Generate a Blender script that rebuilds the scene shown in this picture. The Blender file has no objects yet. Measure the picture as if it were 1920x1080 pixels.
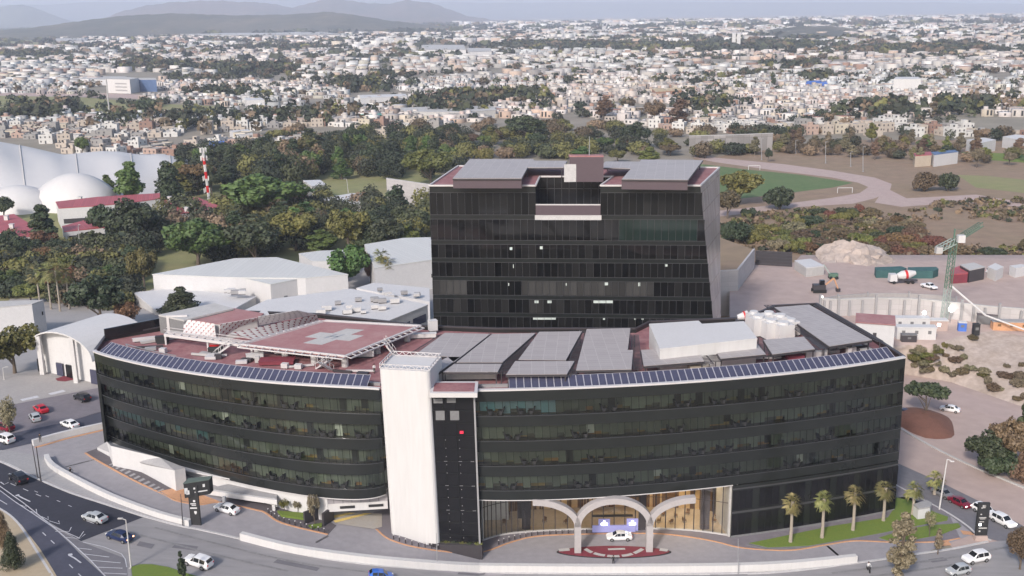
import bpy, math, random
import numpy as np
from mathutils import Vector, Matrix
C = bpy.context.scene.collection
R = math.radians
rnd = random.Random(7)

# ---------------------------------------------------------------- camera
CAMH, FPX, PITCH, ROLL = 88.0, 2000.0, R(14.44), R(0.8)
cfwd = Vector((0, math.cos(PITCH), -math.sin(PITCH)))
cu0 = Vector((0, math.sin(PITCH), math.cos(PITCH)))
cr0 = Vector((1, 0, 0))
cright = cr0 * math.cos(ROLL) - cu0 * math.sin(ROLL)
cup = cu0 * math.cos(ROLL) + cr0 * math.sin(ROLL)
cam = bpy.data.cameras.new('camera'); co = bpy.data.objects.new('camera', cam); C.objects.link(co)
cam.sensor_width = 36.0; cam.lens = 36.0 * FPX / 1920
cam.clip_start = 1.0; cam.clip_end = 80000
M = Matrix((cright, cup, -cfwd)).transposed().to_4x4(); M.translation = (0, 0, CAMH)
co.matrix_world = M
bpy.context.scene.camera = co

# ---------------------------------------------------------------- world, sun, exposure
SUN_EL, SUN_AZ = 34, 205            # degrees; azimuth clockwise from +Y
w = bpy.data.worlds.new('World'); bpy.context.scene.world = w; w.use_nodes = True
nt = w.node_tree; bg = nt.nodes['Background']
sky = nt.nodes.new('ShaderNodeTexSky'); sky.sky_type = 'NISHITA'; sky.sun_disc = False
sky.sun_elevation = R(SUN_EL); sky.sun_rotation = R(SUN_AZ); sky.air_density = 1.0; sky.dust_density = 2.5; sky.ozone_density = 1.0
nt.links.new(sky.outputs[0], bg.inputs[0]); bg.inputs[1].default_value = 0.115
sl = bpy.data.lights.new('sun', 'SUN'); sl.energy = 2.1; sl.angle = R(7); sl.color = (1.0, 0.93, 0.87)
so = bpy.data.objects.new('sun', sl); C.objects.link(so)
sd = Vector((math.sin(R(SUN_AZ)) * math.cos(R(SUN_EL)), math.cos(R(SUN_AZ)) * math.cos(R(SUN_EL)), math.sin(R(SUN_EL))))
so.rotation_euler = sd.to_track_quat('Z', 'Y').to_euler(); so.location = (0, 0, 200)
vs = bpy.context.scene.view_settings; vs.view_transform = 'Standard'; vs.look = 'None'; vs.gamma = 1; vs.exposure = 0.74
bpy.context.scene.cycles.volume_bounces = 3

# ---------------------------------------------------------------- pixel -> place
def ray(px, py):
    return cfwd + cright * ((px - 960) / FPX) - cup * ((py - 540) / FPX)
# the street climbs to the left: ground level by X, fading out behind the hospital
HX = [-400, -200, -110, -68, -52, -37, -19, -13, -6, 400]; HZ = [12, 12, 11.5, 9.6, 7.8, 6.0, 3.2, 1.7, 0, 0]
def hgt(x, y):
    return float(np.interp(x, HX, HZ)) * min(1.0, max(0.0, (335.0 - y) / 110.0))
def at(px, py, z=0.0):
    """point seen at the photo pixel: z < 2 is height above the ground there, else absolute height"""
    d = ray(px, py)
    if z >= 2.0: t = (z - CAMH) / d.z; return Vector((d.x * t, d.y * t, z))
    return atg(px, py, z)
def atg(px, py, z=0.0):
    d = ray(px, py); zz = z
    for _ in range(24):
        t = (zz - CAMH) / d.z; zz = zz * .4 + (z + hgt(d.x * t, d.y * t)) * .6
    t = (zz - CAMH) / d.z
    return Vector((d.x * t, d.y * t, zz))
def zat(px, py, P):
    d = ray(px, py); t = math.hypot(P[0], P[1]) / math.hypot(d.x, d.y)
    return CAMH + d.z * t
def onrow(px, py, P0, P1):
    """point of the vertical plane through P0,P1 seen at the pixel"""
    d = ray(px, py); a = Vector((P0[0], P0[1])); b = Vector((P1[0], P1[1])); e = b - a
    n = Vector((-e.y, e.x)); t = n.dot(a) / (n.x * d.x + n.y * d.y)
    return Vector((d.x * t, d.y * t, CAMH + d.z * t))
def mpp(P):
    """metres per photo pixel at P"""
    return (Vector(P) - Vector((0, 0, CAMH))).dot(cfwd) / FPX

# ---------------------------------------------------------------- materials
MATS = {}
def mat(name, col, rough=0.8, var=0.12, scale=1.0, metal=0.0, col2=None, emit=0, bump=0.0, attr=False, stretch=None, spec=None, fine=True, objvar=0.0):
    if name in MATS: return MATS[name]
    m = bpy.data.materials.new(name); m.use_nodes = True; t = m.node_tree; L = t.links.new
    b = t.nodes['Principled BSDF']; b.inputs['Roughness'].default_value = rough; b.inputs['Metallic'].default_value = metal
    if spec is not None: b.inputs['Specular IOR Level'].default_value = spec
    N = t.nodes.new
    tc = N('ShaderNodeTexCoord'); mp = N('ShaderNodeMapping'); L(tc.outputs['Object'], mp.inputs[0])
    if stretch: mp.inputs['Scale'].default_value = stretch
    n1 = N('ShaderNodeTexNoise'); n1.inputs['Scale'].default_value = scale; n1.inputs['Detail'].default_value = 6; n1.inputs['Roughness'].default_value = 0.65
    L(mp.outputs[0], n1.inputs[0])
    mr = N('ShaderNodeMapRange'); mr.inputs[1].default_value = 0.3; mr.inputs[2].default_value = 0.7; L(n1.outputs[0], mr.inputs[0])
    if attr:
        at_ = N('ShaderNodeAttribute'); at_.attribute_name = 'Col'; base = at_.outputs['Color']
    elif col2:
        mx = N('ShaderNodeMix'); mx.data_type = 'RGBA'; mx.inputs[6].default_value = (*col, 1); mx.inputs[7].default_value = (*col2, 1)
        L(mr.outputs[0], mx.inputs[0]); base = mx.outputs[2]
    else:
        rg = N('ShaderNodeRGB'); rg.outputs[0].default_value = (*col, 1); base = rg.outputs[0]
    sc = N('ShaderNodeMapRange'); sc.inputs[3].default_value = 1 - var; sc.inputs[4].default_value = 1 + var
    if fine:
        n2 = N('ShaderNodeTexNoise'); n2.inputs['Scale'].default_value = scale * 5.3; n2.inputs['Detail'].default_value = 4; L(mp.outputs[0], n2.inputs[0])
        ad = N('ShaderNodeMath'); ad.operation = 'ADD'; L(n1.outputs[0], ad.inputs[0]); L(n2.outputs[0], ad.inputs[1])
        sc.inputs[1].default_value = 0.65; sc.inputs[2].default_value = 1.35; L(ad.outputs[0], sc.inputs[0])
    else:
        sc.inputs[1].default_value = 0.3; sc.inputs[2].default_value = 0.7; L(n1.outputs[0], sc.inputs[0])
    vm = N('ShaderNodeVectorMath'); vm.operation = 'SCALE'; L(base, vm.inputs[0]); L(sc.outputs[0], vm.inputs['Scale'])
    out = vm.outputs[0]
    if objvar:
        oi = N('ShaderNodeObjectInfo'); hs = N('ShaderNodeHueSaturation')
        h = N('ShaderNodeMapRange'); h.inputs[3].default_value = 0.5 - objvar * 0.06; h.inputs[4].default_value = 0.5 + objvar * 0.05
        v = N('ShaderNodeMapRange'); v.inputs[3].default_value = 1 - objvar * 0.45; v.inputs[4].default_value = 1 + objvar * 0.5
        f = N('ShaderNodeMath'); f.operation = 'MULTIPLY'; f.inputs[1].default_value = 7.31; g = N('ShaderNodeMath'); g.operation = 'FRACT'
        L(oi.outputs['Random'], h.inputs[0]); L(oi.outputs['Random'], f.inputs[0]); L(f.outputs[0], g.inputs[0]); L(g.outputs[0], v.inputs[0])
        L(h.outputs[0], hs.inputs['Hue']); L(v.outputs[0], hs.inputs['Value']); L(out, hs.inputs['Color']); out = hs.outputs[0]
    L(out, b.inputs['Base Color'])
    if emit:
        b.inputs['Emission Strength'].default_value = emit; b.inputs['Emission Color'].default_value = (*col, 1)
    if bump:
        bp = N('ShaderNodeBump'); bp.inputs['Strength'].default_value = bump; bp.inputs['Distance'].default_value = 0.1 / max(scale, .05) * 0.2
        L(n1.outputs[0], bp.inputs['Height']); L(bp.outputs[0], b.inputs['Normal'])
    MATS[name] = m
    return m

def glassmat(name, tint, refl=0.25, rough=0.04):
    m = bpy.data.materials.new(name); m.use_nodes = True; t = m.node_tree; t.nodes.clear(); N = t.nodes.new; L = t.links.new
    o = N('ShaderNodeOutputMaterial'); tr = N('ShaderNodeBsdfTransparent'); tr.inputs[0].default_value = (*tint, 1)
    gl = N('ShaderNodeBsdfGlossy'); gl.inputs['Roughness'].default_value = rough; gl.inputs['Color'].default_value = (.9, .92, .95, 1)
    fr = N('ShaderNodeFresnel'); fr.inputs[0].default_value = 1.55
    mu = N('ShaderNodeMath'); mu.operation = 'MULTIPLY_ADD'; mu.inputs[1].default_value = 0.9; mu.inputs[2].default_value = refl
    mx = N('ShaderNodeMixShader'); L(fr.outputs[0], mu.inputs[0]); L(mu.outputs[0], mx.inputs[0]); L(tr.outputs[0], mx.inputs[1]); L(gl.outputs[0], mx.inputs[2])
    L(mx.outputs[0], o.inputs[0]); MATS[name] = m
    return m
def gridmat(name, col, line, sx, sy, lw, rough=0.25, coord='UV', var=0.1, spec=0.5):
    """panels with thin joints, by the UV of each face in metres"""
    m = bpy.data.materials.new(name); m.use_nodes = True; t = m.node_tree; N = t.nodes.new; L = t.links.new
    b = t.nodes['Principled BSDF']; b.inputs['Roughness'].default_value = rough; b.inputs['Specular IOR Level'].default_value = spec
    tc = N('ShaderNodeTexCoord'); br = N('ShaderNodeTexBrick'); br.offset = 0.0; br.squash = 1.0
    br.inputs['Scale'].default_value = 1.0; br.inputs['Brick Width'].default_value = sx; br.inputs['Row Height'].default_value = sy
    br.inputs['Mortar Size'].default_value = lw; br.inputs['Mortar Smooth'].default_value = 0.1
    br.inputs['Color1'].default_value = (*[c * (1 - var) for c in col], 1); br.inputs['Color2'].default_value = (*[c * (1 + var) for c in col], 1)
    br.inputs['Mortar'].default_value = (*line, 1)
    L(tc.outputs[coord], br.inputs[0]); L(br.outputs[0], b.inputs['Base Color']); MATS[name] = m
    return m

mat('asphalt_new', (.030, .031, .045), .85, .18, .25)
mat('asphalt_blue', (.060, .062, .088), .85, .15, .2)
mat('asphalt_old', (.285, .275, .28), .85, .14, .12, stretch=(.35, 1.6, 1), col2=(.22, .213, .22))
mat('asphalt_mid', (.15, .145, .16), .85, .14, .2)
mat('drive', (.31, .295, .31), .8, .12, .15, col2=(.25, .238, .255))
mat('drive_dark', (.175, .158, .175), .8, .12, .2)
mat('paver', (.105, .092, .100), .85, .2, .8)
mat('paver_light', (.36, .34, .33), .85, .10, .3, col2=(.29, .275, .27))
mat('concrete', (.33, .325, .33), .85, .12, .4, col2=(.26, .255, .26))
mat('concrete_dark', (.16, .16, .165), .85, .15, .5)
mat('kerb', (.46, .45, .45), .8, .15, .6)
mat('white_paint', (.58, .58, .59), .6, .08, .5)
mat('road_paint', (.50, .50, .53), .7, .25, 1.2)
mat('white_wall', (.56, .555, .56), .7, .06, .25, col2=(.49, .485, .49))
mat('white_bright', (.56, .55, .55), .6, .06, .3, col2=(.50, .49, .485), stretch=(1.5, 1.5, .12))
mat('white_dirty', (.47, .46, .45), .8, .12, .3, col2=(.37, .36, .35))
mat('orange_paint', (.50, .27, .15), .7, .18, .6)
mat('yellow_paint', (.75, .55, .18), .7, .15, .6)
mat('deck_red', (.24, .09, .10), .85, .22, .35, col2=(.28, .15, .15))
mat('heli_red', (.30, .125, .13), .8, .10, .22, col2=(.33, .19, .185))
mat('red_dark', (.18, .03, .045), .7, .2, .8)
mat('facade_dark', (.016, .018, .0175), .2, .12, .15, fine=False)
mat('facade_trim', (.048, .048, .052), .35, .1, 1)
mat('black', (.008, .008, .010), .25, .1, 1)
mat('black_matt', (.02, .02, .022), .7, .1, 1)
gridmat('old_wall', (.27, .255, .25), (.17, .155, .15), 4.0, 9.0, .12, rough=.9, var=.25)
mat('metal_grey', (.33, .33, .34), .45, .1, 1, metal=.3)
mat('metal_dark', (.045, .04, .045), .5, .1, 1)
mat('rim_white', (.52, .50, .50), .5, .06, 1)
mat('wood', (.16, .09, .04), .6, .2, 2)
mat('grass', (.15, .20, .03), .9, .18, .9, col2=(.10, .155, .025))
mat('grass_field', (.085, .145, .045), .9, .15, .06, col2=(.10, .135, .05))
mat('grass_dry', (.26, .23, .115), .9, .15, .03, col2=(.17, .19, .07))
mat('sand', (.40, .33, .235), .9, .10, .25, col2=(.36, .29, .20))
mat('dirt_pink', (.43, .335, .30), .9, .14, .06, col2=(.35, .27, .245))
mat('dirt_brown', (.27, .185, .13), .9, .2, .03, col2=(.20, .15, .095))
mat('dirt_red', (.15, .068, .048), .95, .25, .6)
mat('rock_pale', (.50, .42, .375), .9, .25, .16, col2=(.26, .21, .175), bump=.8)
mat('track', (.42, .33, .30), .9, .12, .05, col2=(.36, .27, .25))
mat('tyre', (.012, .012, .012), .8, .1, 3); mat('rimm', (.35, .35, .36), .35, .05, 3, metal=.7)
mat('car_glass', (.012, .014, .018), .08, .0, 1)
mat('lamp_white', (.9, .9, .85), .4, 0, 1); mat('tail_red', (.5, .02, .02), .3, 0, 1)
mat('tail_lit', (1.0, .45, .22), .3, 0, 1, emit=4); mat('head_lit', (1.0, .97, .92), .3, 0, 1, emit=5)
mat('solar_blue', (.05, .052, .088), .25, .14, .4)
mat('solar_frame', (.46, .45, .50), .4, .05, 1, metal=.4)
gridmat('solar_grey', (.33, .305, .305), (.45, .42, .42), 2.1, 1.05, .035, rough=.5, var=.06, spec=.2)
gridmat('panel_concrete', (.42, .40, .40), (.30, .285, .285), 3.0, 1.5, .03, rough=.6, var=.06)
gridmat('roof_sheet', (.53, .53, .515), (.41, .41, .40), 1.6, 400, .05, rough=.6, var=.03)
gridmat('red_sheet', (.36, .075, .085), (.25, .055, .065), .9, 400, .07, rough=.55, var=.12)
gridmat('side_glass', (.30, .285, .30), (.13, .125, .14), 1.5, 4.2, .05, rough=.22, var=.14)
glassmat('glass', (.62, .67, .61), .03)
glassmat('glass_clear', (.85, .86, .86), .03)

# ---------------------------------------------------------------- mesh helpers
class MB:
    def __init__(s): s.v, s.f, s.m, s.c = [], [], [], []
    def face(s, pts, m=0, col=None):
        n = len(s.v); s.v += [tuple(p) for p in pts]; s.f.append(tuple(range(n, n + len(pts)))); s.m.append(m); s.c.append(col)
    def box(s, c, size, rz=0.0, m=0, col=None, top=None):
        """c = centre of the base"""
        hx, hy, hz = size[0] / 2, size[1] / 2, size[2]; cs, sn = math.cos(rz), math.sin(rz); n = len(s.v)
        for z, k in ((0, 1), (hz, top if top else 1)):
            for x, y in ((-hx, -hy), (hx, -hy), (hx, hy), (-hx, hy)):
                x *= k; y *= k; s.v.append((c[0] + x * cs - y * sn, c[1] + x * sn + y * cs, c[2] + z))
        for f in ((0, 3, 2, 1), (4, 5, 6, 7), (0, 1, 5, 4), (1, 2, 6, 5), (2, 3, 7, 6), (3, 0, 4, 7)):
            s.f.append(tuple(n + i for i in f)); s.m.append(m); s.c.append(col)
    def prism(s, poly, z0, z1, m=0, mtop=None, bottom=True):
        """poly: xy points; z0,z1 numbers or per-vertex lists"""
        k = len(poly); a = sum(poly[i][0] * poly[(i + 1) % k][1] - poly[(i + 1) % k][0] * poly[i][1] for i in range(k))
        z0 = list(z0) if hasattr(z0, '__len__') else [z0] * k; z1 = list(z1) if hasattr(z1, '__len__') else [z1] * k
        if a < 0: poly, z0, z1 = poly[::-1], z0[::-1], z1[::-1]
        n = len(s.v); s.v += [(p[0], p[1], z) for p, z in zip(poly, z0)] + [(p[0], p[1], z) for p, z in zip(poly, z1)]
        s.f.append(tuple(range(n + k, n + 2 * k))); s.m.append(m if mtop is None else mtop); s.c.append(None)
        if bottom: s.f.append(tuple(range(n + k - 1, n - 1, -1))); s.m.append(m); s.c.append(None)
        for i in range(k):
            j = (i + 1) % k; s.f.append((n + i, n + j, n + k + j, n + k + i)); s.m.append(m); s.c.append(None)
    def tube(s, path, r, n=6, m=0, cap=True):
        path = [Vector(p) for p in path]; rs = r if hasattr(r, '__len__') else [r] * len(path); b0 = len(s.v)
        for i, p in enumerate(path):
            d = (path[min(i + 1, len(path) - 1)] - path[max(i - 1, 0)]).normalized()
            u = d.cross(Vector((0, 0, 1)) if abs(d.z) < .9 else Vector((1, 0, 0))).normalized(); v = d.cross(u)
            for k in range(n):
                a = 2 * math.pi * k / n; s.v.append(tuple(p + (u * math.cos(a) + v * math.sin(a)) * rs[i]))
        for i in range(len(path) - 1):
            for k in range(n):
                a, b = b0 + i * n + k, b0 + i * n + (k + 1) % n; s.f.append((a, a + n, b + n, b)); s.m.append(m); s.c.append(None)
        if cap:
            s.f.append(tuple(b0 + k for k in range(n))); e = b0 + (len(path) - 1) * n
            s.f.append(tuple(e + k for k in range(n - 1, -1, -1))); s.m += [m, m]; s.c += [None, None]
    def bar(s, a, b, wd, ht=None, m=0):
        a, b = Vector(a), Vector(b); d = (b - a).normalized(); ht = ht or wd
        u = d.cross(Vector((0, 0, 1)) if abs(d.z) < .95 else Vector((0, 1, 0))).normalized(); v = u.cross(d); n = len(s.v)
        for p in (a, b):
            for x, y in ((-1, -1), (1, -1), (1, 1), (-1, 1)): s.v.append(tuple(p + u * x * wd / 2 + v * y * ht / 2))
        for f in ((0, 3, 2, 1), (4, 5, 6, 7), (0, 1, 5, 4), (1, 2, 6, 5), (2, 3, 7, 6), (3, 0, 4, 7)):
            s.f.append(tuple(n + i for i in f)); s.m.append(m); s.c.append(None)
    def drape(s):
        s.v = [(x, y, z + hgt(x, y)) for x, y, z in s.v]; return s
    def cut(s):
        """split along the folds of the ground, then drape"""
        import bmesh
        bm = bmesh.new(); vs_ = [bm.verts.new(v) for v in s.v]
        for f, k in zip(s.f, s.m): bm.faces.new([vs_[i] for i in f]).material_index = k
        x0, x1 = min(v[0] for v in s.v), max(v[0] for v in s.v); y0, y1 = min(v[1] for v in s.v), max(v[1] for v in s.v)
        pl = [((x, 0, 0), (1, 0, 0)) for x in HX[1:-1] if x0 < x < x1] + [((0, y, 0), (0, 1, 0)) for y in (225, 335) if y0 < y < y1]
        if y1 > 225 and y0 < 335 and x0 < -6: pl += [((x, 0, 0), (1, 0, 0)) for x in np.arange(-196, -6, 6.0) if x0 < x < min(x1, -6)] + [((0, y, 0), (0, 1, 0)) for y in np.arange(231, 335, 6.0) if y0 < y < y1]
        for c, n in pl: bmesh.ops.bisect_plane(bm, geom=bm.verts[:] + bm.edges[:] + bm.faces[:], plane_co=c, plane_no=n)
        bm.verts.index_update(); s.v = [tuple(v.co) for v in bm.verts]; s.f = [tuple(v.index for v in f.verts) for f in bm.faces]; s.m = [f.material_index for f in bm.faces]; s.c = [None] * len(s.f); bm.free()
        return s.drape()
    def build(s, name, mats, parent=None, smooth=False, origin=None, local=False):
        if isinstance(mats, str): mats = [mats]
        if local: O = Vector((0, 0, 0))
        elif parent is not None:
            O = Vector(parent.location); q = parent.parent
            while q is not None: O = O + Vector(q.location); q = q.parent
        elif origin is not None: O = Vector(origin)
        else:
            a = np.array(s.v); O = Vector(((a[:, 0].min() + a[:, 0].max()) / 2, (a[:, 1].min() + a[:, 1].max()) / 2, a[:, 2].min()))
        me = bpy.data.meshes.new(name); me.from_pydata([(x - O[0], y - O[1], z - O[2]) for x, y, z in s.v], [], s.f)
        for k in mats: me.materials.append(MATS[k])
        me.polygons.foreach_set('material_index', s.m)
        if smooth: me.polygons.foreach_set('use_smooth', [True] * len(s.f))
        if any(c is not None for c in s.c):
            ca = me.color_attributes.new('Col', 'FLOAT_COLOR', 'CORNER'); arr = []
            for p, c in zip(me.polygons, s.c): arr += [*(c or (.5, .5, .5)), 1.0] * p.loop_total
            ca.data.foreach_set('color', arr)
        uvm = me.uv_layers.new(name='UVMap')          # planar, in metres, along each face's own axes
        uv = []
        for p in me.polygons:
            n = p.normal
            if abs(n.z) > .5:
                q0, q1 = me.vertices[p.vertices[0]].co, me.vertices[p.vertices[1]].co; u = (q1 - q0).normalized() if (q1 - q0).length > 1e-6 else Vector((1, 0, 0)); o = q0
            else:
                u = Vector((-n.y, n.x, 0)); u = u.normalized() if u.length > 1e-6 else Vector((1, 0, 0)); o = Vector((0, 0, 0))
            v = n.cross(u)
            for vi in p.vertices:
                c = me.vertices[vi].co - o; uv += [c.dot(u), c.dot(v)]
        uvm.data.foreach_set('uv', uv)
        o = bpy.data.objects.new(name, me); C.objects.link(o)
        if parent is not None: o.parent = parent
        elif not local: o.location = O
        me.update()
        return o
def tag(o, label=None, cat=None, group=None, kind=None):
    if label: o['label'] = label
    if cat: o['category'] = cat
    if group: o['group'] = group
    if kind: o['kind'] = kind
    return o
def thing(name, label, cat, loc=(0, 0, 0), group=None):
    o = bpy.data.objects.new(name, None); C.objects.link(o); o.location = loc; o.empty_display_size = .5
    return tag(o, label, cat, group)
def dup(o, parent=None, top=True, label=None, loc=None, rz=None, scale=None):
    c = o.copy(); C.objects.link(c)
    if parent is not None: c.parent = parent
    for ch in o.children: dup(ch, c)
    if label: c['label'] = label
    if loc is not None: c.location = loc
    if rz is not None: c.rotation_euler = (0, 0, rz)
    if scale is not None: c.scale = scale
    return c
def npmesh(name, V, F, cols, matname):
    """V (n,3), F (m,4), cols (m,3)"""
    me = bpy.data.meshes.new(name); V = np.asarray(V, np.float32); F = np.asarray(F, np.int32)
    me.vertices.add(len(V)); me.vertices.foreach_set('co', V.ravel())
    me.loops.add(F.size); me.loops.foreach_set('vertex_index', F.ravel())
    me.polygons.add(len(F)); me.polygons.foreach_set('loop_start', np.arange(0, F.size, 4, dtype=np.int32)); me.polygons.foreach_set('loop_total', np.full(len(F), 4, np.int32))
    me.update(calc_edges=True)
    if cols is not None:
        ca = me.color_attributes.new('Col', 'FLOAT_COLOR', 'CORNER'); cc = np.ones((len(F), 4, 4), np.float32); cc[:, :, :3] = np.asarray(cols)[:, None, :]
        ca.data.foreach_set('color', cc.ravel())
    me.materials.append(MATS[matname]); o = bpy.data.objects.new(name, me); C.objects.link(o)
    return o
def sheet(name, pxs, z, matn, layer=0, kind='structure', z0=None):
    """flat ground patch from photo pixels; layer keeps stacked sheets apart"""
    m = MB(); zz = z + .02 * layer
    pts = [at(x, y, z) for x, y in pxs]; a = sum(pts[i].x * pts[(i + 1) % len(pts)].y - pts[(i + 1) % len(pts)].x * pts[i].y for i in range(len(pts)))
    if a < 0: pts = pts[::-1]
    m.face([(p.x, p.y, zz) for p in pts]); m.cut()
    return tag(m.build(name, matn), kind=kind)
def slab(name, pxs, z0, z1, matn, kind='structure', parent=None):
    m = MB(); m.prism([atg(x, y, z1) for x, y in pxs], z0, z1, bottom=False); m.cut()
    o = m.build(name, matn, parent)
    return tag(o, kind=kind) if kind else o
def strip(mb, pts, wd, z, m=0, closed=False):
    """flat ribbon of width wd along world points"""
    pts = [Vector((p[0], p[1])) for p in pts]; L_, R_ = [], []
    for i, p in enumerate(pts):
        d = (pts[min(i + 1, len(pts) - 1)] - pts[max(i - 1, 0)]).normalized(); n = Vector((-d.y, d.x)); L_.append(p + n * wd / 2); R_.append(p - n * wd / 2)
    for i in range(len(pts) - 1): mb.face([(*R_[i], z), (*R_[i + 1], z), (*L_[i + 1], z), (*L_[i], z)], m)
def wallrun(mb, pts, wd, z0, z1, m=0):
    """solid wall of thickness wd along world points"""
    pts = [Vector((p[0], p[1])) for p in pts]; L_, R_ = [], []
    for i, p in enumerate(pts):
        d = (pts[min(i + 1, len(pts) - 1)] - pts[max(i - 1, 0)]).normalized(); n = Vector((-d.y, d.x)); L_.append(p + n * wd / 2); R_.append(p - n * wd / 2)
    k = len(pts); zf = (lambda i: z1[i]) if hasattr(z1, '__len__') else (lambda i: z1)
    for i in range(k - 1):
        j = i + 1
        mb.face([(*R_[i], zf(i)), (*R_[j], zf(j)), (*L_[j], zf(j)), (*L_[i], zf(i))], m)
        mb.face([(*R_[i], z0), (*R_[j], z0), (*R_[j], zf(j)), (*R_[i], zf(i))], m)
        mb.face([(*L_[j], z0), (*L_[i], z0), (*L_[i], zf(i)), (*L_[j], zf(j))], m)
    mb.face([(*L_[0], z0), (*R_[0], z0), (*R_[0], zf(0)), (*L_[0], zf(0))], m); mb.face([(*R_[-1], z0), (*L_[-1], z0), (*L_[-1], zf(k - 1)), (*R_[-1], zf(k - 1))], m)
def smoothpx(pts, n=6):
    """Catmull-Rom through the points"""
    P = [Vector(p) for p in pts]; out = []
    for i in range(len(P) - 1):
        a, b, c, d = P[max(i - 1, 0)], P[i], P[i + 1], P[min(i + 2, len(P) - 1)]
        for k in range(n):
            t = k / n; out.append(.5 * ((2 * b) + (c - a) * t + (2 * a - 5 * b + 4 * c - d) * t * t + (3 * b - a - 3 * c + d) * t ** 3))
    out.append(P[-1]); return out
# ================================================================ GROUND AND ROADS
HAZE = 8.5e-5
mat('ramp_beige', (.42, .37, .31), .8, .12, .5, col2=(.36, .34, .32))
mat('ground_far', (.27, .235, .20), .95, .25, .006, col2=(.185, .17, .125))
g = MB(); g.face([(-30000, -300, 0), (30000, -300, 0), (30000, 26000, 0), (-30000, 26000, 0)]); g.cut()
tag(g.build('ground', 'ground_far', origin=(0, 0, 0)), kind='structure')

sheet('campus_ground', [(-420, 700), (-300, 470), (0, 395), (330, 360), (560, 300), (810, 290), (870, 420), (870, 760), (-300, 900)], 0, 'grass_dry', 1)
sheet('service_yard', [(-200, 700), (20, 560), (250, 560), (290, 540), (640, 500), (860, 480), (870, 700), (190, 800)], 0, 'paver_light', 2)
sheet('scrub_land', [(1330, 620), (1300, 300), (1560, 262), (2100, 262), (2300, 560), (1920, 560)], 0, 'dirt_brown', 1)
sheet('site_ground', [(1400, 760), (1500, 620), (2100, 640), (2300, 1000), (2100, 1200), (1790, 1030), (1620, 900)], 0, 'dirt_pink', 2)
sheet('forecourt', [(-40, 800), (215, 790), (900, 900), (1700, 830), (1830, 1000), (1700, 1050), (1200, 1090), (700, 1066), (330, 1000), (120, 935), (0, 880)], 0, 'drive', 3)
sheet('dirt_lot', [(1690, 760), (1800, 745), (1960, 800), (2100, 930), (1920, 915), (1810, 872), (1690, 812)], 0, 'dirt_pink', 4)
# main road: several ages of asphalt butted together
sheet('main_road', [(-400, 760), (-100, 845), (0, 868), (60, 896), (130, 926), (200, 949), (270, 971), (375, 996), (480, 1020), (580, 1045), (680, 1060), (805, 1070), (960, 1077), (1440, 1077), (1615, 1057), (1715, 1042), (1790, 1031), (1860, 1017), (2300, 960), (2500, 1250), (-900, 1250)], 0, 'asphalt_old', 4)
sheet('new_asphalt', [(-420, 760), (-100, 845), (0, 868), (60, 896), (130, 926), (200, 949), (268, 971), (152, 1016), (62, 962), (0, 921), (-200, 820)], 0, 'asphalt_new', 5)
sheet('bus_lane', [(-200, 820), (0, 921), (62, 962), (110, 1000), (150, 1040), (205, 1090), (260, 1150), (150, 1150), (95, 1080), (62, 1030), (20, 975), (-120, 860)], 0, 'asphalt_blue', 6)
sheet('hatched_asphalt', [(152, 1017), (235, 1048), (238, 1060), (240, 1085), (250, 1110), (205, 1090), (170, 1050), (130, 1015), (100, 990)], 0, 'asphalt_mid', 5)
sheet('sand_verge', [(-200, 900), (-60, 928), (0, 955), (40, 985), (75, 1030), (108, 1084), (150, 1150), (-300, 1250)], 0, 'sand', 7)
# side street going up on the right
sheet('side_street', [(1560, 770), (1690, 808), (1740, 837), (1810, 872), (1960, 935), (2060, 1010), (1870, 1015), (1826, 1003), (1776, 963), (1720, 932), (1676, 908), (1560, 850)], 0, 'asphalt_mid', 5)
sheet('dusty_lane', [(1560, 770), (1690, 808), (1740, 837), (1810, 872), (1960, 935), (2060, 1010), (1975, 1010), (1920, 988), (1830, 938), (1765, 906), (1680, 868), (1560, 810)], 0, 'dirt_pink', 6)
sheet('access_road', [(1640, 690), (1700, 706), (1790, 730), (1960, 790), (2100, 840), (2100, 900), (1925, 800), (1800, 762), (1700, 722), (1640, 700)], 0, 'track', 5)

# sidewalks (real kerb step) and kerb lines
ED = [(-100, 843), (0, 866), (60, 894), (130, 924), (200, 947), (270, 969), (342, 988), (376, 994), (480, 1018), (580, 1043), (680, 1058), (805, 1068), (960, 1075), (1200, 1077), (1440, 1075), (1615, 1055), (1715, 1040), (1790, 1029), (1852, 1016)]
m = MB(); wallrun(m, [at(x, y) for x, y in smoothpx(ED, 8)], .45, 0, .16); tag(m.drape().build('kerb', 'kerb'), kind='structure')
slab('sidewalk', [(-100, 838), (0, 861), (60, 889), (130, 919), (200, 942), (270, 965), (342, 984), (352, 979), (300, 962), (210, 930), (130, 891), (98, 874), (85, 857), (20, 845)], 0, .14, 'concrete')
m = MB(); wallrun(m, [at(x, y) for x, y in smoothpx([(100, 1084), (66, 1030), (34, 982), (0, 955), (-60, 928)], 4)], .35, 0, .15); tag(m.drape().build('kerb', 'kerb'), kind='structure')
m = MB(); wallrun(m, [at(x, y) for x, y in smoothpx([(1690, 806), (1740, 835), (1810, 870), (1960, 933)], 4)], .5, 0, .35); tag(m.drape().build('kerb', 'white_dirty'), kind='structure')
m = MB(); wallrun(m, [at(x, y) for x, y in smoothpx([(1672, 906), (1720, 932), (1778, 963), (1815, 988), (1832, 1003), (1858, 1014)], 4)], .35, 0, .16); tag(m.drape().build('kerb', 'kerb'), kind='structure')

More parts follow.
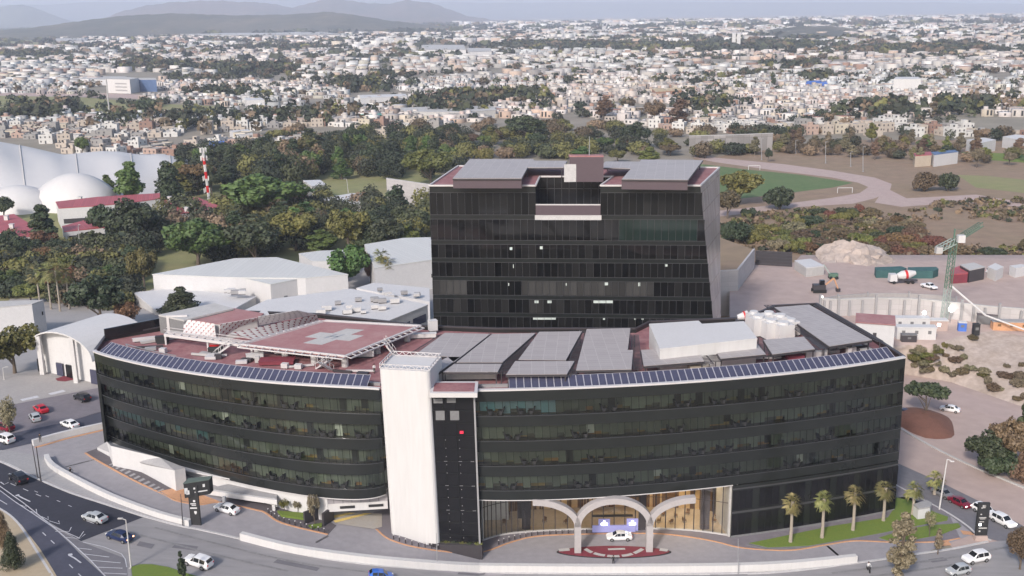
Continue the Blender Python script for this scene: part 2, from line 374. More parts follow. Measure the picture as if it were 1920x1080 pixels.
# orange kerb line of the drop-off drive, with paved apron behind it
OR1 = [(60, 833), (120, 820), (200, 797)]
OR2 = [(160, 850), (182, 864), (250, 901), (312, 930), (332, 940), (375, 947), (412, 943), (480, 957), (497, 962), (530, 982), (615, 1003)]
OR3 = [(706, 993), (730, 1012), (780, 1027), (855, 1037), (905, 1036), (960, 1017), (1010, 1006), (1110, 1002), (1210, 1001), (1272, 1005), (1335, 1015), (1385, 1027), (1440, 1032), (1490, 1032), (1552, 1022), (1602, 1015), (1665, 1017), (1752, 1017), (1800, 1010)]
for nm, pts, wd in (('orange_kerb_line', OR2, .42), ('orange_kerb_line', OR3, .36)):
    m = MB(); wallrun(m, [at(x, y) for x, y in smoothpx(pts, 5)], wd * .8, 0, .15); tag(m.drape().build(nm, 'orange_paint'), kind='structure')
def above(pts, dy): return [(x, y - dy) for x, y in pts]
slab('sidewalk', above(smoothpx(OR2[:5], 4), 1.6) + [(345, 925), (330, 905), (250, 868), (190, 838)], 0, .13, 'paver')
slab('sidewalk', above(smoothpx(OR2[6:], 4), 1.6) + [(630, 985), (575, 950), (510, 930), (430, 925)], 0, .13, 'paver')
slab('sidewalk', above(smoothpx(OR3, 4), 1.6) + [(1780, 965), (1690, 905), (1380, 905), (900, 930), (700, 960)], 0, .13, 'drive_dark')
sheet('orange_patch', [(332, 938), (300, 921), (340, 912), (372, 925), (412, 940), (376, 945)], 0.15, 'orange_paint', 1)
sheet('orange_patch', [(1755, 1014), (1776, 1011), (1784, 1023), (1766, 1025)], 0, 'orange_paint', 5)
sheet('orange_patch', [(1800, 995), (1822, 998), (1828, 1004), (1806, 1003)], 0, 'orange_paint', 5)
# worn striping of the paver band
m = MB()
P0 = [at(x, y) for x, y in smoothpx([(214, 868), (260, 893), (312, 921), (322, 927)], 6)]; P1 = [at(x, y) for x, y in smoothpx([(204, 873), (250, 898), (300, 926), (312, 932)], 6)]
for i in range(0, len(P0) - 1):
    a, b, c, d = P0[i], P0[i + 1], P1[i + 1], P1[i]; h = .45
    m.face([(*q.xy, .155) for q in (a, a.lerp(b, h), d.lerp(c, h), d)])
tag(m.drape().build('stripe_marking', 'concrete'), kind='structure')

# road paint
pm = MB()
def line(pxs, wd=.15, z=.15): strip(pm, [at(x, y) for x, y in pxs], wd, z)
def dashes(p0, p1, n, fr=.45, wd=.15, z=.15):
    a, b = at(*p0), at(*p1)
    for i in range(n): s_, e_ = a.lerp(b, i / n), a.lerp(b, (i + fr) / n); strip(pm, [s_, e_], wd, z)
line([(-100, 860), (0, 913), (45, 945), (95, 985), (135, 1020), (170, 1052), (205, 1090)], .16)
line([(0, 921), (28, 942), (60, 963), (92, 985), (150, 1011), (160, 1003)], .14)
for a, b, c in (((38, 948), (50, 953), (47, 946)), ((58, 960), (70, 966), (68, 956)), ((78, 970), (91, 976), (90, 970)), ((92, 978), (112, 984), (110, 978)), ((104, 998), (130, 998), (134, 990)), ((120, 1009), (148, 1011), (157, 998))): line([a, b, c], .14)
for x0, y0, x1, y1 in ((143, 1029, 172, 1032), (155, 1040, 205, 1046), (168, 1052, 226, 1057), (182, 1065, 230, 1067), (194, 1076, 238, 1078)): line([(x0, y0), (x1, y1)], .16)
line([(156, 1018), (195, 1027), (228, 1040), (235, 1050), (238, 1065)], .14)
dashes((20, 908), (92, 938), 3, .4); dashes((65, 922), (150, 958), 4, .3, .12); dashes((80, 1000), (112, 1030), 2, .4); dashes((130, 1060), (165, 1095), 2, .4); dashes((-5, 936), (18, 950), 1, .8)
line([(33, 930), (42, 935), (57, 942)], .25); line([(130, 1043), (140, 1048), (152, 1057)], .25); line([(30, 931), (36, 929)], .5); line([(128, 1042), (136, 1041)], .6)
line([(160, 977), (176, 983)], .15); line([(1, 905), (8, 910), (16, 906)], .2)
tag(pm.drape().build('road_markings', 'road_paint'), kind='structure')
m = MB(); strip(m, [at(453 + 30, 1001 + 17.5), at(617, 1005)], .3, .06)
m = MB()
for a, b in (((592, 1018), (616, 1005)), ((1551, 1024), (1573, 1043)), ((123, 876), (178, 862)), ((632, 979), (712, 986))): strip(m, [at(*a), at(*b)], .4, .06)
tag(m.drape().build('drain_grate', 'black_matt'), kind='structure')

# repair patches and darker wheel tracks on the old asphalt
for q in ([(330, 1020), (372, 1026), (366, 1034), (322, 1028)], [(520, 1050), (600, 1066), (594, 1072), (512, 1056)], [(860, 1074), (910, 1075), (908, 1079), (858, 1078)], [(1330, 1077), (1400, 1075), (1402, 1079), (1332, 1080)], [(1740, 1050), (1768, 1046), (1778, 1052), (1748, 1056)], [(262, 1016), (290, 1022), (284, 1030), (256, 1024)]): sheet('asphalt_patch', q, 0, 'asphalt_mid', 6)
m = MB()
for pts in ([(290, 990), (420, 1024), (560, 1056), (700, 1075)], [(262, 1004), (400, 1040), (540, 1072)], [(1560, 1076), (1700, 1058), (1800, 1044), (1900, 1024)], [(1600, 1086), (1720, 1070), (1840, 1052)]): strip(m, [at(x, y) for x, y in smoothpx(pts, 6)], .5, .125)
mat('tyre_track', (.205, .20, .205), .8, .25, .5)
tag(m.drape().build('tyre_tracks', 'tyre_track'), kind='structure')
sheet('garage_ramp', [(619, 960), (716, 963), (716, 988), (700, 992), (634, 982), (625, 970)], .15, 'ramp_beige', 1)
m = MB()
for (a, b, c, d) in (((623, 967), (655, 961), (668, 961.5), (624, 972)), ((625, 976), (684, 962), (697, 962.5), (629, 980)), ): m.face([(*at(*p, .2).xy, .21) for p in (a, d, c, b)])
tag(m.drape().build('ramp_stripes', 'yellow_paint'), kind='structure')
# lawns
for nm, pxs in (('lawn', [(1405, 1018), (1440, 1011), (1560, 986), (1665, 970), (1678, 950), (1676, 932), (1707, 938), (1752, 960), (1778, 969), (1776, 975), (1710, 987), (1652, 999), (1590, 1010), (1515, 1023), (1440, 1026)]),
                ('lawn', [(1648, 1008), (1690, 995), (1740, 985), (1797, 981), (1801, 987), (1765, 1002), (1715, 1011), (1665, 1013)]),
                ('traffic_island', [(246, 1063), (262, 1058), (285, 1058), (315, 1063), (345, 1073), (400, 1090), (250, 1095)])):
    slab(nm + '_kerb', [((x - sum(p[0] for p in pxs) / len(pxs)) * 1.03 + sum(p[0] for p in pxs) / len(pxs), (y - sum(p[1] for p in pxs) / len(pxs)) * 1.08 + sum(p[1] for p in pxs) / len(pxs)) for x, y in pxs], 0, .2, 'concrete_dark')
    m = MB(); pts = [at(x, y, .25) for x, y in pxs]; m.prism(pts, 0, .26, bottom=False); m.cut()
    tag(m.build(nm, 'grass'), kind='structure')

# red island under the arches
c1, c2 = at(1043, 1031), at(1257, 1031); cc = (c1 + c2) / 2; ax = (c2 - c1) / 2
yh = (at(1150, 1025) - at(1150, 1048)).length / 2; cyc = (at(1150, 1025) + at(1150, 1048)) / 2
def lens(k, z0, z1, nm, mt, par=None):
    m = MB(); m.prism([(cc.x + ax.x * k * math.cos(a), cyc.y + ax.y * k * math.cos(a) + yh * (k - .03) * math.copysign(abs(math.sin(a)) ** 1.25, math.sin(a))) for a in [2 * math.pi * i / 48 for i in range(48)]], z0, z1)
    return tag(m.build(nm, mt), kind='structure')
lens(1.0, 0, .2, 'island_kerb', 'black_matt'); lens(.965, 0, .24, 'island', 'red_dark')
m = MB()
for pts in ([(1097, 1029), (1110, 1036), (1130, 1041), (1152, 1043), (1175, 1041), (1192, 1036), (1207, 1028)],):
    Q = [at(x, y, .26) for x, y in smoothpx(pts, 5)]
    for i in range(len(Q) - 1):
        if i % 6 != 5: strip(m, [Q[i], Q[i + 1]], .75, .27)
strip(m, [at(1140, 1030, .26), at(1172, 1029, .26)], .6, .27); strip(m, [at(1048, 1031.5, .26), at(1068, 1030, .26)], .9, .27); strip(m, [at(1237, 1030, .26), at(1252, 1032, .26)], .9, .27)
tag(m.build('island_pattern', 'white_dirty'), kind='structure')

# car park on the left
sheet('plaza_paving', [(-60, 720), (0, 712), (60, 700), (160, 672), (200, 690), (200, 722), (60, 752), (-60, 775)], 0, 'paver_light', 4)
sheet('parking_lot', [(-60, 775), (36, 757), (184, 728), (205, 770), (120, 793), (0, 818), (-60, 830)], 0, 'drive_dark', 5)
sheet('parking_lane', [(-60, 832), (0, 818), (120, 793), (205, 768), (205, 797), (60, 832), (0, 846), (-60, 858)], 0, 'asphalt_blue', 5)
pk = MB()
for i in range(6):
    a, b = at(66 + i * 24 - 12, 768 - i * 5.4), at(66 + i * 24 + 12, 788 - i * 5.4); strip(pk, [a, b], .14, .09)
for a, b in (((93, 740), (121, 733)), ((40, 751), (72, 744))): strip(pk, [at(*a), at(*b)], 1.3, .09)
tag(pk.drape().build('parking_markings', 'road_paint'), kind='structure')

# construction platform on the right: crest, bank and back slope as one terrain skin
ZP = 7.5
xs = np.linspace(1368, 2160, 60)
toe = lambda x: np.interp(x, [1300, 1697, 1780, 1850, 1920, 2100], [720, 702, 716, 740, 764, 832])
crest = lambda x: np.interp(x, [1300, 1640, 1700, 1745, 1775, 1800, 1860, 1920, 2100], [690, 655, 646, 654, 638, 630, 620, 630, 660])
rows = []
for r in range(19):
    row = []
    for x in xs:
        T, K = at(x, toe(x)), at(x, crest(x), ZP)
        if r <= 8:
            t = r / 8; p = T.lerp(K, t); p.z = ZP * (t ** .75); k = math.sin(math.pi * t)
            p.y += k * rnd.uniform(-.9, .9); p.x += k * rnd.uniform(-.5, .5); p.z += k * rnd.uniform(-.5, .5)
        else:
            t = (r - 8) / 9; B = at(x, 478 if x > 1500 else 492, ZP); p = K.lerp(B, min(t, 1))
            if r == 18: p = at(x, 478, ZP); p.y += 12; p.z = -.5
        row.append(p)
    rows.append(row)
V = [tuple(p) for row in rows for p in row]; n_ = len(xs); m = MB(); m.v = V
for r in range(18):
    for i in range(n_ - 1):
        m.f.append((r * n_ + i, r * n_ + i + 1, (r + 1) * n_ + i + 1, (r + 1) * n_ + i)); m.m.append(0 if r < 8 else 1); m.c.append(None)
tag(m.build('terrain_bank', ['rock_pale', 'dirt_pink'], smooth=True), kind='structure')

# sports track beyond
def ell(cx, cy, rx, ry, n=48): return [(cx + rx * math.cos(2 * math.pi * i / n), cy + ry * math.sin(2 * math.pi * i / n)) for i in range(n)]
sheet('running_track', [(1300, 288), (1345, 296), (1470, 308), (1560, 320), (1640, 333), (1672, 345), (1668, 360), (1640, 372), (1600, 382), (1500, 388), (1400, 400), (1320, 410)], 0, 'track', 2)
sheet('track_infield', [(1300, 296), (1340, 304), (1440, 318), (1560, 333), (1610, 343), (1628, 351), (1612, 362), (1560, 371), (1480, 381), (1400, 390), (1320, 398)], 0, 'dirt_brown', 3)
sheet('football_pitch', [(1300, 306), (1400, 318), (1500, 328), (1600, 343), (1560, 352), (1430, 368), (1340, 378)], 0, 'grass_field', 4)
sheet('football_pitch', [(1795, 328), (1850, 330), (2050, 350), (2100, 385), (1920, 362), (1830, 352)], 0, 'grass_dry', 3)
sheet('meadow', [(1800, 285), (1900, 288), (2100, 300), (2100, 318), (1850, 300)], 0, 'grass', 3)
sheet('dirt_path', [(1660, 352), (1700, 372), (1830, 365), (1920, 380), (1920, 388), (1800, 380), (1690, 388), (1640, 380)], 0, 'track', 3)
sheet('meadow', [(-100, 178), (60, 176), (200, 186), (330, 196), (420, 200), (420, 212), (200, 215), (-100, 222)], 0, 'grass_dry', 2)
sheet('country_road', [(-100, 170), (200, 175), (420, 184), (560, 180), (560, 186), (400, 191), (200, 183), (-100, 178)], 0, 'track', 3)
sheet('field', [(-200, 66), (60, 62), (120, 72), (90, 86), (-200, 92)], 0, 'grass_dry', 2)

# far hills
def ridge(name, D, pts, matn, depth=1800, jit=1.0, seed=1):
    r_ = random.Random(seed); xs_ = np.linspace(pts[0][0], pts[-1][0], 140); m = MB(); rows = []
    ph = [r_.uniform(0, 6.3) for _ in range(8)]
    base = np.interp(xs_, [p[0] for p in pts], [p[1] for p in pts])
    for j in range(-8, 9):
        row = []
        for i, x in enumerate(xs_):
            d = ray(x, 60); k = 1 / math.hypot(d.x, d.y); P = Vector((d.x * k, d.y * k, 0)) * D
            zt = zat(x, base[i] + jit * .6 * math.sin(x * .13 + ph[0]) + jit * .5 * math.sin(x * .31 + ph[1]), P)
            t = abs(j) / 8; q = Vector((P.x, P.y)) * (1 + j / 8 * depth / D); f = (1 - t) ** 1.25
            f *= 1 + .16 * math.sin(x * .045 + j * .9 + ph[2]) * t + .10 * math.sin(x * .12 - j * 1.3 + ph[3]) * t
            row.append((q.x, q.y, max(zt, 3) * f - (20 if abs(j) == 8 else 0)))
        rows.append(row)
    n = len(xs_); m.v = [p for row in rows for p in row]
    for j in range(16):
        for i in range(n - 1): m.f.append((j * n + i, j * n + i + 1, (j + 1) * n + i + 1, (j + 1) * n + i)); m.m.append(0); m.c.append(None)
    return tag(m.build(name, matn, smooth=True), kind='structure')
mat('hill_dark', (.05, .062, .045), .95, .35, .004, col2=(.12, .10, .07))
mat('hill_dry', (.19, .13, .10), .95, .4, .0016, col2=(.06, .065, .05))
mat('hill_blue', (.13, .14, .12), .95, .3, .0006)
ridge('hills', 6200, [(-300, 66), (-40, 60), (60, 52), (170, 37), (240, 29), (330, 25), (450, 29), (550, 27), (620, 22), (680, 30), (725, 38), (825, 49), (880, 53), (1000, 62)], 'hill_dark', 900, .8, 1)
ridge('hills', 12500, [(180, 40), (230, 22), (270, 12), (325, 4), (400, 1), (500, 5), (550, 14), (570, 10), (600, 1), (640, -2), (675, 4), (725, 8), (765, 0), (800, 4), (825, 10), (870, 28), (950, 42), (1000, 52)], 'hill_dry', 2600, 1.2, 2)
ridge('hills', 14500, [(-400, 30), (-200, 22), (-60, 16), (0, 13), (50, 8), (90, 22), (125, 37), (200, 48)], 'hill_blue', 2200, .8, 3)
ridge('hills', 7600, [(1640, 64), (1700, 54), (1760, 47), (1830, 42), (1920, 39), (2100, 36), (2300, 30)], 'hill_dark', 1100, .7, 4)
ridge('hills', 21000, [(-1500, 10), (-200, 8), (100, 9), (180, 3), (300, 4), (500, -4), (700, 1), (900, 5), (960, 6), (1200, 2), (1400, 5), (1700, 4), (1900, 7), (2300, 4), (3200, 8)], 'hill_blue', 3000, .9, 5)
ridge('hills', 4300, [(1360, 63), (1440, 56), (1500, 49), (1560, 49), (1620, 56), (1700, 64)], 'hill_dark', 700, .6, 6)
# ================================================================ THE CURVED HOSPITAL BUILDING
ZR, ZB = 29.0, 10.0
TL_ = [(168, 656), (185, 664), (210, 671), (280, 687.5), (370, 704), (460, 714), (560, 722), (640, 727), (712, 731)]
BL_ = [(200, 826), (250, 847), (350, 882), (425, 902), (517, 922), (617, 930), (729, 934.6)]
TR_ = [(889, 734.2), (1000, 731.5), (1125, 727.5), (1250, 721), (1375, 711), (1480, 702.5), (1565, 691), (1652, 680), (1690, 672)]
BR_ = [(905, 938.5), (960, 937.5), (1175, 930), (1372, 910), (1530, 889), (1679, 864)]
hosp = thing('hospital_building', 'long low curved hospital with dark ribbon glass front, white stair tower and solar roof', 'hospital building', at(960, 1010, 0))
def arc_world(top, bot):
    t0, t1, b0, b1 = top[0][0], top[-1][0], bot[0][0], bot[-1][0]
    T, B = [], []
    for x, y in smoothpx(top, 8):
        xb = b0 + (x - t0) / (t1 - t0) * (b1 - b0); yb = np.interp(xb, [p[0] for p in bot], [p[1] for p in bot])
        T.append(at(x, y, ZR)); B.append(at(xb, yb, ZB))
    # the wall is set out on a smooth plan: low order fit through the measured points
    d = np.arange(len(T)) / (len(T) - 1)
    def fit(Q, deg): return [np.poly1d(np.polyfit(d, [q[k] for q in Q], deg)) for k in (0, 1)]
    return fit(T, 4), fit(B, 3)
def arc_pts(fits, n):
    """n+1 points evenly spaced along the arc at top and at bottom"""
    (fx, fy), (gx, gy) = fits; tt = np.linspace(0, 1, 400); X, Y = fx(tt), fy(tt)
    s = np.concatenate([[0], np.cumsum(np.hypot(np.diff(X), np.diff(Y)))]); u = np.interp(np.linspace(0, s[-1], n + 1), s, tt)
    return [(Vector((fx(t), fy(t))), Vector((gx(t), gy(t)))) for t in u], s[-1]
FL, FR_ = arc_world(TL_, BL_), arc_world(TR_, BR_)
_, lenL = arc_pts(FL, 4); _, lenR = arc_pts(FR_, 4)
NL, NR = round(lenL / 1.25), round(lenR / 1.25)
AL, _ = arc_pts(FL, NL); AR, _ = arc_pts(FR_, NR)
def fac(A, i, z, off=0.0):
    """point on the leaning glass front; off > 0 stands out from it"""
    T, B = A[i]; k = (z - ZB) / (ZR - ZB); p = B.lerp(T, k)
    a, b = A[max(i - 1, 0)][0], A[min(i + 1, len(A) - 1)][0]; d = (b - a).normalized(); n = Vector((d.y, -d.x))
    return Vector((p.x + n.x * off, p.y + n.y * off, z))
def band(A, i0, i1, z0, z1, o0, o1, name, mt, parent=hosp, joint=0):
    m = MB()
    for i in range(i0, i1):
        j = i + 1; q = [[fac(A, k, z, o) for z in (z0, z1)] for o in (o0, o1) for k in (i, j)]
        (a0, a1), (b0, b1), (c0, c1), (d0, d1) = q        # inner i, inner j, outer i, outer j
        m.face([c0, d0, d1, c1]); m.face([b0, a0, a1, b1]); m.face([a1, c1, d1, b1]); m.face([c0, a0, b0, d0])
    for k, fl in ((i0, 0), (i1, 1)):
        f = [fac(A, k, z0, o0), fac(A, k, z0, o1), fac(A, k, z1, o1), fac(A, k, z1, o0)]; m.face(f if not fl else f[::-1])
    return m.build(name, mt, parent)
STRIPS = [(24.75, 27.2), (20.4, 22.85), (16.05, 18.5), (11.7, 14.15)]
mat('blind', (.5, .5, .5), .9, .10, 1.2, attr=True); mat('room_dark', (.03, .028, .026), .9, .2, 1)
mat('slab_floor', (.10, .09, .075), .6, .2, .5)
rr = random.Random(11)
def chair_proto():
    t = thing('armchair', 'black padded armchair just inside the ribbon windows of the curved building', 'armchair', (0, 0, 0), 'armchairs in the window bays'); t.scale = (1.15, 1.15, 1.15)
    a = MB(); a.box((0, 0, .25), (.7, .7, .22)); a.build('seat', 'black_matt', t, local=True)
    a = MB(); a.face([(-.36, .3, .3), (.36, .3, .3), (.36, .55, 1.15), (-.36, .55, 1.15)]); a.face([(.36, .42, .3), (-.36, .42, .3), (-.36, .67, 1.12), (.36, .67, 1.12)]); a.face([(-.36, .55, 1.15), (.36, .55, 1.15), (.36, .67, 1.12), (-.36, .67, 1.12)])
    a.face([(-.36, .42, .3), (-.36, .3, .3), (-.36, .55, 1.15), (-.36, .67, 1.12)]); a.face([(.36, .3, .3), (.36, .42, .3), (.36, .67, 1.12), (.36, .55, 1.15)]); a.build('backrest', 'black_matt', t, local=True)
    for s in (-1, 1):
        a = MB(); a.box((s * .4, 0, .1), (.1, .7, .55)); a.build('armrest', 'black_matt', t, local=True)
    return t
CHAIR = chair_proto(); chair_used = [False]
def put_chair(p, rz):
    if not chair_used[0]: CHAIR.location = p; CHAIR.rotation_euler = (0, 0, rz); chair_used[0] = True; return
    dup(CHAIR, None, loc=p, rz=rz)
def section(A, n, side, i_start=0):
    zs = [ZR - .35, 27.2] + [z for s in STRIPS for z in s[::-1]][1:] + [ZB]
    # opaque bands
    edges = [(27.2, ZR - .02)] + [(STRIPS[k + 1][1], STRIPS[k][0]) for k in range(3)] + [(ZB, STRIPS[3][0])]
    for z0, z1 in edges: band(A, 0, n, z0, z1, -.35, 0, 'spandrel', 'facade_dark')
    for z0, z1 in edges[1:]: band(A, 0, n, z1 - .12, z1 - .02, .0, .05, 'sill_line', 'facade_trim')
    band(A, 0, n, ZR, ZR + .28, -.55, .12, 'parapet_rim', 'rim_white')
    band(A, 0, n if side == 'L' else next(i for i in range(n + 1) if fac(A, i, ZB).x >= at(1372, 910, ZB).x), ZB - .14, ZB - .01, -.3, .06, 'soffit_edge', 'rim_white')
    for fl, (z0, z1) in enumerate(STRIPS):
        band(A, 0, n, z0 - .15, z0 - .02, -2.5, -.36, 'floor_slab', 'slab_floor'); band(A, 0, n, z1 + .02, z1 + .15, -2.5, -.36, 'ceiling_slab', 'concrete_dark')
        # blinds / room walls behind the glass, each bay with its own cloth
        m = MB(); tone = 1.0
        for i in range(n):
            if rr.random() < .18: tone = rr.uniform(.6, 1.3)
            g_ = rr.uniform(.8, 1.15) * tone * (.78 if side == 'L' else .92); c = (.20 * g_, .215 * g_, .185 * g_)
            q = rr.random()
            if q < .08: c = (.02, .02, .02)
            elif q < .10: c = (.6, .6, .58)
            if side == 'R' and fl == 0 and 1 <= i <= 10: c = (.20 * rr.uniform(.8, 1.25), .34, .42)
            if side == 'L' and fl == 2 and i < n * .45 and q < .6: c = (.08, .17, .19)
            zb = z0 + (.0 if rr.random() < .5 else rr.choice([.5, .8])); 
            m.face([fac(A, i, zb, -1.1), fac(A, i + 1, zb, -1.1), fac(A, i + 1, z1, -1.1), fac(A, i, z1, -1.1)], 0, c)
            if zb > z0:
                d = rr.uniform(.7, 1.2); wc = rr.choice([(.30 * d, .20 * d, .075 * d), (.34 * d, .18 * d, .07 * d), (.22 * d, .20 * d, .11 * d), (.11, .11, .10), (.12, .11, .09)])
                m.face([fac(A, i, z0, -1.7), fac(A, i + 1, z0, -1.7), fac(A, i + 1, zb + .1, -1.7), fac(A, i, zb + .1, -1.7)], 0, wc)
        m.build('room_partition', 'blind', hosp)
        i = 0
        while i < n:
            e = min(i + 8, n); 
            if n - e < 4: e = n
            m = MB()
            for k in range(i, e): m.face([fac(A, k, z0, -.10), fac(A, k + 1, z0, -.10), fac(A, k + 1, z1, -.10), fac(A, k, z1, -.10)])
            wdw = m.build('window', 'glass', hosp)
            m = MB()
            for k in range(i, e + (e == n)):
                p, q_ = fac(A, k, z0, -.07), fac(A, k, z1, -.07); m.bar(p, q_, .07, .10)
            m.build('mullion', 'facade_dark', wdw)
            i = e
        # pairs of armchairs facing each other
        i = 3 + (fl * 2) % 5
        while i < n - 2:
            if rr.random() < .6:
                for s, dx in ((1, -.75), (-1, .75)):
                    p = fac(A, i, z0 - .0, -.62); q_ = fac(A, i + 1, z0, -.62); d = (q_ - p).normalized(); ang = math.atan2(d.y, d.x)
                    put_chair(p + d * dx + Vector((0, 0, .02)), ang + (math.pi / 2 if s > 0 else -math.pi / 2) + s * .25)
            i += rr.choice([4, 5, 5, 6, 9])
section(AL, NL, 'L'); section(AR, NR, 'R')

# roof outline: the two fronts plus the back edge
ZD = 28.3
back_px = [(1694, 664), (1640, 634), (1530, 570), (1452, 574), (1400, 597), (1218, 604), (1192, 617), (930, 617), (800, 612), (600, 590), (470, 585), (340, 600), (312, 612), (197, 632), (172, 650)]
backw = [at(x, y, ZR) for x, y in back_px]
front = [fac(AL, i, ZR, -.5) for i in range(0, NL + 1, 2)] + [fac(AR, i, ZR, -.5) for i in range(0, NR + 1, 2)]
front.insert(NL // 2 + 1, fac(AL, NL, ZR, -4)); front.insert(NL // 2 + 2, fac(AR, 0, ZR, -4))
outline = [(p.x, p.y) for p in front + backw[1:-1]]
m = MB(); m.prism(outline, ZD - .5, ZD); m.build('roof_deck', 'deck_red', hosp)
m = MB(); m.prism(outline, ZB + .15, ZB + .35); m.build('soffit', 'white_wall', hosp)
m = MB(); bp = [fac(AR, NR, ZR, -.25)] + backw[1:-1] + [fac(AL, 0, ZR, -.25)]
wallrun(m, bp, .5, 0, ZR - .02); m.build('rear_wall', 'facade_dark', hosp)
m = MB(); wallrun(m, bp, .55, ZR, ZR + .26); m.build('parapet_rim', 'metal_dark', hosp)
# walkway strip behind the perimeter solar row
for A, n in ((AL, NL), (AR, NR)):
    band(A, 0, n - 1, ZD + .02, ZD + .55, -4.0, -3.6, 'roof_upstand', 'metal_grey')
band(AL, 0, int(NL * .3), ZR + .3, ZR + .42, -6, -5.85, 'service_pipe', 'metal_grey')

# lower storey: right hand closed part, flush with the front
i0 = next(i for i in range(NR + 1) if at(1372, 910, ZB).x <= fac(AR, i, ZB).x)
lp = [fac(AR, i, ZB, -.05) for i in range(i0, NR + 1)]; lpo = [(p.x, p.y) for p in lp]
inn = [(backw[2].x, backw[2].y), (backw[4].x, backw[4].y), (lp[0].x - 2, lp[0].y + 14)]
m = MB(); m.prism(lpo + inn, 0, ZB - .2); m.build('lower_wall', 'facade_dark', hosp)
for z0, z1, mt in ((4.6, 5.0, 'facade_trim'), (.05, .5, 'concrete_dark'), (9.0, 9.3, 'facade_trim')):
    m = MB()
    for i in range(i0, NR):
        a, b = fac(AR, i, ZB, .0), fac(AR, i + 1, ZB, .0); m.face([(a.x, a.y, z0), (b.x, b.y, z0), (b.x, b.y, z1), (a.x, a.y, z1)])
    m.build('band_course', mt, hosp)
for k in range(i0, NR - 1, 4):
    a, b = fac(AR, k, ZB, .02), fac(AR, min(k + 3, NR), ZB, .02)
    for z0, z1 in ((.6, 4.4), (5.3, 8.8)):
        m = MB(); m.face([(a.x, a.y, z0), (b.x, b.y, z0), (b.x, b.y, z1), (a.x, a.y, z1)])
        wdw = m.build('window', 'black', hosp)
        m = MB()
        for t in (0, 1 / 3, 2 / 3, 1): q = a.lerp(b, t); m.box((q.x, q.y - .03, z0), (.06, .06, z1 - z0))
        m.build('mullion', 'facade_dark', wdw)
# white return wall and the lit triangle of soffit beside the lobby
a = at(1374, 1008, 0); b = fac(AR, i0, ZB, -.1)
m = MB(); wallrun(m, [(b.x - .2, b.y + .3), (b.x - 1.0, b.y + 7.5)], .4, 0, ZB - .2); m.build('return_wall', 'white_dirty', hosp)

# lobby: recessed glass, warm hall behind
LG = [at(x, y) for x, y in smoothpx([(905, 1014), (940, 1004), (1000, 997.5), (1110, 993), (1210, 992), (1300, 996), (1378, 1007)], 5)]
mat('lobby_warm', (.66, .47, .25), .7, .15, .25); mat('lobby_floor', (.42, .36, .29), .25, .1, .4); mat('lobby_white', (.7, .7, .68), .7, .1, .3)
mat('plant_dark', (.02, .035, .015), .9, .3, 2)
m = MB(); wallrun(m, [(p.x, p.y - .1) for p in LG], .35, 0, .35); m.build('lobby_plinth', 'white_dirty', hosp)
k_ = len(LG)
inn = [Vector((p.x * 1.03, p.y + 8.5)) for p in LG]
m = MB(); m.prism([(p.x, p.y) for p in LG] + [(p.x, p.y) for p in inn[::-1]], .14, .24); m.build('lobby_floor', 'lobby_floor', hosp)
m = MB(); wallrun(m, inn, .3, 0, ZB); m.build('lobby_wall', 'lobby_warm', hosp)
m = MB(); wallrun(m, [LG[0].xy, inn[0]], .3, 0, ZB); wallrun(m, [LG[-1].xy, inn[-1]], .3, 0, ZB); m.build('lobby_side_wall', 'lobby_white', hosp)
m = MB()
for i in range(0, len(inn) * 4 - 4):
    a, b = inn[i // 4], inn[i // 4 + 1]; q = a.lerp(b, (i % 4) / 4)
    if rr.random() < .55: m.box((q.x, q.y - .25, .2), (rr.uniform(.25, .6), .12, rr.choice([9.5, 9.5, 4.5])))
m.build('wall_panelling', 'wood', hosp)  # wood strips added to break up an evenly lit back wall
m = MB(); a, b = at(1092, 996), at(1204, 994); m.box(((a.x + b.x) / 2 * 1.02, a.y + 6.5, 3.4), ((b.x - a.x), .3, 6.3)); a, b = at(955, 996), at(1012, 996); m.box(((a.x + b.x) / 2 * 1.02, a.y + 4.5, .2), (2.4, .3, 9.6)); m.box((at(1330, 996).x, a.y + 6, 5), (5, .3, 4.8)); m.build('dark_partition', 'metal_dark', hosp)  # dark boxes standing in for the shaded parts of the hall
m = MB(); a, b = at(908, 1004), at(952, 1000); m.box(((a.x + b.x) / 2, a.y + 5.5, .2), (4.4, .3, 9.6)); m.build('white_partition', 'lobby_white', hosp)
NLG = 30; tt = np.linspace(0, k_ - 1, NLG + 1); LGp = []
for t in tt:
    i = min(int(t), k_ - 2); LGp.append(LG[i].lerp(LG[i + 1], t - i))
for s in range(0, NLG, 2):
    m = MB()
    for i in range(s, min(s + 2, NLG)):
        a, b = LGp[i], LGp[i + 1]; m.face([(a.x, a.y, .35), (b.x, b.y, .35), (b.x, b.y, ZB), (a.x, a.y, ZB)])
    wdw = m.build('lobby_window', 'glass_clear', hosp)
    m = MB()
    for i in range(s, min(s + 2, NLG)): a, b = LGp[i], LGp[i + 1]; m.box((a.x, a.y - .05, .3), (.14, .22, ZB - .3)); m.bar((a.x, a.y - .04, 6.2), (b.x, b.y - .04, 6.2), .08)
    m.build('mullion', 'metal_dark', wdw)
for px_ in (987, 1205, 1323):
    p = at(px_, 999); m = MB(); m.box((p.x, p.y + 1.3, 0), (1.5 if px_ != 1205 else 1.1, 1.0, ZB)); m.build('lobby_column', 'metal_dark' if px_ != 1323 else 'paver', hosp)
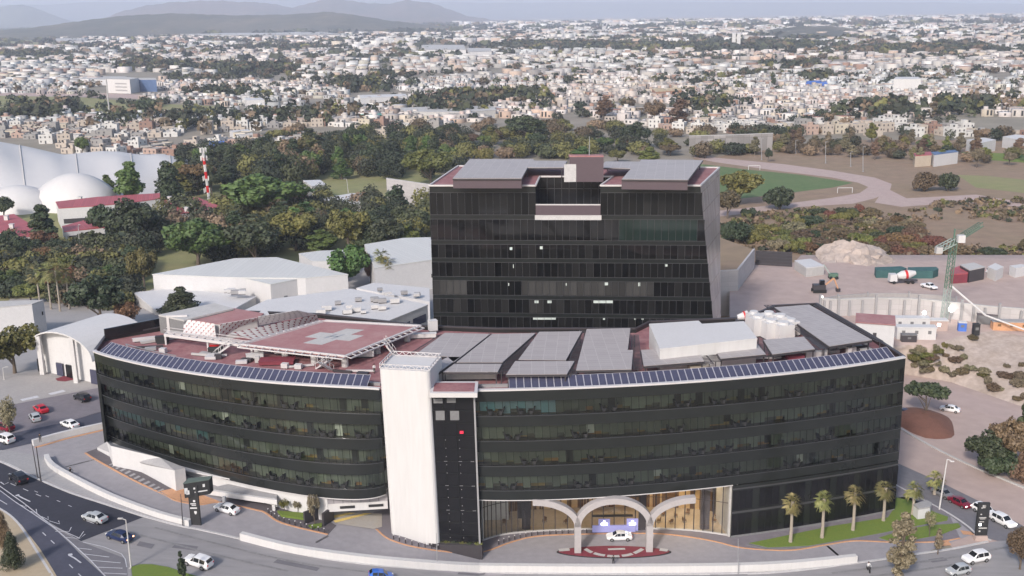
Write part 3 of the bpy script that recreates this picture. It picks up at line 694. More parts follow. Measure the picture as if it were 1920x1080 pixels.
# warm ceiling lamps of the hall (lit in the photograph)
for (px_, e, col) in ((930, 220, (1, .97, .9)), (1040, 360, (1, .78, .50)), (1150, 420, (1, .72, .42)), (1250, 900, (1, .74, .42)), (1310, 900, (1, .76, .45)), (1360, 420, (1, .7, .4))):
    p = at(px_, 996); l = bpy.data.lights.new('hall_lamp', 'AREA'); l.energy = e * .42; l.color = col; l.shape = 'RECTANGLE'; l.size = 4.5; l.size_y = 4
    o = bpy.data.objects.new('hall_lamp', l); C.objects.link(o); o.location = (p.x * 1.015, p.y + 4.5, ZB - .25)
mat('lamp_warm', (1, .8, .5), .5, 0, 1, emit=6); mat('lamp_cold', (.9, .95, 1.0), .5, 0, 1, emit=4.5); mat('screen_blue', (.22, .22, .42), .5, 0, 1, emit=.35)
def lamp(px_, py_, r, mt, label, name='globe_lamp', D=None, z=None, cat='lamp'):
    p = D if D is not None else at(px_, py_, z); m = MB()
    for j in range(6):
        t0, t1 = math.pi * j / 6, math.pi * (j + 1) / 6
        for i in range(10):
            a0, a1 = 2 * math.pi * i / 10, 2 * math.pi * (i + 1) / 10
            m.face([(p.x + r * math.sin(t) * math.cos(a), p.y + r * math.sin(t) * math.sin(a), p.z + r * math.cos(t)) for t, a in ((t0, a0), (t1, a0), (t1, a1), (t0, a1))])
    return m, p
# reception desk glow: blue panels with white glare beside the door
dk = thing('reception_desk', 'glowing blue and white reception desk in the middle of the lobby front', 'reception desk', at(1150, 992))
a, b = onrow(1110, 995, LG[10], LG[20]), onrow(1190, 992, LG[10], LG[20]); yy = min(a.y, b.y) - .8
m = MB(); m.box(((a.x + b.x) / 2, yy, .13), (b.x - a.x, .35, 1.2)); m.build('counter', 'screen_blue', dk)
for px_ in (1115, 1184):
    p = Vector((px_ - 960, 0, 0)) * mpp((a.x, yy, 1)); m = MB(); m.box((p.x + (1.1 if px_ == 1115 else -.4), yy + .3, .13), (2.0, .2, 2.3)); m.build('light_panel', 'screen_blue', dk)
    m = MB(); x_ = p.x + (1.1 if px_ == 1115 else -.4); m.box((x_, yy + .17, .9), (.35, .04, 1.2)); m.box((x_, yy + .17, 1.3), (1.1, .035, .4)); m.build('cross_lamp', 'lamp_cold', dk)
m = MB(); m.box(((a.x + b.x) / 2 - .2, yy + .9, 2.6), ((b.x - a.x) * .95, .5, .25)); m.build('canopy', 'black_matt', dk)
# hall furniture
def chair_small(): 
    t = thing('lobby_chair', 'dark lounge chair standing in the warm lit lobby', 'chair', (0, 0, 0), 'lounge chairs in the lobby')
    a = MB(); a.box((0, 0, .38), (.6, .6, .12)); a.build('seat', 'wood', t, local=True); a = MB(); a.box((0, .28, .5), (.6, .08, .5)); a.build('backrest', 'wood', t, local=True)
    for x in (-1, 1):
        for y in (-1, 1): a = MB(); a.box((x * .25, y * .25, 0), (.05, .05, .38)); a.build('leg', 'metal_dark', t, local=True)
    return t
LC = chair_small(); first = True
for px_, dy in ((945, 2), (953, 5), (1022, 3), (1062, 2.5), (1070, 5), (1240, 3), (1252, 5.5), (1262, 2.5), (1275, 5), (1288, 3), (1345, 3), (1352, 5), (1240, 6.5), (1300, 6)):
    p = at(px_, 996); q = Vector((p.x, p.y + dy, .24))
    if first: LC.location = q; first = False
    else: dup(LC, None, loc=q, rz=rr.uniform(0, 6))
def chandelier(px_, z, r, n, lab):
    p = at(px_, 996); t = thing('chandelier', lab, 'chandelier', (p.x, p.y + 2.5, z))
    a = MB(); a.tube([(p.x, p.y + 2.5, z), (p.x, p.y + 2.5, ZB)], .04, 5); a.build('stem', 'metal_dark', t)
    a = MB()
    for k in range(n):
        an = rr.uniform(0, 6.28); rad = r * rr.random() ** .5; zz = z + rr.uniform(-r, r) * .9; q = (p.x + rad * math.cos(an), p.y + 2.5 + rad * math.sin(an) * .7, zz); a.box(q, (.16, .16, .16), an)
    a.build('shade', 'lamp_warm', t)
    a = MB()
    for k in range(n):
        an = rr.uniform(0, 6.28); rad = r * rr.random() ** .5; zz = z + rr.uniform(-r, r) * .9; a.bar((p.x, p.y + 2.5, zz), (p.x + rad * math.cos(an), p.y + 2.5 + rad * math.sin(an) * .7, zz + .2), .07)
    a.build('arm', 'metal_dark', t)
chandelier(1333, 8.0, 1.3, 16, 'tall bronze chandelier with small warm lights at the right end of the lobby')
chandelier(1292, 8.6, .9, 8, 'smaller warm chandelier left of the brown lobby column')
chandelier(1150, 8.0, 1.3, 3, 'dark branching chandelier behind the middle arch')

# arches of the porch: one continuous white frame
mat('arch_grey', (.36, .335, .335), .7, .08, .5)
B1, B2 = at(1083, 1034, .24), at(1217, 1032, .24); e = (B2 - B1).normalized(); w2 = (B2 - B1).length / 2
ar = MB(); T_ = .62                                            # half depth of the members
def archrib(cx, a, z0, z1, t0, t1, thick, n=20):
    """quarter/half ellipse rib in the porch plane; cx along e from B1"""
    ins, outs = [], []
    for i in range(n + 1):
        t = t0 + (t1 - t0) * i / n; c, s = math.cos(t), math.sin(t)
        ins.append((cx + (a - thick) * c, z0 + (z1 - z0 - thick) * s)); outs.append((cx + a * c, z0 + (z1 - z0) * s))
    n3 = Vector((-e.y, e.x, 0)) * T_
    W = lambda q, s: B1 + e * q[0] + Vector((0, 0, q[1] - .24)) + n3 * s
    for i in range(n):
        a_, b_, c_, d_ = ins[i], ins[i + 1], outs[i + 1], outs[i]
        ar.face([W(d_, -1), W(c_, -1), W(b_, -1), W(a_, -1)]); ar.face([W(a_, 1), W(b_, 1), W(c_, 1), W(d_, 1)]); ar.face([W(a_, -1), W(b_, -1), W(b_, 1), W(a_, 1)]); ar.face([W(d_, 1), W(c_, 1), W(c_, -1), W(d_, -1)])
ZS = 5.0; hw = .55; gap = .0
archrib(w2, w2 + hw, ZS, ZB + .1, 0, math.pi, 2 * hw * .95)
LW = (B1 - at(1000, 1030, .24)).length
archrib(-LW, LW + hw - .06, ZS, ZB + .08, 0, math.pi / 2, 2 * hw * .95); archrib(2 * w2 + LW, LW + hw - .06, ZS, ZB + .06, math.pi / 2, math.pi, 2 * hw * .95)
ar.build('porch_arch', 'arch_grey', hosp)
for P in (B1, B2):
    m = MB(); m.box((P.x, P.y, .2), (2 * hw, 2 * T_ - .02, ZS - .1), math.atan2(e.y, e.x)); m.build('porch_column', 'arch_grey', hosp)

# white stair tower and dark lift shaft
S1, S2 = at(732, 1003, 3.4), at(822, 1012, 3.4)
zt = zat(712, 692, S1) ; T1, T2 = at(710, 692, zt), at(805, 697, zt)
m = MB(); n2 = Vector((-(S2 - S1).y, (S2 - S1).x, 0)).normalized(); nT = Vector((-(T2 - T1).y, (T2 - T1).x, 0)).normalized()
def rounded(P, Q, n, d, r=1.0):
    u = (Q - P).normalized(); pts = []
    for cx, cn, a0 in ((P, (u, n), 180), (Q, (-u, n), 270)):
        c = cx + cn[0] * r + n * r
        for k in range(5):
            a = R(a0 + 22.5 * k); pts.append(c + (u * math.cos(a) + n * math.sin(a)) * r)
    pts += [Q + n * d, P + n * d]; return pts
lo, hi = rounded(S1, S2, n2, 7.5, .7), rounded(T1, T2, nT, 7.5, .7)
k = len(lo); n0 = len(m.v); m.v += [(p.x + (p.x - q.x) * .12, p.y + (p.y - q.y) * .12, 0) for p, q in zip(lo, hi)] + [(p.x, p.y, zt) for p in hi]
m.f.append(tuple(range(n0 + k, n0 + 2 * k))); m.m.append(0); m.c.append(None)
for i in range(k): j = (i + 1) % k; m.f.append((n0 + i, n0 + j, n0 + k + j, n0 + k + i)); m.m.append(0); m.c.append(None)
m.build('stair_tower_wall', 'white_bright', hosp)
# truss crown of the stair tower
m = MB(); cr = [T1 + nT * .4, T2 + nT * .4, T2 + nT * 7.2, T1 + nT * 7.2]
for i in range(4):
    a, b = cr[i], cr[(i + 1) % 4]; L_ = (b - a).length; k = max(3, int(L_ / 1.2))
    for zz in (.1, .75): m.bar(a + Vector((0, 0, zz)), b + Vector((0, 0, zz)), .10)
    for q in range(k): m.bar(a.lerp(b, q / k) + Vector((0, 0, .1)), a.lerp(b, (q + .5) / k) + Vector((0, 0, .75)), .08); m.bar(a.lerp(b, (q + .5) / k) + Vector((0, 0, .75)), a.lerp(b, (q + 1) / k) + Vector((0, 0, .1)), .08)
m.build('roof_truss', 'rim_white', hosp)
D1, D2 = at(822, 1012, 3.0), at(900, 1015, 3.0); zs = zat(806, 737, D1)
E1, E2 = at(806, 737, zs), at(889, 737, zs)
m = MB(); m.v = [(D1.x, D1.y, .0), (D2.x, D2.y, .0), (E2.x, E2.y, zs), (E1.x, E1.y, zs)] + [(D1.x, D1.y + 8, .0), (D2.x, D2.y + 8, .0), (E2.x, E2.y + 6, zs), (E1.x, E1.y + 6, zs)]
for f in ((0, 1, 2, 3), (5, 4, 7, 6), (1, 5, 6, 2), (4, 0, 3, 7), (3, 2, 6, 7)): m.f.append(f); m.m.append(0); m.c.append(None)
m.build('lift_shaft', 'black', hosp)
def shaft(u, z, off=.08):
    k = z / zs; a = D1.lerp(E1, k); b = D2.lerp(E2, k); p = a.lerp(b, u); return Vector((p.x, p.y - off, z))
m = MB()
for u in (.28, .56): m.bar(shaft(u, 2.4), shaft(u, zs), .05, .05)
for z in np.arange(4, zs, 2.2): m.bar(shaft(.02, z), shaft(.98, z), .04, .04)
m.build('shaft_grid', 'facade_dark', hosp)
m = MB()
for z in np.arange(3.5, 22, 1.45):
    for u in (.3, .62):
        if rr.random() < .8: p = shaft(u, z, .12); m.box((p.x, p.y, z), (.10, .05, .12))
for z in (8.5, 12.9, 17.2):
    for u in (.28, .62, .9): p = shaft(u, z, .12); m.box((p.x, p.y, z), (.55, .05, .05))
m.build('glass_clamp', 'metal_grey', hosp)
for u, z, s_ in ((.12, 27.3, .8), (.42, 27.4, .8), (.15, 24.4, 1.6), (.48, 24.4, 1.6)):
    p = shaft(u, z, .14); m = MB(); m.box((p.x + .4, p.y, z), (1.45, .06, s_)); m.build('vent_panel', 'concrete_dark', hosp)
mat('lamp_red', (.6, .02, .05), .5, 0, 1, emit=.5)
m = MB(); p = shaft(.68, 22.3, .15); m.box((p.x, p.y, 22.1), (.6, .08, .45)); m.build('red_light', 'lamp_red', hosp)
m = MB(); m.bar(shaft(1.0, 2.3, .2), shaft(1.0, zs, .2), .28, .28); m.build('shaft_trim', 'metal_grey', hosp)
p = at(806, 733, zs + .9); q = at(895, 733, zs + .9)
m = MB(); m.prism([(p.x, p.y - .6), (q.x, q.y - .6), (q.x, q.y + 5), (p.x, p.y + 5)], zs + .0, zs + .75); m.build('shaft_cap', 'rim_white', hosp)
m = MB(); m.prism([(p.x + .5, p.y + .1), (q.x - .5, q.y + .1), (q.x - .5, q.y + 4.2), (p.x + .5, p.y + 4.2)], zs + .76, zs + .80); m.build('cap_deck', 'deck_red', hosp)
# planter at the foot
pl = thing('planter', 'long dark planter of low shrubs along the foot of the white stair tower', 'planter', at(800, 1020))
m = MB(); q = [at(x, y, 2.2) for x, y in ((722, 998), (740, 1006), (830, 1018), (905, 1020))]; wallrun(m, [(p.x, p.y - .6) for p in q], 1.6, 0, 2.6); m.build('planter_wall', 'metal_dark', pl)
# ================================================================ THINGS ON THE ROOF
# perimeter solar row: every panel its own thing
def solar_panel(A, i, side):
    s0, s1, z0, z1 = -1.0, -3.3, ZD + .55, ZD + 1.95
    a, b, c, d = fac(A, i, ZR, s0), fac(A, i + 1, ZR, s0), fac(A, i + 1, ZR, s1), fac(A, i, ZR, s1); g_ = .035
    P = [a.lerp(b, g_), a.lerp(b, 1 - g_), d.lerp(c, 1 - g_), d.lerp(c, g_)]; Z = [z0, z0, z1, z1]
    m = MB(); P = [Vector((p.x, p.y, z)) for p, z in zip(P, Z)]
    t = thing('solar_collector', 'small blue solar panel in the tilted row along the %s roof edge' % ('left' if side == 'L' else 'right'), 'solar panel', (P[0].x, P[0].y, ZD), 'solar panels along the %s roof edge' % ('left' if side == 'L' else 'right'))
    m.face(P); m.face([p - Vector((0, 0, .05)) for p in P[::-1]])
    for q in range(4): a_, b_ = P[q], P[(q + 1) % 4]; m.face([a_ - Vector((0, 0, .05)), b_ - Vector((0, 0, .05)), b_, a_])
    m.build('panel', 'solar_blue', t)
    m = MB()
    for q in range(4): m.bar(P[q] + Vector((0, 0, .03)), P[(q + 1) % 4] + Vector((0, 0, .03)), .065, .05)
    m.build('frame', 'solar_frame', t)
    m = MB(); m.bar(P[3], (P[3].x, P[3].y, ZD), .06); m.build('bracket', 'metal_dark', t); m = MB(); m.bar(P[0], (P[0].x, P[0].y, ZD), .06); m.build('bracket', 'metal_dark', t)
i1 = next(i for i in range(NL + 1) if fac(AL, i, ZR).x > at(684, 727, ZR).x)
for i in range(1, i1): solar_panel(AL, i, 'L')
i2 = next(i for i in range(NR + 1) if fac(AR, i, ZR).x > at(952, 732, ZR).x)
for i in range(i2, NR - 1): solar_panel(AR, i, 'R')

# raised solar tables over the roof
ZA = 30.9
arrays = [
    ('rear left table behind the helipad stairs', [(834, 624), (919, 626), (851, 679), (838, 668), (777, 666)]),
    ('small low table behind the white stair tower', [(760, 667), (801, 668), (776, 683), (742, 681)]),
    ('narrow table right behind the stair tower crown', [(840, 669), (863, 669), (822, 698), (800, 690)]),
    ('second long table right of the stair tower', [(923, 626), (1004, 624.5), (942, 679), (856, 679)]),
    ('short front table over the dark lift shaft', [(852, 682), (941, 682), (933, 697), (831, 697)]),
    ('third long table at the middle of the roof', [(1011, 622), (1091, 621), (1061, 675), (972, 674)]),
    ('short front table at the middle of the roof', [(966, 677), (1077, 677), (1063, 701), (949, 702)]),
    ('wide stepped table at the middle of the roof', [(1100, 617), (1182, 615), (1177, 656), (1187, 656), (1184, 692), (1080, 694)]),
    ('low wide table in front of the white roof hall', [(1202, 656), (1307, 651), (1320, 677), (1207, 686)]),
    ('square table at the right end of the white roof hall', [(1327, 634), (1405, 627), (1436, 664), (1351, 672)]),
    ('small table in front of the white cooling tanks', [(1431, 637), (1507, 631), (1528, 654), (1448, 664)]),
    ('largest long table on the right wing', [(1452, 576), (1517, 571), (1635, 637), (1555, 649)])]
for lab, q in arrays:
    W = [at(x, y, ZA) for x, y in q]; c = sum(W, Vector()) / len(W)
    t = thing('solar_table', 'grey raised solar table, ' + lab, 'solar table', (c.x, c.y, ZD), 'raised solar tables on the roof')
    m = MB(); m.prism(W, ZA - .08, ZA); m.build('panel_field', 'solar_grey', t)
    m = MB(); n = len(W)
    for i in range(n): m.bar(W[i] - Vector((0, 0, .3)), W[(i + 1) % n] - Vector((0, 0, .3)), .16, .3)
    for i in (0, n // 2): m.bar(W[i] - Vector((0, 0, .32)), W[(i + 2) % n] - Vector((0, 0, .32)), .14)
    m.build('frame', 'metal_dark', t)
    for i in range(n):
        p = W[i].lerp(c, .06); m = MB(); m.bar((p.x, p.y, ZD), (p.x, p.y, ZA - .35), .2); m.build('leg', 'metal_dark', t)
# ladders of dark slats between the tables
def slat_run(a, b, wd, lab, z=ZA - .25):
    A_, B_ = at(*a, z), at(*b, z); d = (B_ - A_); L_ = d.length; d.normalize(); n = Vector((-d.y, d.x, 0)) * wd / 2
    t = thing('maintenance_walkway', lab, 'walkway', (A_.x, A_.y, ZD), 'slatted walkways between the solar tables'); m = MB()
    for s in (-1, 1): m.bar(A_ + n * s, B_ + n * s, .1)
    m.build('rail', 'metal_dark', t); m = MB()
    k = int(L_ / .7)
    for i in range(k + 1): p = A_ + d * (L_ * i / k); m.bar(p - n, p + n, .18, .06)
    m.build('slats', 'metal_dark', t)
    for p in (A_, B_): m = MB(); m.bar((p.x, p.y, ZD), p, .15); m.build('leg', 'metal_dark', t)
for a, b, wd, lab in (((832, 628), (770, 667), 1.4, 'slatted walkway right behind the helipad stairs'), ((921, 626), (830, 696), 1.0, 'slatted walkway between the first and second long solar tables'),
                      ((1008, 624), (940, 700), 2.2, 'slatted walkway between the second and third long solar tables'), ((1096, 620), (1070, 700), 1.9, 'slatted walkway left of the stepped solar table'),
                      ((1190, 628), (1196, 692), 1.4, 'slatted walkway right of the stepped solar table'), ((1317, 636), (1342, 678), 1.7, 'slatted walkway left of the square solar table'),
                      ((1310, 660), (1330, 682), 1.5, 'slatted walkway beside the low wide solar table'),
                      ((1422, 634), (1442, 662), 1.5, 'slatted walkway right of the square solar table'), ((1440, 572), (1545, 652), 1.6, 'long slatted walkway along the left of the largest solar table'),
                      ((1530, 572), (1650, 640), 1.2, 'long slatted walkway along the right of the largest solar table'), ((1510, 633), (1542, 656), 1.8, 'short slatted walkway right of the small solar table')):
    slat_run(a, b, wd, lab)

# helipad
ZH = 30.8
HP = [at(452, 646, ZH), at(648, 668, ZH), at(786, 612, ZH), at(606, 602, ZH)]
hc = sum(HP, Vector()) / 4
hel = thing('helipad', 'square red rooftop helipad with a white cross and white edge truss', 'helipad', (hc.x, hc.y, ZD))
m = MB(); m.prism(HP, ZH - .35, ZH); m.build('platform', 'heli_red', hel)
def hl(u, v, z=ZH + .01):
    a = HP[0].lerp(HP[1], u); b = HP[3].lerp(HP[2], u); p = a.lerp(b, v); return Vector((p.x, p.y, z))
m = MB()
cr_ = [(.36, .43), (.44, .43), (.44, .33), (.58, .33), (.58, .43), (.66, .43), (.66, .57), (.58, .57), (.58, .67), (.44, .67), (.44, .57), (.36, .57)]
cr_ = [(.29, .41), (.42, .41), (.42, .23), (.60, .23), (.60, .41), (.73, .41), (.73, .60), (.60, .60), (.60, .78), (.42, .78), (.42, .60), (.29, .60)]
m.prism([hl(u, v) for u, v in cr_], ZH, ZH + .015); m.build('cross_marking', 'white_dirty', hel)
m = MB()
for u, v, du, dv in ((.475, .50, .012, .08), (.545, .50, .012, .08), (.51, .50, .035, .012)):
    m.prism([hl(u - du, v - dv), hl(u + du, v - dv), hl(u + du, v + dv), hl(u - du, v + dv)], ZH + .016, ZH + .03)
m.build('letter_h', 'metal_grey', hel)
m = MB()
for i in range(4):
    a, b = HP[i].lerp(hc, .05), HP[(i + 1) % 4].lerp(hc, .05); strip(m, [a, b], .28, ZH + .012)
m.build('border_line', 'white_dirty', hel)
for i in range(4):
    m = MB(); a, b = HP[i], HP[(i + 1) % 4]; nrm = (b - a).normalized(); nrm = Vector((nrm.y, -nrm.x, 0)); L_ = (b - a).length; k = int(L_ / 1.6)
    m.bar(a, b, .22, .3); m.bar(a + nrm * 1.2 + Vector((0, 0, -.15)), b + nrm * 1.2 + Vector((0, 0, -.15)), .18, .2)
    for q in range(k + 1): p = a.lerp(b, q / k); m.bar(p, p + nrm * 1.2 + Vector((0, 0, -.15)), .12)
    m.build('edge_truss', 'rim_white', hel)
for u in (.08, .36, .64, .93):
    for v in (.08, .5, .92):
        p = hl(u, v); m = MB(); m.tube([(p.x, p.y, ZD), (p.x, p.y, ZH - .35)], .62 if u > .3 else .5, 12); m.build('pillar', 'white_dirty', hel)
# stairs of the helipad
def stair(a, b, z0, z1, wd, lab):
    A_, B_ = at(*a, z0), at(*b, z1); t = thing('roof_stair', lab, 'stair', A_); d = B_ - A_; n = Vector((-d.y, d.x, 0)).normalized() * wd / 2; m = MB()
    for s in (-1, 1): m.bar(A_ + n * s, B_ + n * s, .12, .25)
    m.build('stringer', 'rim_white', t); m = MB(); k = 9
    for i in range(k + 1): p = A_.lerp(B_, i / k); m.bar(p - n, p + n, .28, .05)
    m.build('treads', 'metal_grey', t); m = MB()
    for s in (-1, 1):
        up = Vector((0, 0, 1)); m.bar(A_ + n * s + up, B_ + n * s + up, .07)
        for i in (0, 3, 6, 9): p = A_.lerp(B_, i / 9) + n * s; m.bar(p, p + up, .06)
    m.build('handrail', 'rim_white', t)
stair((741, 666), (722, 641), ZD, ZH, 1.5, 'white steel stair at the right rear of the helipad')
stair((402, 668), (432, 646), ZD, ZH - .3, 1.3, 'white steel stair below the left corner of the helipad')
stair((597, 690), (618, 676), ZD, ZD + 2, 1.2, 'tangled white steel stair below the front of the helipad')
stair((622, 694), (600, 680), ZD, ZD + 2.2, 1.0, 'short white stair crossing under the front helipad corner')
hr = at(725, 657, ZD)
t = thing('hose_reel', 'round red hose reel standing beside the helipad stair', 'hose reel', hr); m = MB()
m.tube([(hr.x, hr.y - .15, ZD + 1.1), (hr.x, hr.y + .15, ZD + 1.1)], .55, 14); m.build('reel', 'tail_red', t); m = MB(); m.tube([(hr.x, hr.y - .2, ZD + 1.1), (hr.x, hr.y + .2, ZD + 1.1)], .16, 8); m.build('hub', 'white_paint', t)
m = MB(); m.bar((hr.x - .3, hr.y, ZD), (hr.x, hr.y, ZD + 1.1), .08); m.bar((hr.x + .3, hr.y, ZD), (hr.x, hr.y, ZD + 1.1), .08); m.build('stand', 'metal_dark', t)
# long white gantry from the left terrace to the helipad
t = thing('roof_gantry', 'long white steel walkway along the left of the helipad', 'gantry', at(390, 645, ZD))
ga, gb = at(308, 628, ZH - .4), at(470, 650, ZH - .4); m = MB()
for s in (0, 1): o_ = Vector((0, 1.6 * s, 0)); m.bar(ga + o_, gb + o_, .3, .5); m.bar(ga + o_ + Vector((0, 0, 1)), gb + o_ + Vector((0, 0, 1)), .08)
m.build('beam', 'rim_white', t); m = MB()
for i in range(12): p = ga.lerp(gb, i / 11); m.bar(p, p + Vector((0, 1.6, 0)), .2)
m.build('cross_beam', 'rim_white', t); m = MB()
for i in (0, .5, 1): p = ga.lerp(gb, i); m.bar((p.x, p.y + .5, ZD), (p.x, p.y + .5, ZH - .5), .3)
m.build('leg', 'rim_white', t)

# patterned screens around the rear plant rooms
def screen(lab, q, nu, nv, m0='white_bright', m1='red_dark', name='patterned_screen', th=.12):
    P = [at(x, y, z) for x, y, z in q]; c = sum(P, Vector()) / 4; t = thing(name, lab, 'screen', (c.x, c.y, ZD), 'patterned screens on the hospital roof')
    nrm = (P[1] - P[0]).cross(P[3] - P[0]).normalized(); nrm = -nrm if nrm.dot(Vector((0, 0, CAMH)) - c) < 0 else nrm
    G = lambda u, v: P[0].lerp(P[1], u).lerp(P[3].lerp(P[2], u), v)
    m = MB(); m.face([p - nrm * th for p in P[::-1]])
    for i in range(4): m.face([P[i], P[i] - nrm * th, P[(i + 1) % 4] - nrm * th, P[(i + 1) % 4]])
    for i in range(nu):
        for j in range(nv):
            if (i + j) % 2: m.face([G(i / nu, j / nv), G((i + 1) / nu, j / nv), G((i + 1) / nu, (j + 1) / nv), G(i / nu, (j + 1) / nv)])
            else: m.face([G(i / nu, j / nv), G((i + 1) / nu, j / nv), G((i + .5) / nu, (j + .75) / nv)]); m.face([G((i + 1) / nu, j / nv), G((i + 1) / nu, (j + 1) / nv), G((i + .5) / nu, (j + .75) / nv)])
    m.build('backing', m0, t)
    m = MB()
    for i in range(nu):
        for j in range(nv):
            if (i + j) % 2 == 0:
                u0, u1, v0, v1 = i / nu, (i + 1) / nu, j / nv, (j + 1) / nv
                m.face([G(u0, v0), G((u0 + u1) / 2, v0 + (v1 - v0) * .75), G(u1, v1), G(u0, v1)])
    m.build('pattern', m1, t)
Z1 = 31.9
screen('white screen with fine red triangles at the left of the roof plant', [(343, 632, 29.2), (405, 634, 29.2), (402, 607, Z1), (345, 598, Z1)], 13, 6, 'white_bright', 'heli_red')
screen('white screen with red chequers facing right beside the red plant roof', [(411, 632, 29.2), (489, 611, 29.2), (482, 596, Z1), (413, 608, Z1)], 13, 5, 'white_bright', 'red_dark')
screen('low sloping white screen with dark chequers along the helipad edge', [(478, 636, 29.5), (598, 603, 29.5), (594, 590, 31.5), (430, 625, 31.5)], 26, 4, 'white_bright', 'red_dark')
screen('pale striped screen behind the chequered ones', [(487, 610, 30.5), (592, 590, 30.5), (558, 582, 32.5), (484, 594, 32.5)], 18, 4, 'white_bright', 'metal_grey')
q = [(345, 597), (402, 607), (413, 608), (482, 597), (495, 588), (432, 577)]
t = thing('plant_room', 'plant room with flat red roof inside the patterned screens', 'plant room', at(410, 595, ZD)); m = MB(); m.prism([at(x, y, Z1 - .4) for x, y in q], ZD, Z1 - .5); m.build('wall', 'white_dirty', t)
m = MB(); m.prism([at(x, y, Z1 - .4) for x, y in q], Z1 - .49, Z1 - .35); m.build('roof', 'heli_red', t)
# pale slab roof behind
def block(name, lab, cat, q, z, z0=0.0, wall='white_wall', roof='roof_sheet', over=.15, group=None, th=.3, kindroof='roof', wins=None):
    """q: photo pixels of the roof outline at height z"""
    if z0 == 0.0:
        c = sum([at(x, y, z) for x, y in q], Vector()) / len(q); hh0 = hgt(c.x, c.y)
        c = sum([at(x, y, z + hh0) for x, y in q], Vector()) / len(q); hh0 = hgt(c.x, c.y); z += hh0; wins = [(a_, b_, c_, d_ + hh0, e_ + hh0, f_) for a_, b_, c_, d_, e_, f_ in wins or []]; z0 = hh0 - 3.0 if hh0 > .3 else 0.0
    P = [at(x, y, z) for x, y in q]; c = sum(P, Vector()) / len(P); t = thing(name, lab, cat, (c.x, c.y, z0), group)
    m = MB(); m.prism([(p.x, p.y) for p in [p.lerp(c, .006) for p in P]], z0, z - th); m.build('wall', wall, t)
    m = MB(); m.prism(P, z - th + .003, z); m.build(kindroof, roof, t)
    for w_ in wins or []:                                       # (edge, u0, u1, za, zb, mat)
        e_, u0, u1, za, zb, mt = w_; a, b = P[e_], P[(e_ + 1) % len(P)]; n = Vector((b.y - a.y, a.x - b.x, 0)).normalized()
        if n.y > 0: n = -n
        m = MB(); p, q_ = a.lerp(b, u0) + n * .06, a.lerp(b, u1) + n * .06
        m.face([(p.x, p.y, za), (q_.x, q_.y, za), (q_.x, q_.y, zb), (p.x, p.y, zb)]); m.build('window', mt, t)
    return t
block('service_building', 'pale flat roofed slab building directly behind the rooftop plant room', 'building', [(297, 590), (345, 600), (438, 578), (402, 568)], 32.0, ZD - 1, 'concrete_dark', 'white_dirty')
block('roof_shelter', 'small white triangular roof at the rear of the plant screens', 'roof shelter', [(497, 575), (482, 590), (505, 590)], 31, ZD, 'white_wall', 'white_bright')
# white hall and tanks
block('roof_hall', 'large plain white rectangular hall on the hospital roof', 'roof hall', [(1217, 607), (1310, 601), (1316, 607), (1395, 602), (1420, 634), (1237, 654)], 32.8, ZD, 'white_bright', 'white_bright', wins=None)
def tank(px, py, wd, hgt, lab):
    p = at(px, py, ZD); t = thing('cooling_unit', lab, 'cooling unit', p, 'white cooling units at the rear of the roof'); m = MB(); m.box(p + Vector((0, 0, .3)), (wd, wd * .8, hgt), .3, top=.93); m.build('casing', 'white_bright', t)
    m = MB(); m.tube([p + Vector((0, 0, hgt + .28)), p + Vector((0, 0, hgt + .75))], wd * .3, 12); m.build('fan_cowl', 'white_wall', t)
    m = MB(); m.box(p, (wd * .9, wd * .7, .3), .3); m.build('base', 'metal_dark', t)
for k, (px, py, w_, h_) in enumerate(((1421, 629, 3.4, 3.3), (1412, 620, 2.6, 3.2), (1445, 634, 3.4, 3.0), (1440, 621, 3.0, 3.2), (1468, 637, 3.4, 2.8), (1462, 624, 3.2, 3.0), (1482, 629, 2.8, 2.6))):
    tank(px, py, w_, h_, 'white box shaped cooling unit, %s of the cluster behind the small solar table' % ['front left', 'rear left', 'front centre left', 'rear centre left', 'front right', 'rear centre right', 'rear right'][k])
p = at(1392, 606, ZD + 1); t = thing('roof_mixer', 'red and white striped round drum unit left of the cooling units', 'machine', p); m = MB(); m.tube([p + Vector((-1, 0, 1.2)), p + Vector((1, 0, 1.6))], [.5, 1.0], 12); m.build('drum', 'white_bright', t)
m = MB(); m.tube([p + Vector((.2, 0, 1.43)), p + Vector((.5, 0, 1.5))], [.93, .98], 12); m.build('stripe', 'tail_red', t); m = MB(); m.box(p - Vector((0, 0, 1)), (2.6, 1.4, 1.6)); m.build('base', 'metal_dark', t)
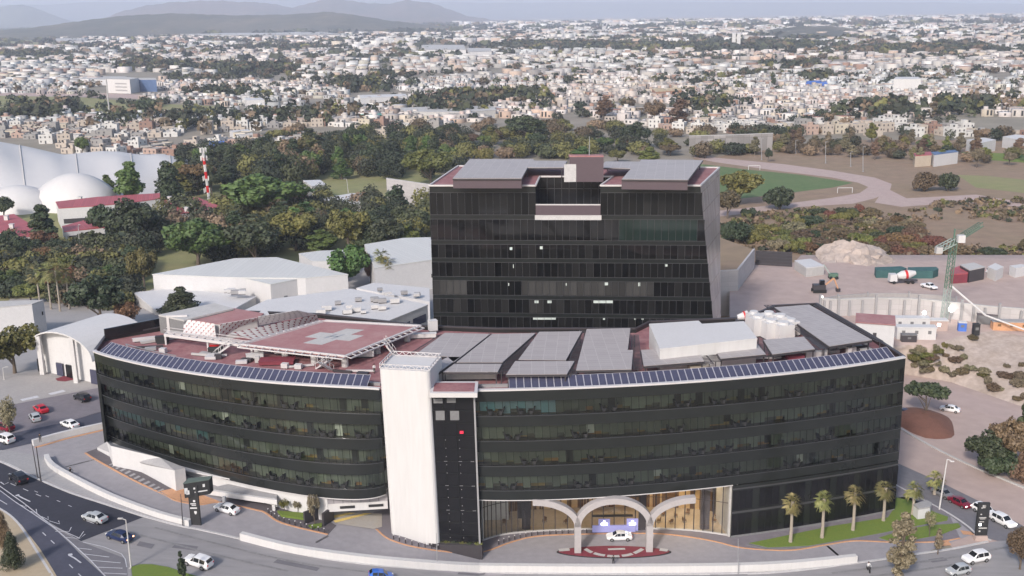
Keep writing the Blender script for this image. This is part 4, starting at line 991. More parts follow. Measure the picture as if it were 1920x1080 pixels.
# assorted roof plant
cnt = 0
labs = ['flat white duct cover beside the left solar row', 'dark box left of the plant screens', 'white pipe bench near the left roof corner', 'black box below the gantry', 'white ledge unit under the helipad', 'low red upstand below the helipad front', 'white duct bench right of the helipad corner', 'small white bench in front of the helipad', 'red box left of the helipad stair', 'white duct near the rear right of the helipad', 'bent white duct hood at the rear of the helipad', 'pale crate under the low wide solar table', 'white railing unit near the right roof end', 'pink box behind the right solar row', 'white tank below the stepped solar table']
for (px, py, a, b, h_, rz, mt), lab in zip(((300, 640, 7, .8, .5, .5, 'white_dirty'), (305, 644, 2.4, 1.2, 1.4, .2, 'black_matt'), (275, 640, 5, .4, .8, .35, 'rim_white'), (405, 664, 2.6, 1.2, 1.2, .1, 'black_matt'), (535, 664, 3.6, 1.6, 1.2, 0, 'white_wall'), (520, 682, 6, 2.6, .8, .05, 'red_dark'), (683, 670, 3.6, 1.2, 1.3, 0, 'white_bright'), (478, 673, 3, 1, 1, .3, 'white_bright'), (402, 655, 2, 1.2, 1, .1, 'tail_red'), (793, 634, 5, 1.2, .9, .1, 'white_bright'), (812, 625, 1.6, 1.2, 2.6, .4, 'white_bright'), (1310, 700, 3.5, 2, 1.5, .1, 'lobby_floor'), (1530, 672, 4, .8, 1.3, .1, 'rim_white'), (1490, 678, 3, 1.4, 1.2, .1, 'red_dark'), (880, 712, 9, 1.2, 1.2, 0, 'white_dirty')), labs):
    p = at(px, py, ZD); t = thing('roof_unit', lab, 'roof equipment', p); m = MB(); m.box(p + Vector((0, 0, h_ * .25)), (a, b, h_ * .75), rz); m.build('casing', mt, t)
    m = MB(); m.box(p, (a * .85, b * .8, h_ * .25), rz); m.build('base', 'metal_dark', t); m = MB(); m.box(p + Vector((0, 0, h_)), (a * 1.04, b * 1.08, .08), rz); m.build('lid', mt, t)
# low pipes, ducts and skylights scattered over the red deck
ru = random.Random(77); places = ['between the left solar row and the gantry', 'on the red deck before the helipad', 'near the right solar row under the tables', 'at the rear of the right wing']
for k in range(34):
    zone = k % 4; px, py = [(ru.uniform(250, 420), ru.uniform(650, 672)), (ru.uniform(440, 690), ru.uniform(676, 704)), (ru.uniform(1210, 1640), ru.uniform(672, 690)), (ru.uniform(1500, 1640), ru.uniform(640, 668))][zone]
    if zone == 0: py = np.interp(px, [250, 420], [650, 676]) + ru.uniform(-6, 4)
    if zone == 1: py = np.interp(px, [440, 690], [684, 704]) + ru.uniform(-8, 2)
    if zone == 2: py = np.interp(px, [1210, 1640], [694, 655]) + ru.uniform(-6, 2)
    p = at(px, py, ZD); a, b, h_ = ru.choice([(3.5, .35, .35), (1.2, .9, .8), (.8, .8, 1.1), (5, .3, .3), (2.0, 1.0, .5)]); rz = ru.uniform(-.3, .3)
    t = thing('roof_duct', ['long thin pipe run', 'low pale equipment box', 'upright vent box', 'thin duct', 'flat skylight'][[3.5, 1.2, .8, 5, 2.0].index(a)] + ' ' + places[zone], 'roof equipment', p, 'small pipes and boxes on the red roof deck'); m = MB(); m.box(p + Vector((0, 0, .12)), (a, b, h_), rz); m.build('casing', ru.choice(['rim_white', 'white_dirty', 'concrete', 'metal_dark', 'rim_white']), t); m = MB(); m.box(p, (a * .9, b * .7, .12), rz); m.build('base', 'metal_dark', t)
# parapet box behind at left
t = thing('terrace_parapet', 'black glass parapet at the far left end of the roof', 'parapet', at(255, 620, ZR)); m = MB(); wallrun(m, [at(197, 634, ZR), at(312, 611, ZR)], .4, ZR, ZR + 1.8); m.build('wall', 'black', t)
p = at(318, 628, ZD); t = thing('roof_portal', 'white square steel portal beside the patterned screens', 'portal', p); m = MB()
for dx in (0, 3.6): m.box(p + Vector((dx, 0, 0)), (.5, .5, 3.6))
m.build('post', 'rim_white', t); m = MB(); m.box(p + Vector((1.8, 0, 3.6)), (4.1, .5, .4)); m.build('beam', 'rim_white', t)

# ================================================================ THE TOWER
tw = thing('office_tower', 'tall black glass tower with rooftop solar tables and a notched terrace', 'tower', at(1060, 640, 14))
ZT = 51.0
F1, F2 = at(805, 350, ZT), at(1313, 350, ZT); K1, K2 = at(859, 313, ZT), at(1349, 316, ZT)
G2 = onrow(1338, 612, F1, F2); sl_ = (G2.x - F2.x) / (ZT - G2.z)
ex = (F2 - F1).normalized(); LT = (F2 - F1).length; ny = Vector((ex.y, -ex.x, 0))
def fr(z): return F2 + ex * (sl_ * (ZT - z)) + Vector((0, 0, z - ZT))
def fl_(z): return Vector((F1.x, F1.y, z))
def rowz(y): return zat(806, y, F1)
zN = rowz(403)
nx0, nx1 = onrow(1004, 351, F1, F2), onrow(1126, 351, F1, F2)
m = MB()       # body below the terrace, then the two horns
def skin(m, lo, hi, z0, z1):
    k = len(lo); n = len(m.v); m.v += [(p.x, p.y, z0) for p in lo] + [(p.x, p.y, z1) for p in hi]
    m.f.append(tuple(range(n + k, n + 2 * k))); m.m.append(0); m.c.append(None)
    for i in range(k): j = (i + 1) % k; m.f.append((n + i, n + j, n + k + j, n + k + i)); m.m.append(0); m.c.append(None)
K2b = Vector((K2.x, K2.y, 0)); K1b = Vector((K1.x, K1.y, 0)); sb = ny * -.35
skin(m, [fl_(0) + sb, fr(0) + sb, K2b, K1b], [fl_(zN) + sb, fr(zN) + sb, K2b, K1b], 0, zN)
m.build('lower_wall', 'black', tw)
nd = 13.5; dv = (K1 - F1).normalized(); b0, b1 = nx0 + dv * 0, nx1; back0, back1 = onrow(1012, 326, nx0 + Vector((0, nd, 0)), nx1 + Vector((0, nd, 0))), onrow(1150, 326, nx0 + Vector((0, nd, 0)), nx1 + Vector((0, nd, 0)))
m = MB(); skin(m, [fl_(zN) + sb, nx0 + sb, back0, K1b], [fl_(ZT) + sb, nx0 + sb, back0, K1b], zN, ZT - .02); m.build('left_wing_wall', 'black', tw)
m = MB(); skin(m, [nx1 + sb, fr(zN) + sb, K2b, back1], [nx1 + sb, fr(ZT) + sb, K2b, back1], zN, ZT - .02); m.build('right_wing_wall', 'black', tw)
m = MB(); skin(m, [back0, back1, K2b, K1b], [back0, back1, K2b, K1b], zN, ZT - .03); m.build('rear_wall', 'black', tw)
roofp = [F1, nx0, back0, back1, nx1, F2, K2, K1]
m = MB(); m.prism([(p.x, p.y) for p in roofp], ZT - .01, ZT + .12); m.build('roof', 'deck_red', tw)
m = MB(); pts = [F1, nx0, back0, back1, nx1, F2, K2, K1, F1]
for a, b in zip(pts, pts[1:]): m.bar(Vector((a.x, a.y, ZT + .25)), Vector((b.x, b.y, ZT + .25)), .35, .35)
m.build('parapet_rim', 'rim_white', tw)
m = MB(); m.prism([(nx0.x + .2, nx0.y - .2), (nx1.x - .2, nx1.y - .2), (back1.x, back1.y - .1), (back0.x, back0.y - .1)], zN + .02, zN + .1); m.build('terrace_floor', 'concrete', tw)
m = MB(); z_ = rowz(402)
m.prism([(nx0.x - .2, nx0.y - .15), (nx1.x + .2, nx1.y - .15), (nx1.x + .2, nx1.y - .6), (nx0.x - .2, nx0.y - .6)], rowz(411), rowz(402.5)); m.build('terrace_edge', 'kerb', tw)
mat('rail_glass', (.09, .067, .08), .3, .08, 1)
m = MB(); m.prism([(nx0.x, nx0.y - .2), (nx1.x, nx1.y - .2), (nx1.x, nx1.y - .3), (nx0.x, nx0.y - .3)], rowz(402.4), rowz(384)); m.build('terrace_railing', 'rail_glass', tw)
m = MB(); m.bar((nx0.x, nx0.y - .25, rowz(383)), (nx1.x, nx1.y - .25, rowz(383)), .25); m.build('handrail', 'rim_white', tw)
for i in range(10):
    a = back0.lerp(back1, i / 10); m = MB(); m.box((a.x, a.y - .1, zN + .1), (.1, .1, ZT - zN)); 
    if i == 0: mm = MB()
    mm.box((a.x, a.y - .1, zN + .1), (.1, .1, ZT - zN))
mm.bar((back0.x, back0.y - .1, (zN + ZT) / 2 + .6), (back1.x, back1.y - .1, (zN + ZT) / 2 + .6), .12); mm.build('recess_mullion', 'facade_trim', tw)
mat('tower_pane', (.5, .5, .5), .07, 0, 1, attr=True, fine=False)
rows_ = [(350.5, 361.5, 402), (403.5, 411, 449.5), (451, 458, 483), (484, 491.5, 517.5), (519, 526, 552), (553.5, 560, 585), (586.5, 593, 618), (620, 626, 650), (652, 660, 684)]
pane = LT / 38
lit = {(2, 566, 12), (2, 752, 12), (2, 1484, 0)}
litpx = [(566, 655, 8, 14), (747, 650, 9, 14), (1490, 755, 8, 11), (552, 868, 3, 14), (895, 868, 3, 12), (1133, 865, 11, 14), (1330, 868, 6, 18), (718, 972, 12, 13), (795, 972, 12, 13), (1115, 972, 58, 13), (765, 1072, 68, 10), (1120, 1072, 6, 12), (1305, 1072, 5, 12), (1350, 1072, 6, 12), (580, 760, 2, 18), (1483, 632, 6, 3)]
tr_ = random.Random(5)
for ri, (yb, y0, y1) in enumerate(rows_):
    zb, z1, z0 = rowz(yb), rowz(y0), rowz(y1); zn = rowz(rows_[ri + 1][0]) if ri + 1 < len(rows_) else z0 - .5
    spans = [(0, None)] if ri > 0 else [(0, (nx0 - F1).length), ((nx1 - F1).length, None)]
    for s0, s1 in spans:
        for z_a, z_b, nm, mt, off in ((z1, zb, 'spandrel', 'facade_dark', .0), (z0 - .12, z0 + .0, 'floor_line', 'facade_trim', .06), (z1 - .02, z1 + .1, 'head_line', 'facade_trim', .05)):
            m = MB(); eb = (s1 if s1 else None); r0 = fr(z_a) if eb is None else F1 + ex * s1; r1 = fr(z_b) if eb is None else F1 + ex * s1
            a, b = F1 + ex * s0, None; o_ = ny * off
            m.face([(a.x + o_.x, a.y + o_.y, z_a), (r0.x + o_.x, r0.y + o_.y, z_a), (r1.x + o_.x, r1.y + o_.y, z_b), (a.x + o_.x, a.y + o_.y, z_b)]); m.build(nm, mt, tw)
        u = s0; wd_end = s1 if s1 else LT + sl_ * (ZT - (z0 + z1) / 2); n = round((wd_end - s0) / pane); i = 0
        while i < n:
            e_ = min(i + 7, n); e_ = n if n - e_ < 3 else e_; m = MB(); mu = MB()
            for k in range(i, e_):
                a = F1 + ex * (s0 + (wd_end - s0) * k / n); b = F1 + ex * (s0 + (wd_end - s0) * (k + 1) / n)
                px_mid = k / n
                g_ = tr_.choice([.005, .006, .008, .009, .011, .015]) * tr_.uniform(.85, 1.2)
                if ri == 5 and px_mid < .55 and tr_.random() < .5: g_ *= 2
                if ri == 4 and (px_mid < .12 or .3 < px_mid < .8): g_ = .045 * tr_.uniform(.7, 1.3)
                c = (g_ * 1.02, g_ * 1.0, g_ * .98)
                if ri == 1 and .68 < px_mid < .95: c = (.012, .022, .018)
                o_ = ny * -.12
                m.face([(a.x + o_.x, a.y + o_.y, z0), (b.x + o_.x, b.y + o_.y, z0), (b.x + o_.x, b.y + o_.y, z1), (a.x + o_.x, a.y + o_.y, z1)], 0, c)
                mu.bar((a.x, a.y, z0), (a.x, a.y, z1), .075, .12)
            wdw = m.build('window', 'tower_pane', tw); mu.build('mullion', 'facade_trim', wdw); i = e_
mat('lit_room', (.30, .33, .31), .7, .35, 1.5, emit=.5)
for zx, zy, hw_, hh in litpx:
    px, py = 780 + zx / 3.177, 260 + zy / 3.177; a = onrow(px - hw_ / 3.177, py, F1 + ny * .01 - ny * .05, F2 + ny * .01 - ny * .05); b = onrow(px + hw_ / 3.177, py, F1 - ny * .04, F2 - ny * .04)
    h = hh / 3.177 * .12 * .62; m = MB(); m.face([(a.x, a.y, a.z - h), (b.x, b.y, b.z - h), (b.x, b.y, b.z + h), (a.x, a.y, a.z + h)]); m.build('lit_window', 'lit_room', tw)
# the right flank in pale panels, back wall edge
m = MB(); a0, a1 = fr(0) + ny * .02, fr(ZT) + ny * .02; m.face([(a0.x + .02, a0.y, 0), (K2.x + .05, K2.y, 0), (K2.x + .05, K2.y, ZT + .1), (a1.x + .02, a1.y, ZT + .1)]); m.build('side_cladding', 'side_glass', tw)
# tower roof tables and penthouse
for lab, q in (('large solar table on the left wing of the tower roof', [(881, 298), (1000, 298), (1001, 301), (1063, 301.5), (1057, 314), (989, 314), (978, 334), (849, 334)]), ('large solar table on the right wing of the tower roof', [(1202, 299), (1318, 300), (1290, 337), (1166, 335.5), (1183, 316), (1122, 314), (1136, 302.5), (1200, 303)])):
    W = [at(x, y, ZT + 2.4) for x, y in q]; c = sum(W, Vector()) / len(W); t = thing('solar_table', lab, 'solar table', (c.x, c.y, ZT + .12), 'raised solar tables on the tower roof')
    m = MB(); m.prism(W, ZT + 2.3, ZT + 2.4); m.build('panel_field', 'solar_grey', t)
    m = MB()
    for i in range(len(W)): m.bar(W[i] - Vector((0, 0, .25)), W[(i + 1) % len(W)] - Vector((0, 0, .25)), .15, .25)
    m.build('frame', 'metal_dark', t)
    for i in range(len(W)): p = W[i].lerp(c, .05); m = MB(); m.bar((p.x, p.y, ZT + .1), (p.x, p.y, ZT + 2.1), .2); m.build('leg', 'metal_dark', t)
    m = MB(); a, b = W[-1], W[-2]
    lo = sorted(W, key=lambda p: p.y)[:2]; m.prism([(lo[0].x, lo[0].y + .3), (lo[1].x, lo[1].y + .3), (lo[1].x, lo[1].y + .5), (lo[0].x, lo[0].y + .5)], ZT + .12, ZT + 2.2); m.build('kick_wall', 'rail_glass', t)
t = block('penthouse', 'small dark purple machine room at the rear centre of the tower roof', 'penthouse', [(1066, 289.5), (1130, 289.5), (1132, 292), (1068, 292)], ZT + 6.0, ZT + .12, 'rail_glass', 'heli_red')
p = at(1078, 300, ZT + 3)
t = thing('penthouse_door', 'pale lift door panel on the tower machine room', 'door', (p.x, p.y, ZT)); m = MB(); dd = min(v[1] for v in [at(1068, 292, ZT + 6)[:]]) - .1; dx = (1074 - 960) * mpp((0, dd, 52)) ; m.box((dx, dd, ZT + .12), (3.2, .1, 4)); m.build('panel', 'kerb', t)
p = at(1105, 291, ZT + 6); t = thing('mast', 'thin pale mast on the tower machine room', 'mast', (p.x, p.y, ZT + 6)); m = MB(); m.tube([(p.x, p.y, ZT + 6), (p.x, p.y, ZT + 10.2)], [.12, .06], 6); m.build('pole', 'metal_grey', t)
# ================================================================ FRONT WALLS, RAMPS, GARAGE
def wall_thing(name, lab, pxs, wd, h, mt, cat='wall', z0=0, n=4, group=None):
    W = [at(x, y, z0) for x, y in smoothpx(pxs, n)]; c = W[len(W) // 2]; m = MB(); 
    if z0 == 0:
        wallrun(m, W, wd, -.3, h); m.drape()
    else: wallrun(m, W, wd, z0, z0 + h)
    return tag(m.build(name, mt, origin=(c.x, c.y, c.z)), lab, cat, group)
wall_thing('barrier_wall', 'low white barrier wall along the left drive, ending at the black totem sign', [(88, 862), (98, 878), (130, 898), (210, 938), (300, 971), (357, 986)], .8, 1.1, 'white_bright', 'barrier')
wall_thing('barrier_wall', 'long low white barrier wall in front of the entrance arches', [(453, 1012), (560, 1038), (700, 1057), (850, 1069), (960, 1072), (1200, 1073), (1440, 1069), (1605, 1054)], .9, 1.3, 'white_bright', 'barrier')
wall_thing('boundary_wall', 'low white wall between the car park and the left drive', [(62, 836), (120, 820), (200, 802)], .6, 1.2, 'white_wall', z0=0)
m = MB(); wallrun(m, [at(x, y) for x, y in ((66, 840), (95, 832), (122, 824), (160, 815), (203, 805))], .5, 0, .15); m.drape(); tag(m.build('orange_kerb_line', 'orange_paint'), kind='structure')
q = [((182, 839), .6), ((225, 857), 1.2), ((275, 872), 2.1), ((327, 882), 4.0), ((347, 877), 4.0), ((300, 858), 4.0), ((208, 836), 4.0), ((200, 828), 2)]
W = [atg(p[0], p[1], z) for p, z in q]; t = thing('ramp_wall', 'thick white wedge shaped ramp wall under the left end of the glass front', 'ramp', (W[3].x, W[3].y, 0))
m = MB(); m.prism([(p.x, p.y) for p in W], -.3, [z for _, z in q], m=0, mtop=1); m.drape(); m.build('wall', ['white_wall', 'concrete'], t)
# ground storey wall of the left wing
li = [i for i in range(NL + 1)]; xg0, xg1 = at(620, 930, ZB).x, at(716, 934, ZB).x
lw = [fac(AL, i, ZB, -.8) for i in range(0, NL + 1)]; lwA = [p for p in lw if p.x < xg0]; lwB = [p for p in lw if p.x > xg1]
m = MB(); wallrun(m, lwA, .4, 0, ZB + .1); m.build('ground_wall', 'white_wall', hosp)
if len(lwB) > 1: m = MB(); wallrun(m, lwB, .4, 0, ZB + .1); m.build('ground_wall', 'white_wall', hosp)
ga, gb = lwA[-1], (lwB[0] if lwB else lw[-1])
m = MB(); wallrun(m, [ga, gb], .5, 7.1, 8.5); m.build('garage_beam', 'white_bright', hosp)
m = MB(); wallrun(m, [ga, gb], .2, 8.5, ZB + .1); m.build('garage_clerestory', 'side_glass', hosp)
m = MB()
for u in (.2, .68): p = ga.lerp(gb, u); q_ = ga.lerp(gb, u + .25); m.box(((p.x + q_.x) / 2, (p.y + q_.y) / 2 - .3, 7.6), ((q_ - p).length, .1, .45), math.atan2(q_.y - p.y, q_.x - p.x))
m.build('beam_slot', 'black_matt', hosp)
m = MB(); m.prism([(ga.x, ga.y + 10), (gb.x, gb.y + 10), (gb.x, gb.y + 10.3), (ga.x, ga.y + 10.3)], 0, 8); m.prism([(ga.x - .3, ga.y), (ga.x, ga.y), (ga.x, ga.y + 10), (ga.x - .3, ga.y + 10)], 0, 8); m.build('garage_wall', 'concrete', hosp)
m = MB(); m.prism([(ga.x, ga.y), (gb.x, gb.y), (gb.x, gb.y + 10), (ga.x, ga.y + 10)], [4.9, 3.5, 3.5, 4.3], [5.0, 3.6, 3.6, 4.4]); m.build('garage_floor', 'paver_light', hosp)
m = MB()
for k in range(3):
    strip(m, [(ga.x + .5 + k * 2.0, ga.y + .5), (ga.x + 3.0 + k * 2.0, ga.y + 9)], .8, 0); m.v[-4:] = [(x, y, 5.06 - (x - ga.x) / (gb.x - ga.x) * 1.4) for x, y, z in m.v[-4:]]
m.build('floor_stripe', 'yellow_paint', hosp)
m = MB()
for k in range(3): fillz = 7.7; m.box((ga.x + 2 + k * 3, ga.y + 5, fillz), (1.4, .2, .1))
m.build('garage_lamp', 'lamp_cold', hosp)  # glowing bars added to brighten the garage; no real fittings
t = thing('ramp_canopy', 'flat grey canopy over the lower ramp behind the black totem', 'canopy', at(455, 935)); q = [(428, 909), (520, 925), (519, 936), (390, 917)]
m = MB(); m.prism([at(x, y, 8.8) for x, y in q], 8.7, 8.95); m.build('roof', 'concrete', t); m = MB(); m.prism([at(x, y, 9.0) for x, y in [(390, 917), (519, 936), (519, 938.5), (389, 919.5)]], 8.2, 9.05); m.build('fascia', 'white_bright', t)
for x, y in ((421, 945), (514, 958)):
    p = at(x, y); m = MB(); m.box((p.x, p.y, p.z), (.5, .5, 8.9 - p.z)); m.build('column', 'white_wall', t)
for lab, a, b, h in (('dark planter wall left of the garage entry, nearer side', (571, 984), (613, 968), 2.3), ('dark planter wall left of the garage entry, beside the yellow floor stripes', (606, 988), (625, 974), 2.4)):
    wall_thing('planter_wall', lab, [a, b], .35, h, 'metal_dark', n=2)
slab('planting_bed', [(520, 957), (575, 962), (572, 972), (528, 966)], 0, .5, 'grass'); slab('planting_bed', [(578, 984), (604, 980), (603, 986), (585, 989)], 0, .4, 'grass')
slab('planting_bed', [(1660, 935), (1715, 930), (1722, 942), (1680, 948)], 0, .2, 'concrete')
hut = block('guard_booth', 'small grey roofed guard booth on the lawn at the right corner', 'booth', [(1713, 945), (1737, 937), (1747, 942), (1744, 950), (1722, 953)], 2.4, .26, 'white_wall', 'concrete')
for (a, b) in (((1714, 953), (1724, 960)), ((1727, 960), (1743, 956))):
    A_, B_ = at(*a, .9), at(*b, .9); m = MB(); m.bar(A_ + Vector((0, -.35, .3)), B_ + Vector((0, -.35, .3)), .12, .9); m.build('window', 'black', hut)

# ================================================================ SIGNS AND POLES
ts = thing('totem_sign', 'black T shaped hospital totem with a boxed head beside the left drive', 'sign', at(368, 984)); P = at(368, 984); k = mpp(P); GZ = P.z
m = MB(); m.box((P.x, P.y, GZ), (1.6, .45, 7.0)); m.build('post_panel', 'black_matt', ts)
m = MB(); m.prism([(P.x - 1.2, P.y - .75), (P.x + 2.5, P.y + .6), (P.x + 2.7, P.y + 2.0), (P.x - .9, P.y + 1.2)], GZ + 5.1, GZ + 7.6); m.build('head', 'black_matt', ts)
mat('totem_top', (.10, .13, .115), .6, .1, 1); m = MB(); m.prism([(P.x - 1.25, P.y - .8), (P.x + 2.55, P.y + .55), (P.x + 2.75, P.y + 2.05), (P.x - .95, P.y + 1.25)], GZ + 7.605, GZ + 7.7); m.build('head_top', 'totem_top', ts)
m = MB(); f = P.y - .25
for x, z, a, h in ((.1, 5.0, .35, .35), (-.1, 4.55, .9, .16), (.0, 4.25, .7, .12), (-.1, 3.6, 1.1, .22), (.15, 2.6, .4, .4)): m.box((P.x + x, f, GZ + z * .83), (a, .04, h))
m.box((P.x + .15, f, GZ + 2.0), (.2, .04, .2))
m.build('lettering', 'white_paint', ts)
m = MB(); nx, ny_ = 3.7, 1.35; L_ = math.hypot(nx, ny_); ux, uy = nx / L_, ny_ / L_
for u, z, a, h in ((.3, 7.2, .5, 1.0), (.55, 7.0, .5, .7), (1.6, 7.9, .3, .3), (3.1, 8.1, .35, .5), (2.6, 7.15, 2.0, .18)): m.box((P.x - 1.2 + ux * u + uy * .05, P.y - .75 + uy * u - ux * .05, GZ + z * .81), (a, .05, h), math.atan2(ny_, nx))
m.build('emblem', 'white_paint', ts)
P = at(1838, 1012); ts = thing('totem_sign', 'tall black rectangular directory totem on a pale base at the right junction', 'sign', P)
m = MB(); m.box((P.x, P.y, .0), (2.3, 1.1, .9), top=.85); m.build('base', 'dirt_pink', ts); m = MB(); m.box((P.x, P.y, .9), (1.95, .45, 6.0)); m.build('panel', 'black_matt', ts)
m = MB(); f = P.y - .25
for x, z, a, h in ((-.05, 6.0, .5, .55), (.15, 6.2, .25, .3), (-.35, 5.9, .25, .25), (-.4, 4.75, .25, .2), (-.1, 4.15, 1.2, .16), (-.1, 3.95, .9, .1), (-.2, 3.4, .8, .14), (.1, 2.2, 1.4, .2), (-.4, 1.6, .3, .25)): m.box((P.x + x, f, z), (a, .04, h))
m.build('lettering', 'white_dirty', ts); m = MB(); m.box((P.x - .4, f, 2.75), (.4, .05, .4)); m.build('blue_icon', 'lamp_cold', ts)

def pole(px, py, topx, topy, r, mt, lab, name='pole', arm=None, group=None, z0=0, lamp=None, cat='pole'):
    P = at(px, py, z0); zt_ = zat(topx, topy, P); T = Vector(((topx - 960) / FPX, 0, 0)); Tt = at(topx, topy, zt_)
    t = thing(name, lab, cat, P, group); m = MB(); Tt = Vector((Tt.x, P.y, zt_)); m.tube([P, P.lerp(Tt, .5), Tt], [r, r * .8, r * .55], 7); m.build('shaft', mt, t)
    m = MB(); m.box(P, (r * 4, r * 4, .12)); m.build('foot_plate', mt, t)
    if arm:
        m = MB(); E = Tt + Vector((arm[0], 0, arm[1])); m.tube([Tt, Tt.lerp(E, .6) + Vector((0, 0, .1)), E], r * .5, 6); m.build('arm', mt, t); m = MB(); m.box(E, (.7, .3, .14)); m.build('lamp_head', mt, t)
    return t
pole(77, 904, 68, 838, .13, 'metal_dark', 'thin dark street pole on the left corner pavement, the right one of two'); pole(71, 897, 59, 831, .1, 'metal_dark', 'thin dark street pole on the left corner pavement, the left one of two')
pole(343, 987, 339, 926, .09, 'metal_dark', 'thin dark pole on the pavement left of the black totem sign')
pole(246, 1066, 236, 975, .14, 'white_dirty', 'white lamp post on the grass island at the bottom left', 'lamp_post', (-.8, .2), cat='lamp post')
pole(820, 1066, 818, 1000, .07, 'metal_grey', 'thin grey pole at the kerb in front of the dark lift shaft'); pole(1384, 1078, 1384, 1010, .07, 'metal_grey', 'thin grey pole at the kerb below the right end of the lobby')
pole(1761, 956, 1777, 862, .16, 'white_bright', 'tall curved white street lamp at the right junction', 'street_lamp', (.9, -.5), cat='street lamp')
pole(151, 485, 147, 422, .16, 'white_dirty', 'pale lamp post in front of the red roofed school', 'lamp_post', (.5, .1), cat='lamp post')
pole(8, 712, 5, 690, .12, 'white_dirty', 'short white lamp post at the left edge of the plaza', 'lamp_post', (1, .2), cat='lamp post')
pole(426, 326, 424, 284, .35, 'white_bright', 'slim white pole in the wood right of the red and white mast'); pole(653, 361, 650, 336, .2, 'white_dirty', 'lit pole in the dark wood', 'lamp_post', (-1.2, .1), cat='lamp post')
pole(581, 392, 581, 376, .2, 'white_dirty', 'short pale pole above the olive trees'); pole(205, 212, 199, 147, .8, 'white_dirty', 'very tall pale column in front of the white and blue building', cat='column')
for i, (x, y, ty, side) in enumerate(((1428, 300, 259, 0), (1548, 306, 266, 0), (1595, 312, 285, 0), (1618, 322, 275, 0), (1492, 288, 263, 0))):
    pole(x, y, x, ty, .25, 'metal_grey', 'thin floodlight pole beside the running track, %s from the left' % ['first', 'third', 'fourth', 'fifth', 'second'][i], 'floodlight_pole', (1.2, 0), 'floodlight poles by the track', cat='floodlight')
# red and white telecom mast
P = at(392, 374); t = thing('telecom_mast', 'red and white telecom mast with white antennas above the wood', 'mast', P); zt_ = zat(386, 282, P)
for k in range(7):
    a, b = P.z + zt_ * k / 7, zt_ * (k + 1) / 7; m = MB(); m.tube([(P.x - .14 * k, P.y, a), (P.x - .14 * (k + 1), P.y, b)], .7, 6); m.build('shaft', 'white_bright' if k % 2 == 0 else 'tail_red', t)
for dz, n in ((0, 6), (-4, 5), (-14, 3), (-20, 3)):
    for k in range(n): a = k * 6.28 / n; m = MB(); m.box((P.x - .9 + 1.5 * math.cos(a), P.y + 1.5 * math.sin(a), zt_ + dz - 1), (.5, .3, 2.4)); m.build('antenna', 'white_bright', t)

# ================================================================ BUILDINGS OF THE CAMPUS
W_, D_ = 'white_wall', 'white_dirty'
block('white_hall', 'large white metal hall with a low gable roof left of the tower', 'warehouse', [(285, 514), (441, 484), (519, 482), (653, 514), (573, 521), (441, 520)], 9.5, 0, W_, 'roof_sheet', wins=[(4, .3, .5, 3.5, 4.8, 'concrete_dark')])
block('white_annex', 'white flat roofed annex standing against the front of the large hall', 'annex', [(441, 518), (507, 533), (573, 520), (500, 500)], 8.5, 0, 'white_bright', 'roof_sheet', wins=[(1, .35, .45, 1, 4, 'concrete_dark'), (1, .75, .8, 1.5, 3, 'concrete_dark')])
block('white_hall', 'long white hall with a ridge roof directly behind the palm pair', 'warehouse', [(683, 458), (756, 446), (830, 444), (830, 484), (702, 502)], 10, 0, W_, 'roof_sheet', wins=[(3, .1, .18, 4, 5.2, 'black')])
block('white_hall', 'small white hall part hidden behind the round green tree', 'warehouse', [(560, 475), (600, 470), (650, 468), (640, 490), (585, 490)], 8, 0, W_, 'roof_sheet')
block('clinic_block', 'wide white flat roofed clinic block behind the helipad', 'building', [(440, 590), (500, 562), (658, 541), (803, 571), (712, 608), (560, 606)], 9, 0, W_, 'white_wall', wins=[(3, .06, .34, 4.6, 6.8, 'solar_blue'), (3, .4, .62, 4.6, 6.6, 'solar_blue')])
block('clinic_block', 'low white flat roof left of the clinic behind the dark spiky tree', 'building', [(250, 548), (330, 540), (480, 556), (420, 590), (290, 580)], 3, 0, D_, 'white_wall')
block('clinic_block', 'low white flat roof between the clinic and the tower', 'building', [(700, 530), (805, 540), (806, 566), (668, 540)], 6, 0, W_, 'white_wall')
block('campus_building', 'white flat roofed building at the left edge of the photo', 'building', [(-60, 566), (82, 562), (60, 570), (-60, 582)], 9, 0, 'white_wall', 'white_dirty', wins=[(1, .2, .3, 5, 6, 'black')])
rts = random.Random(3)
def roofboxes(pxs, n, z, lab):
    c0 = at(*pxs[0], z); z = z + hgt(c0.x, c0.y) + .02
    for i in range(n):
        u, v = rts.random(), rts.random(); a, b, c_, d = [at(x, y, z) for x, y in pxs]; p = a.lerp(b, u).lerp(d.lerp(c_, u), v)
        o = thing('rooftop_unit', lab, 'air conditioner', p, 'air conditioners on the white campus roofs'); m = MB(); s_ = rts.uniform(.9, 2.0); m.box(p + Vector((0, 0, .2)), (s_ * 1.3, s_ * .8, s_ * .6), .2); m.build('casing', 'white_bright' if rts.random() < .6 else 'concrete', o); m = MB(); m.box(p, (s_ * 1.2, s_ * .7, .2), .2); m.build('base', 'metal_dark', o)
roofboxes([(560, 590), (690, 590), (760, 570), (640, 552)], 16, 9, 'small air conditioner on the wide white clinic roof')
roofboxes([(430, 552), (470, 552), (460, 548), (420, 548)], 5, 5, 'air conditioner at the foot of the large white hall'); roofboxes([(705, 560), (795, 562), (780, 548), (710, 543)], 7, 6.1, 'air conditioner on the white roof beside the tower')
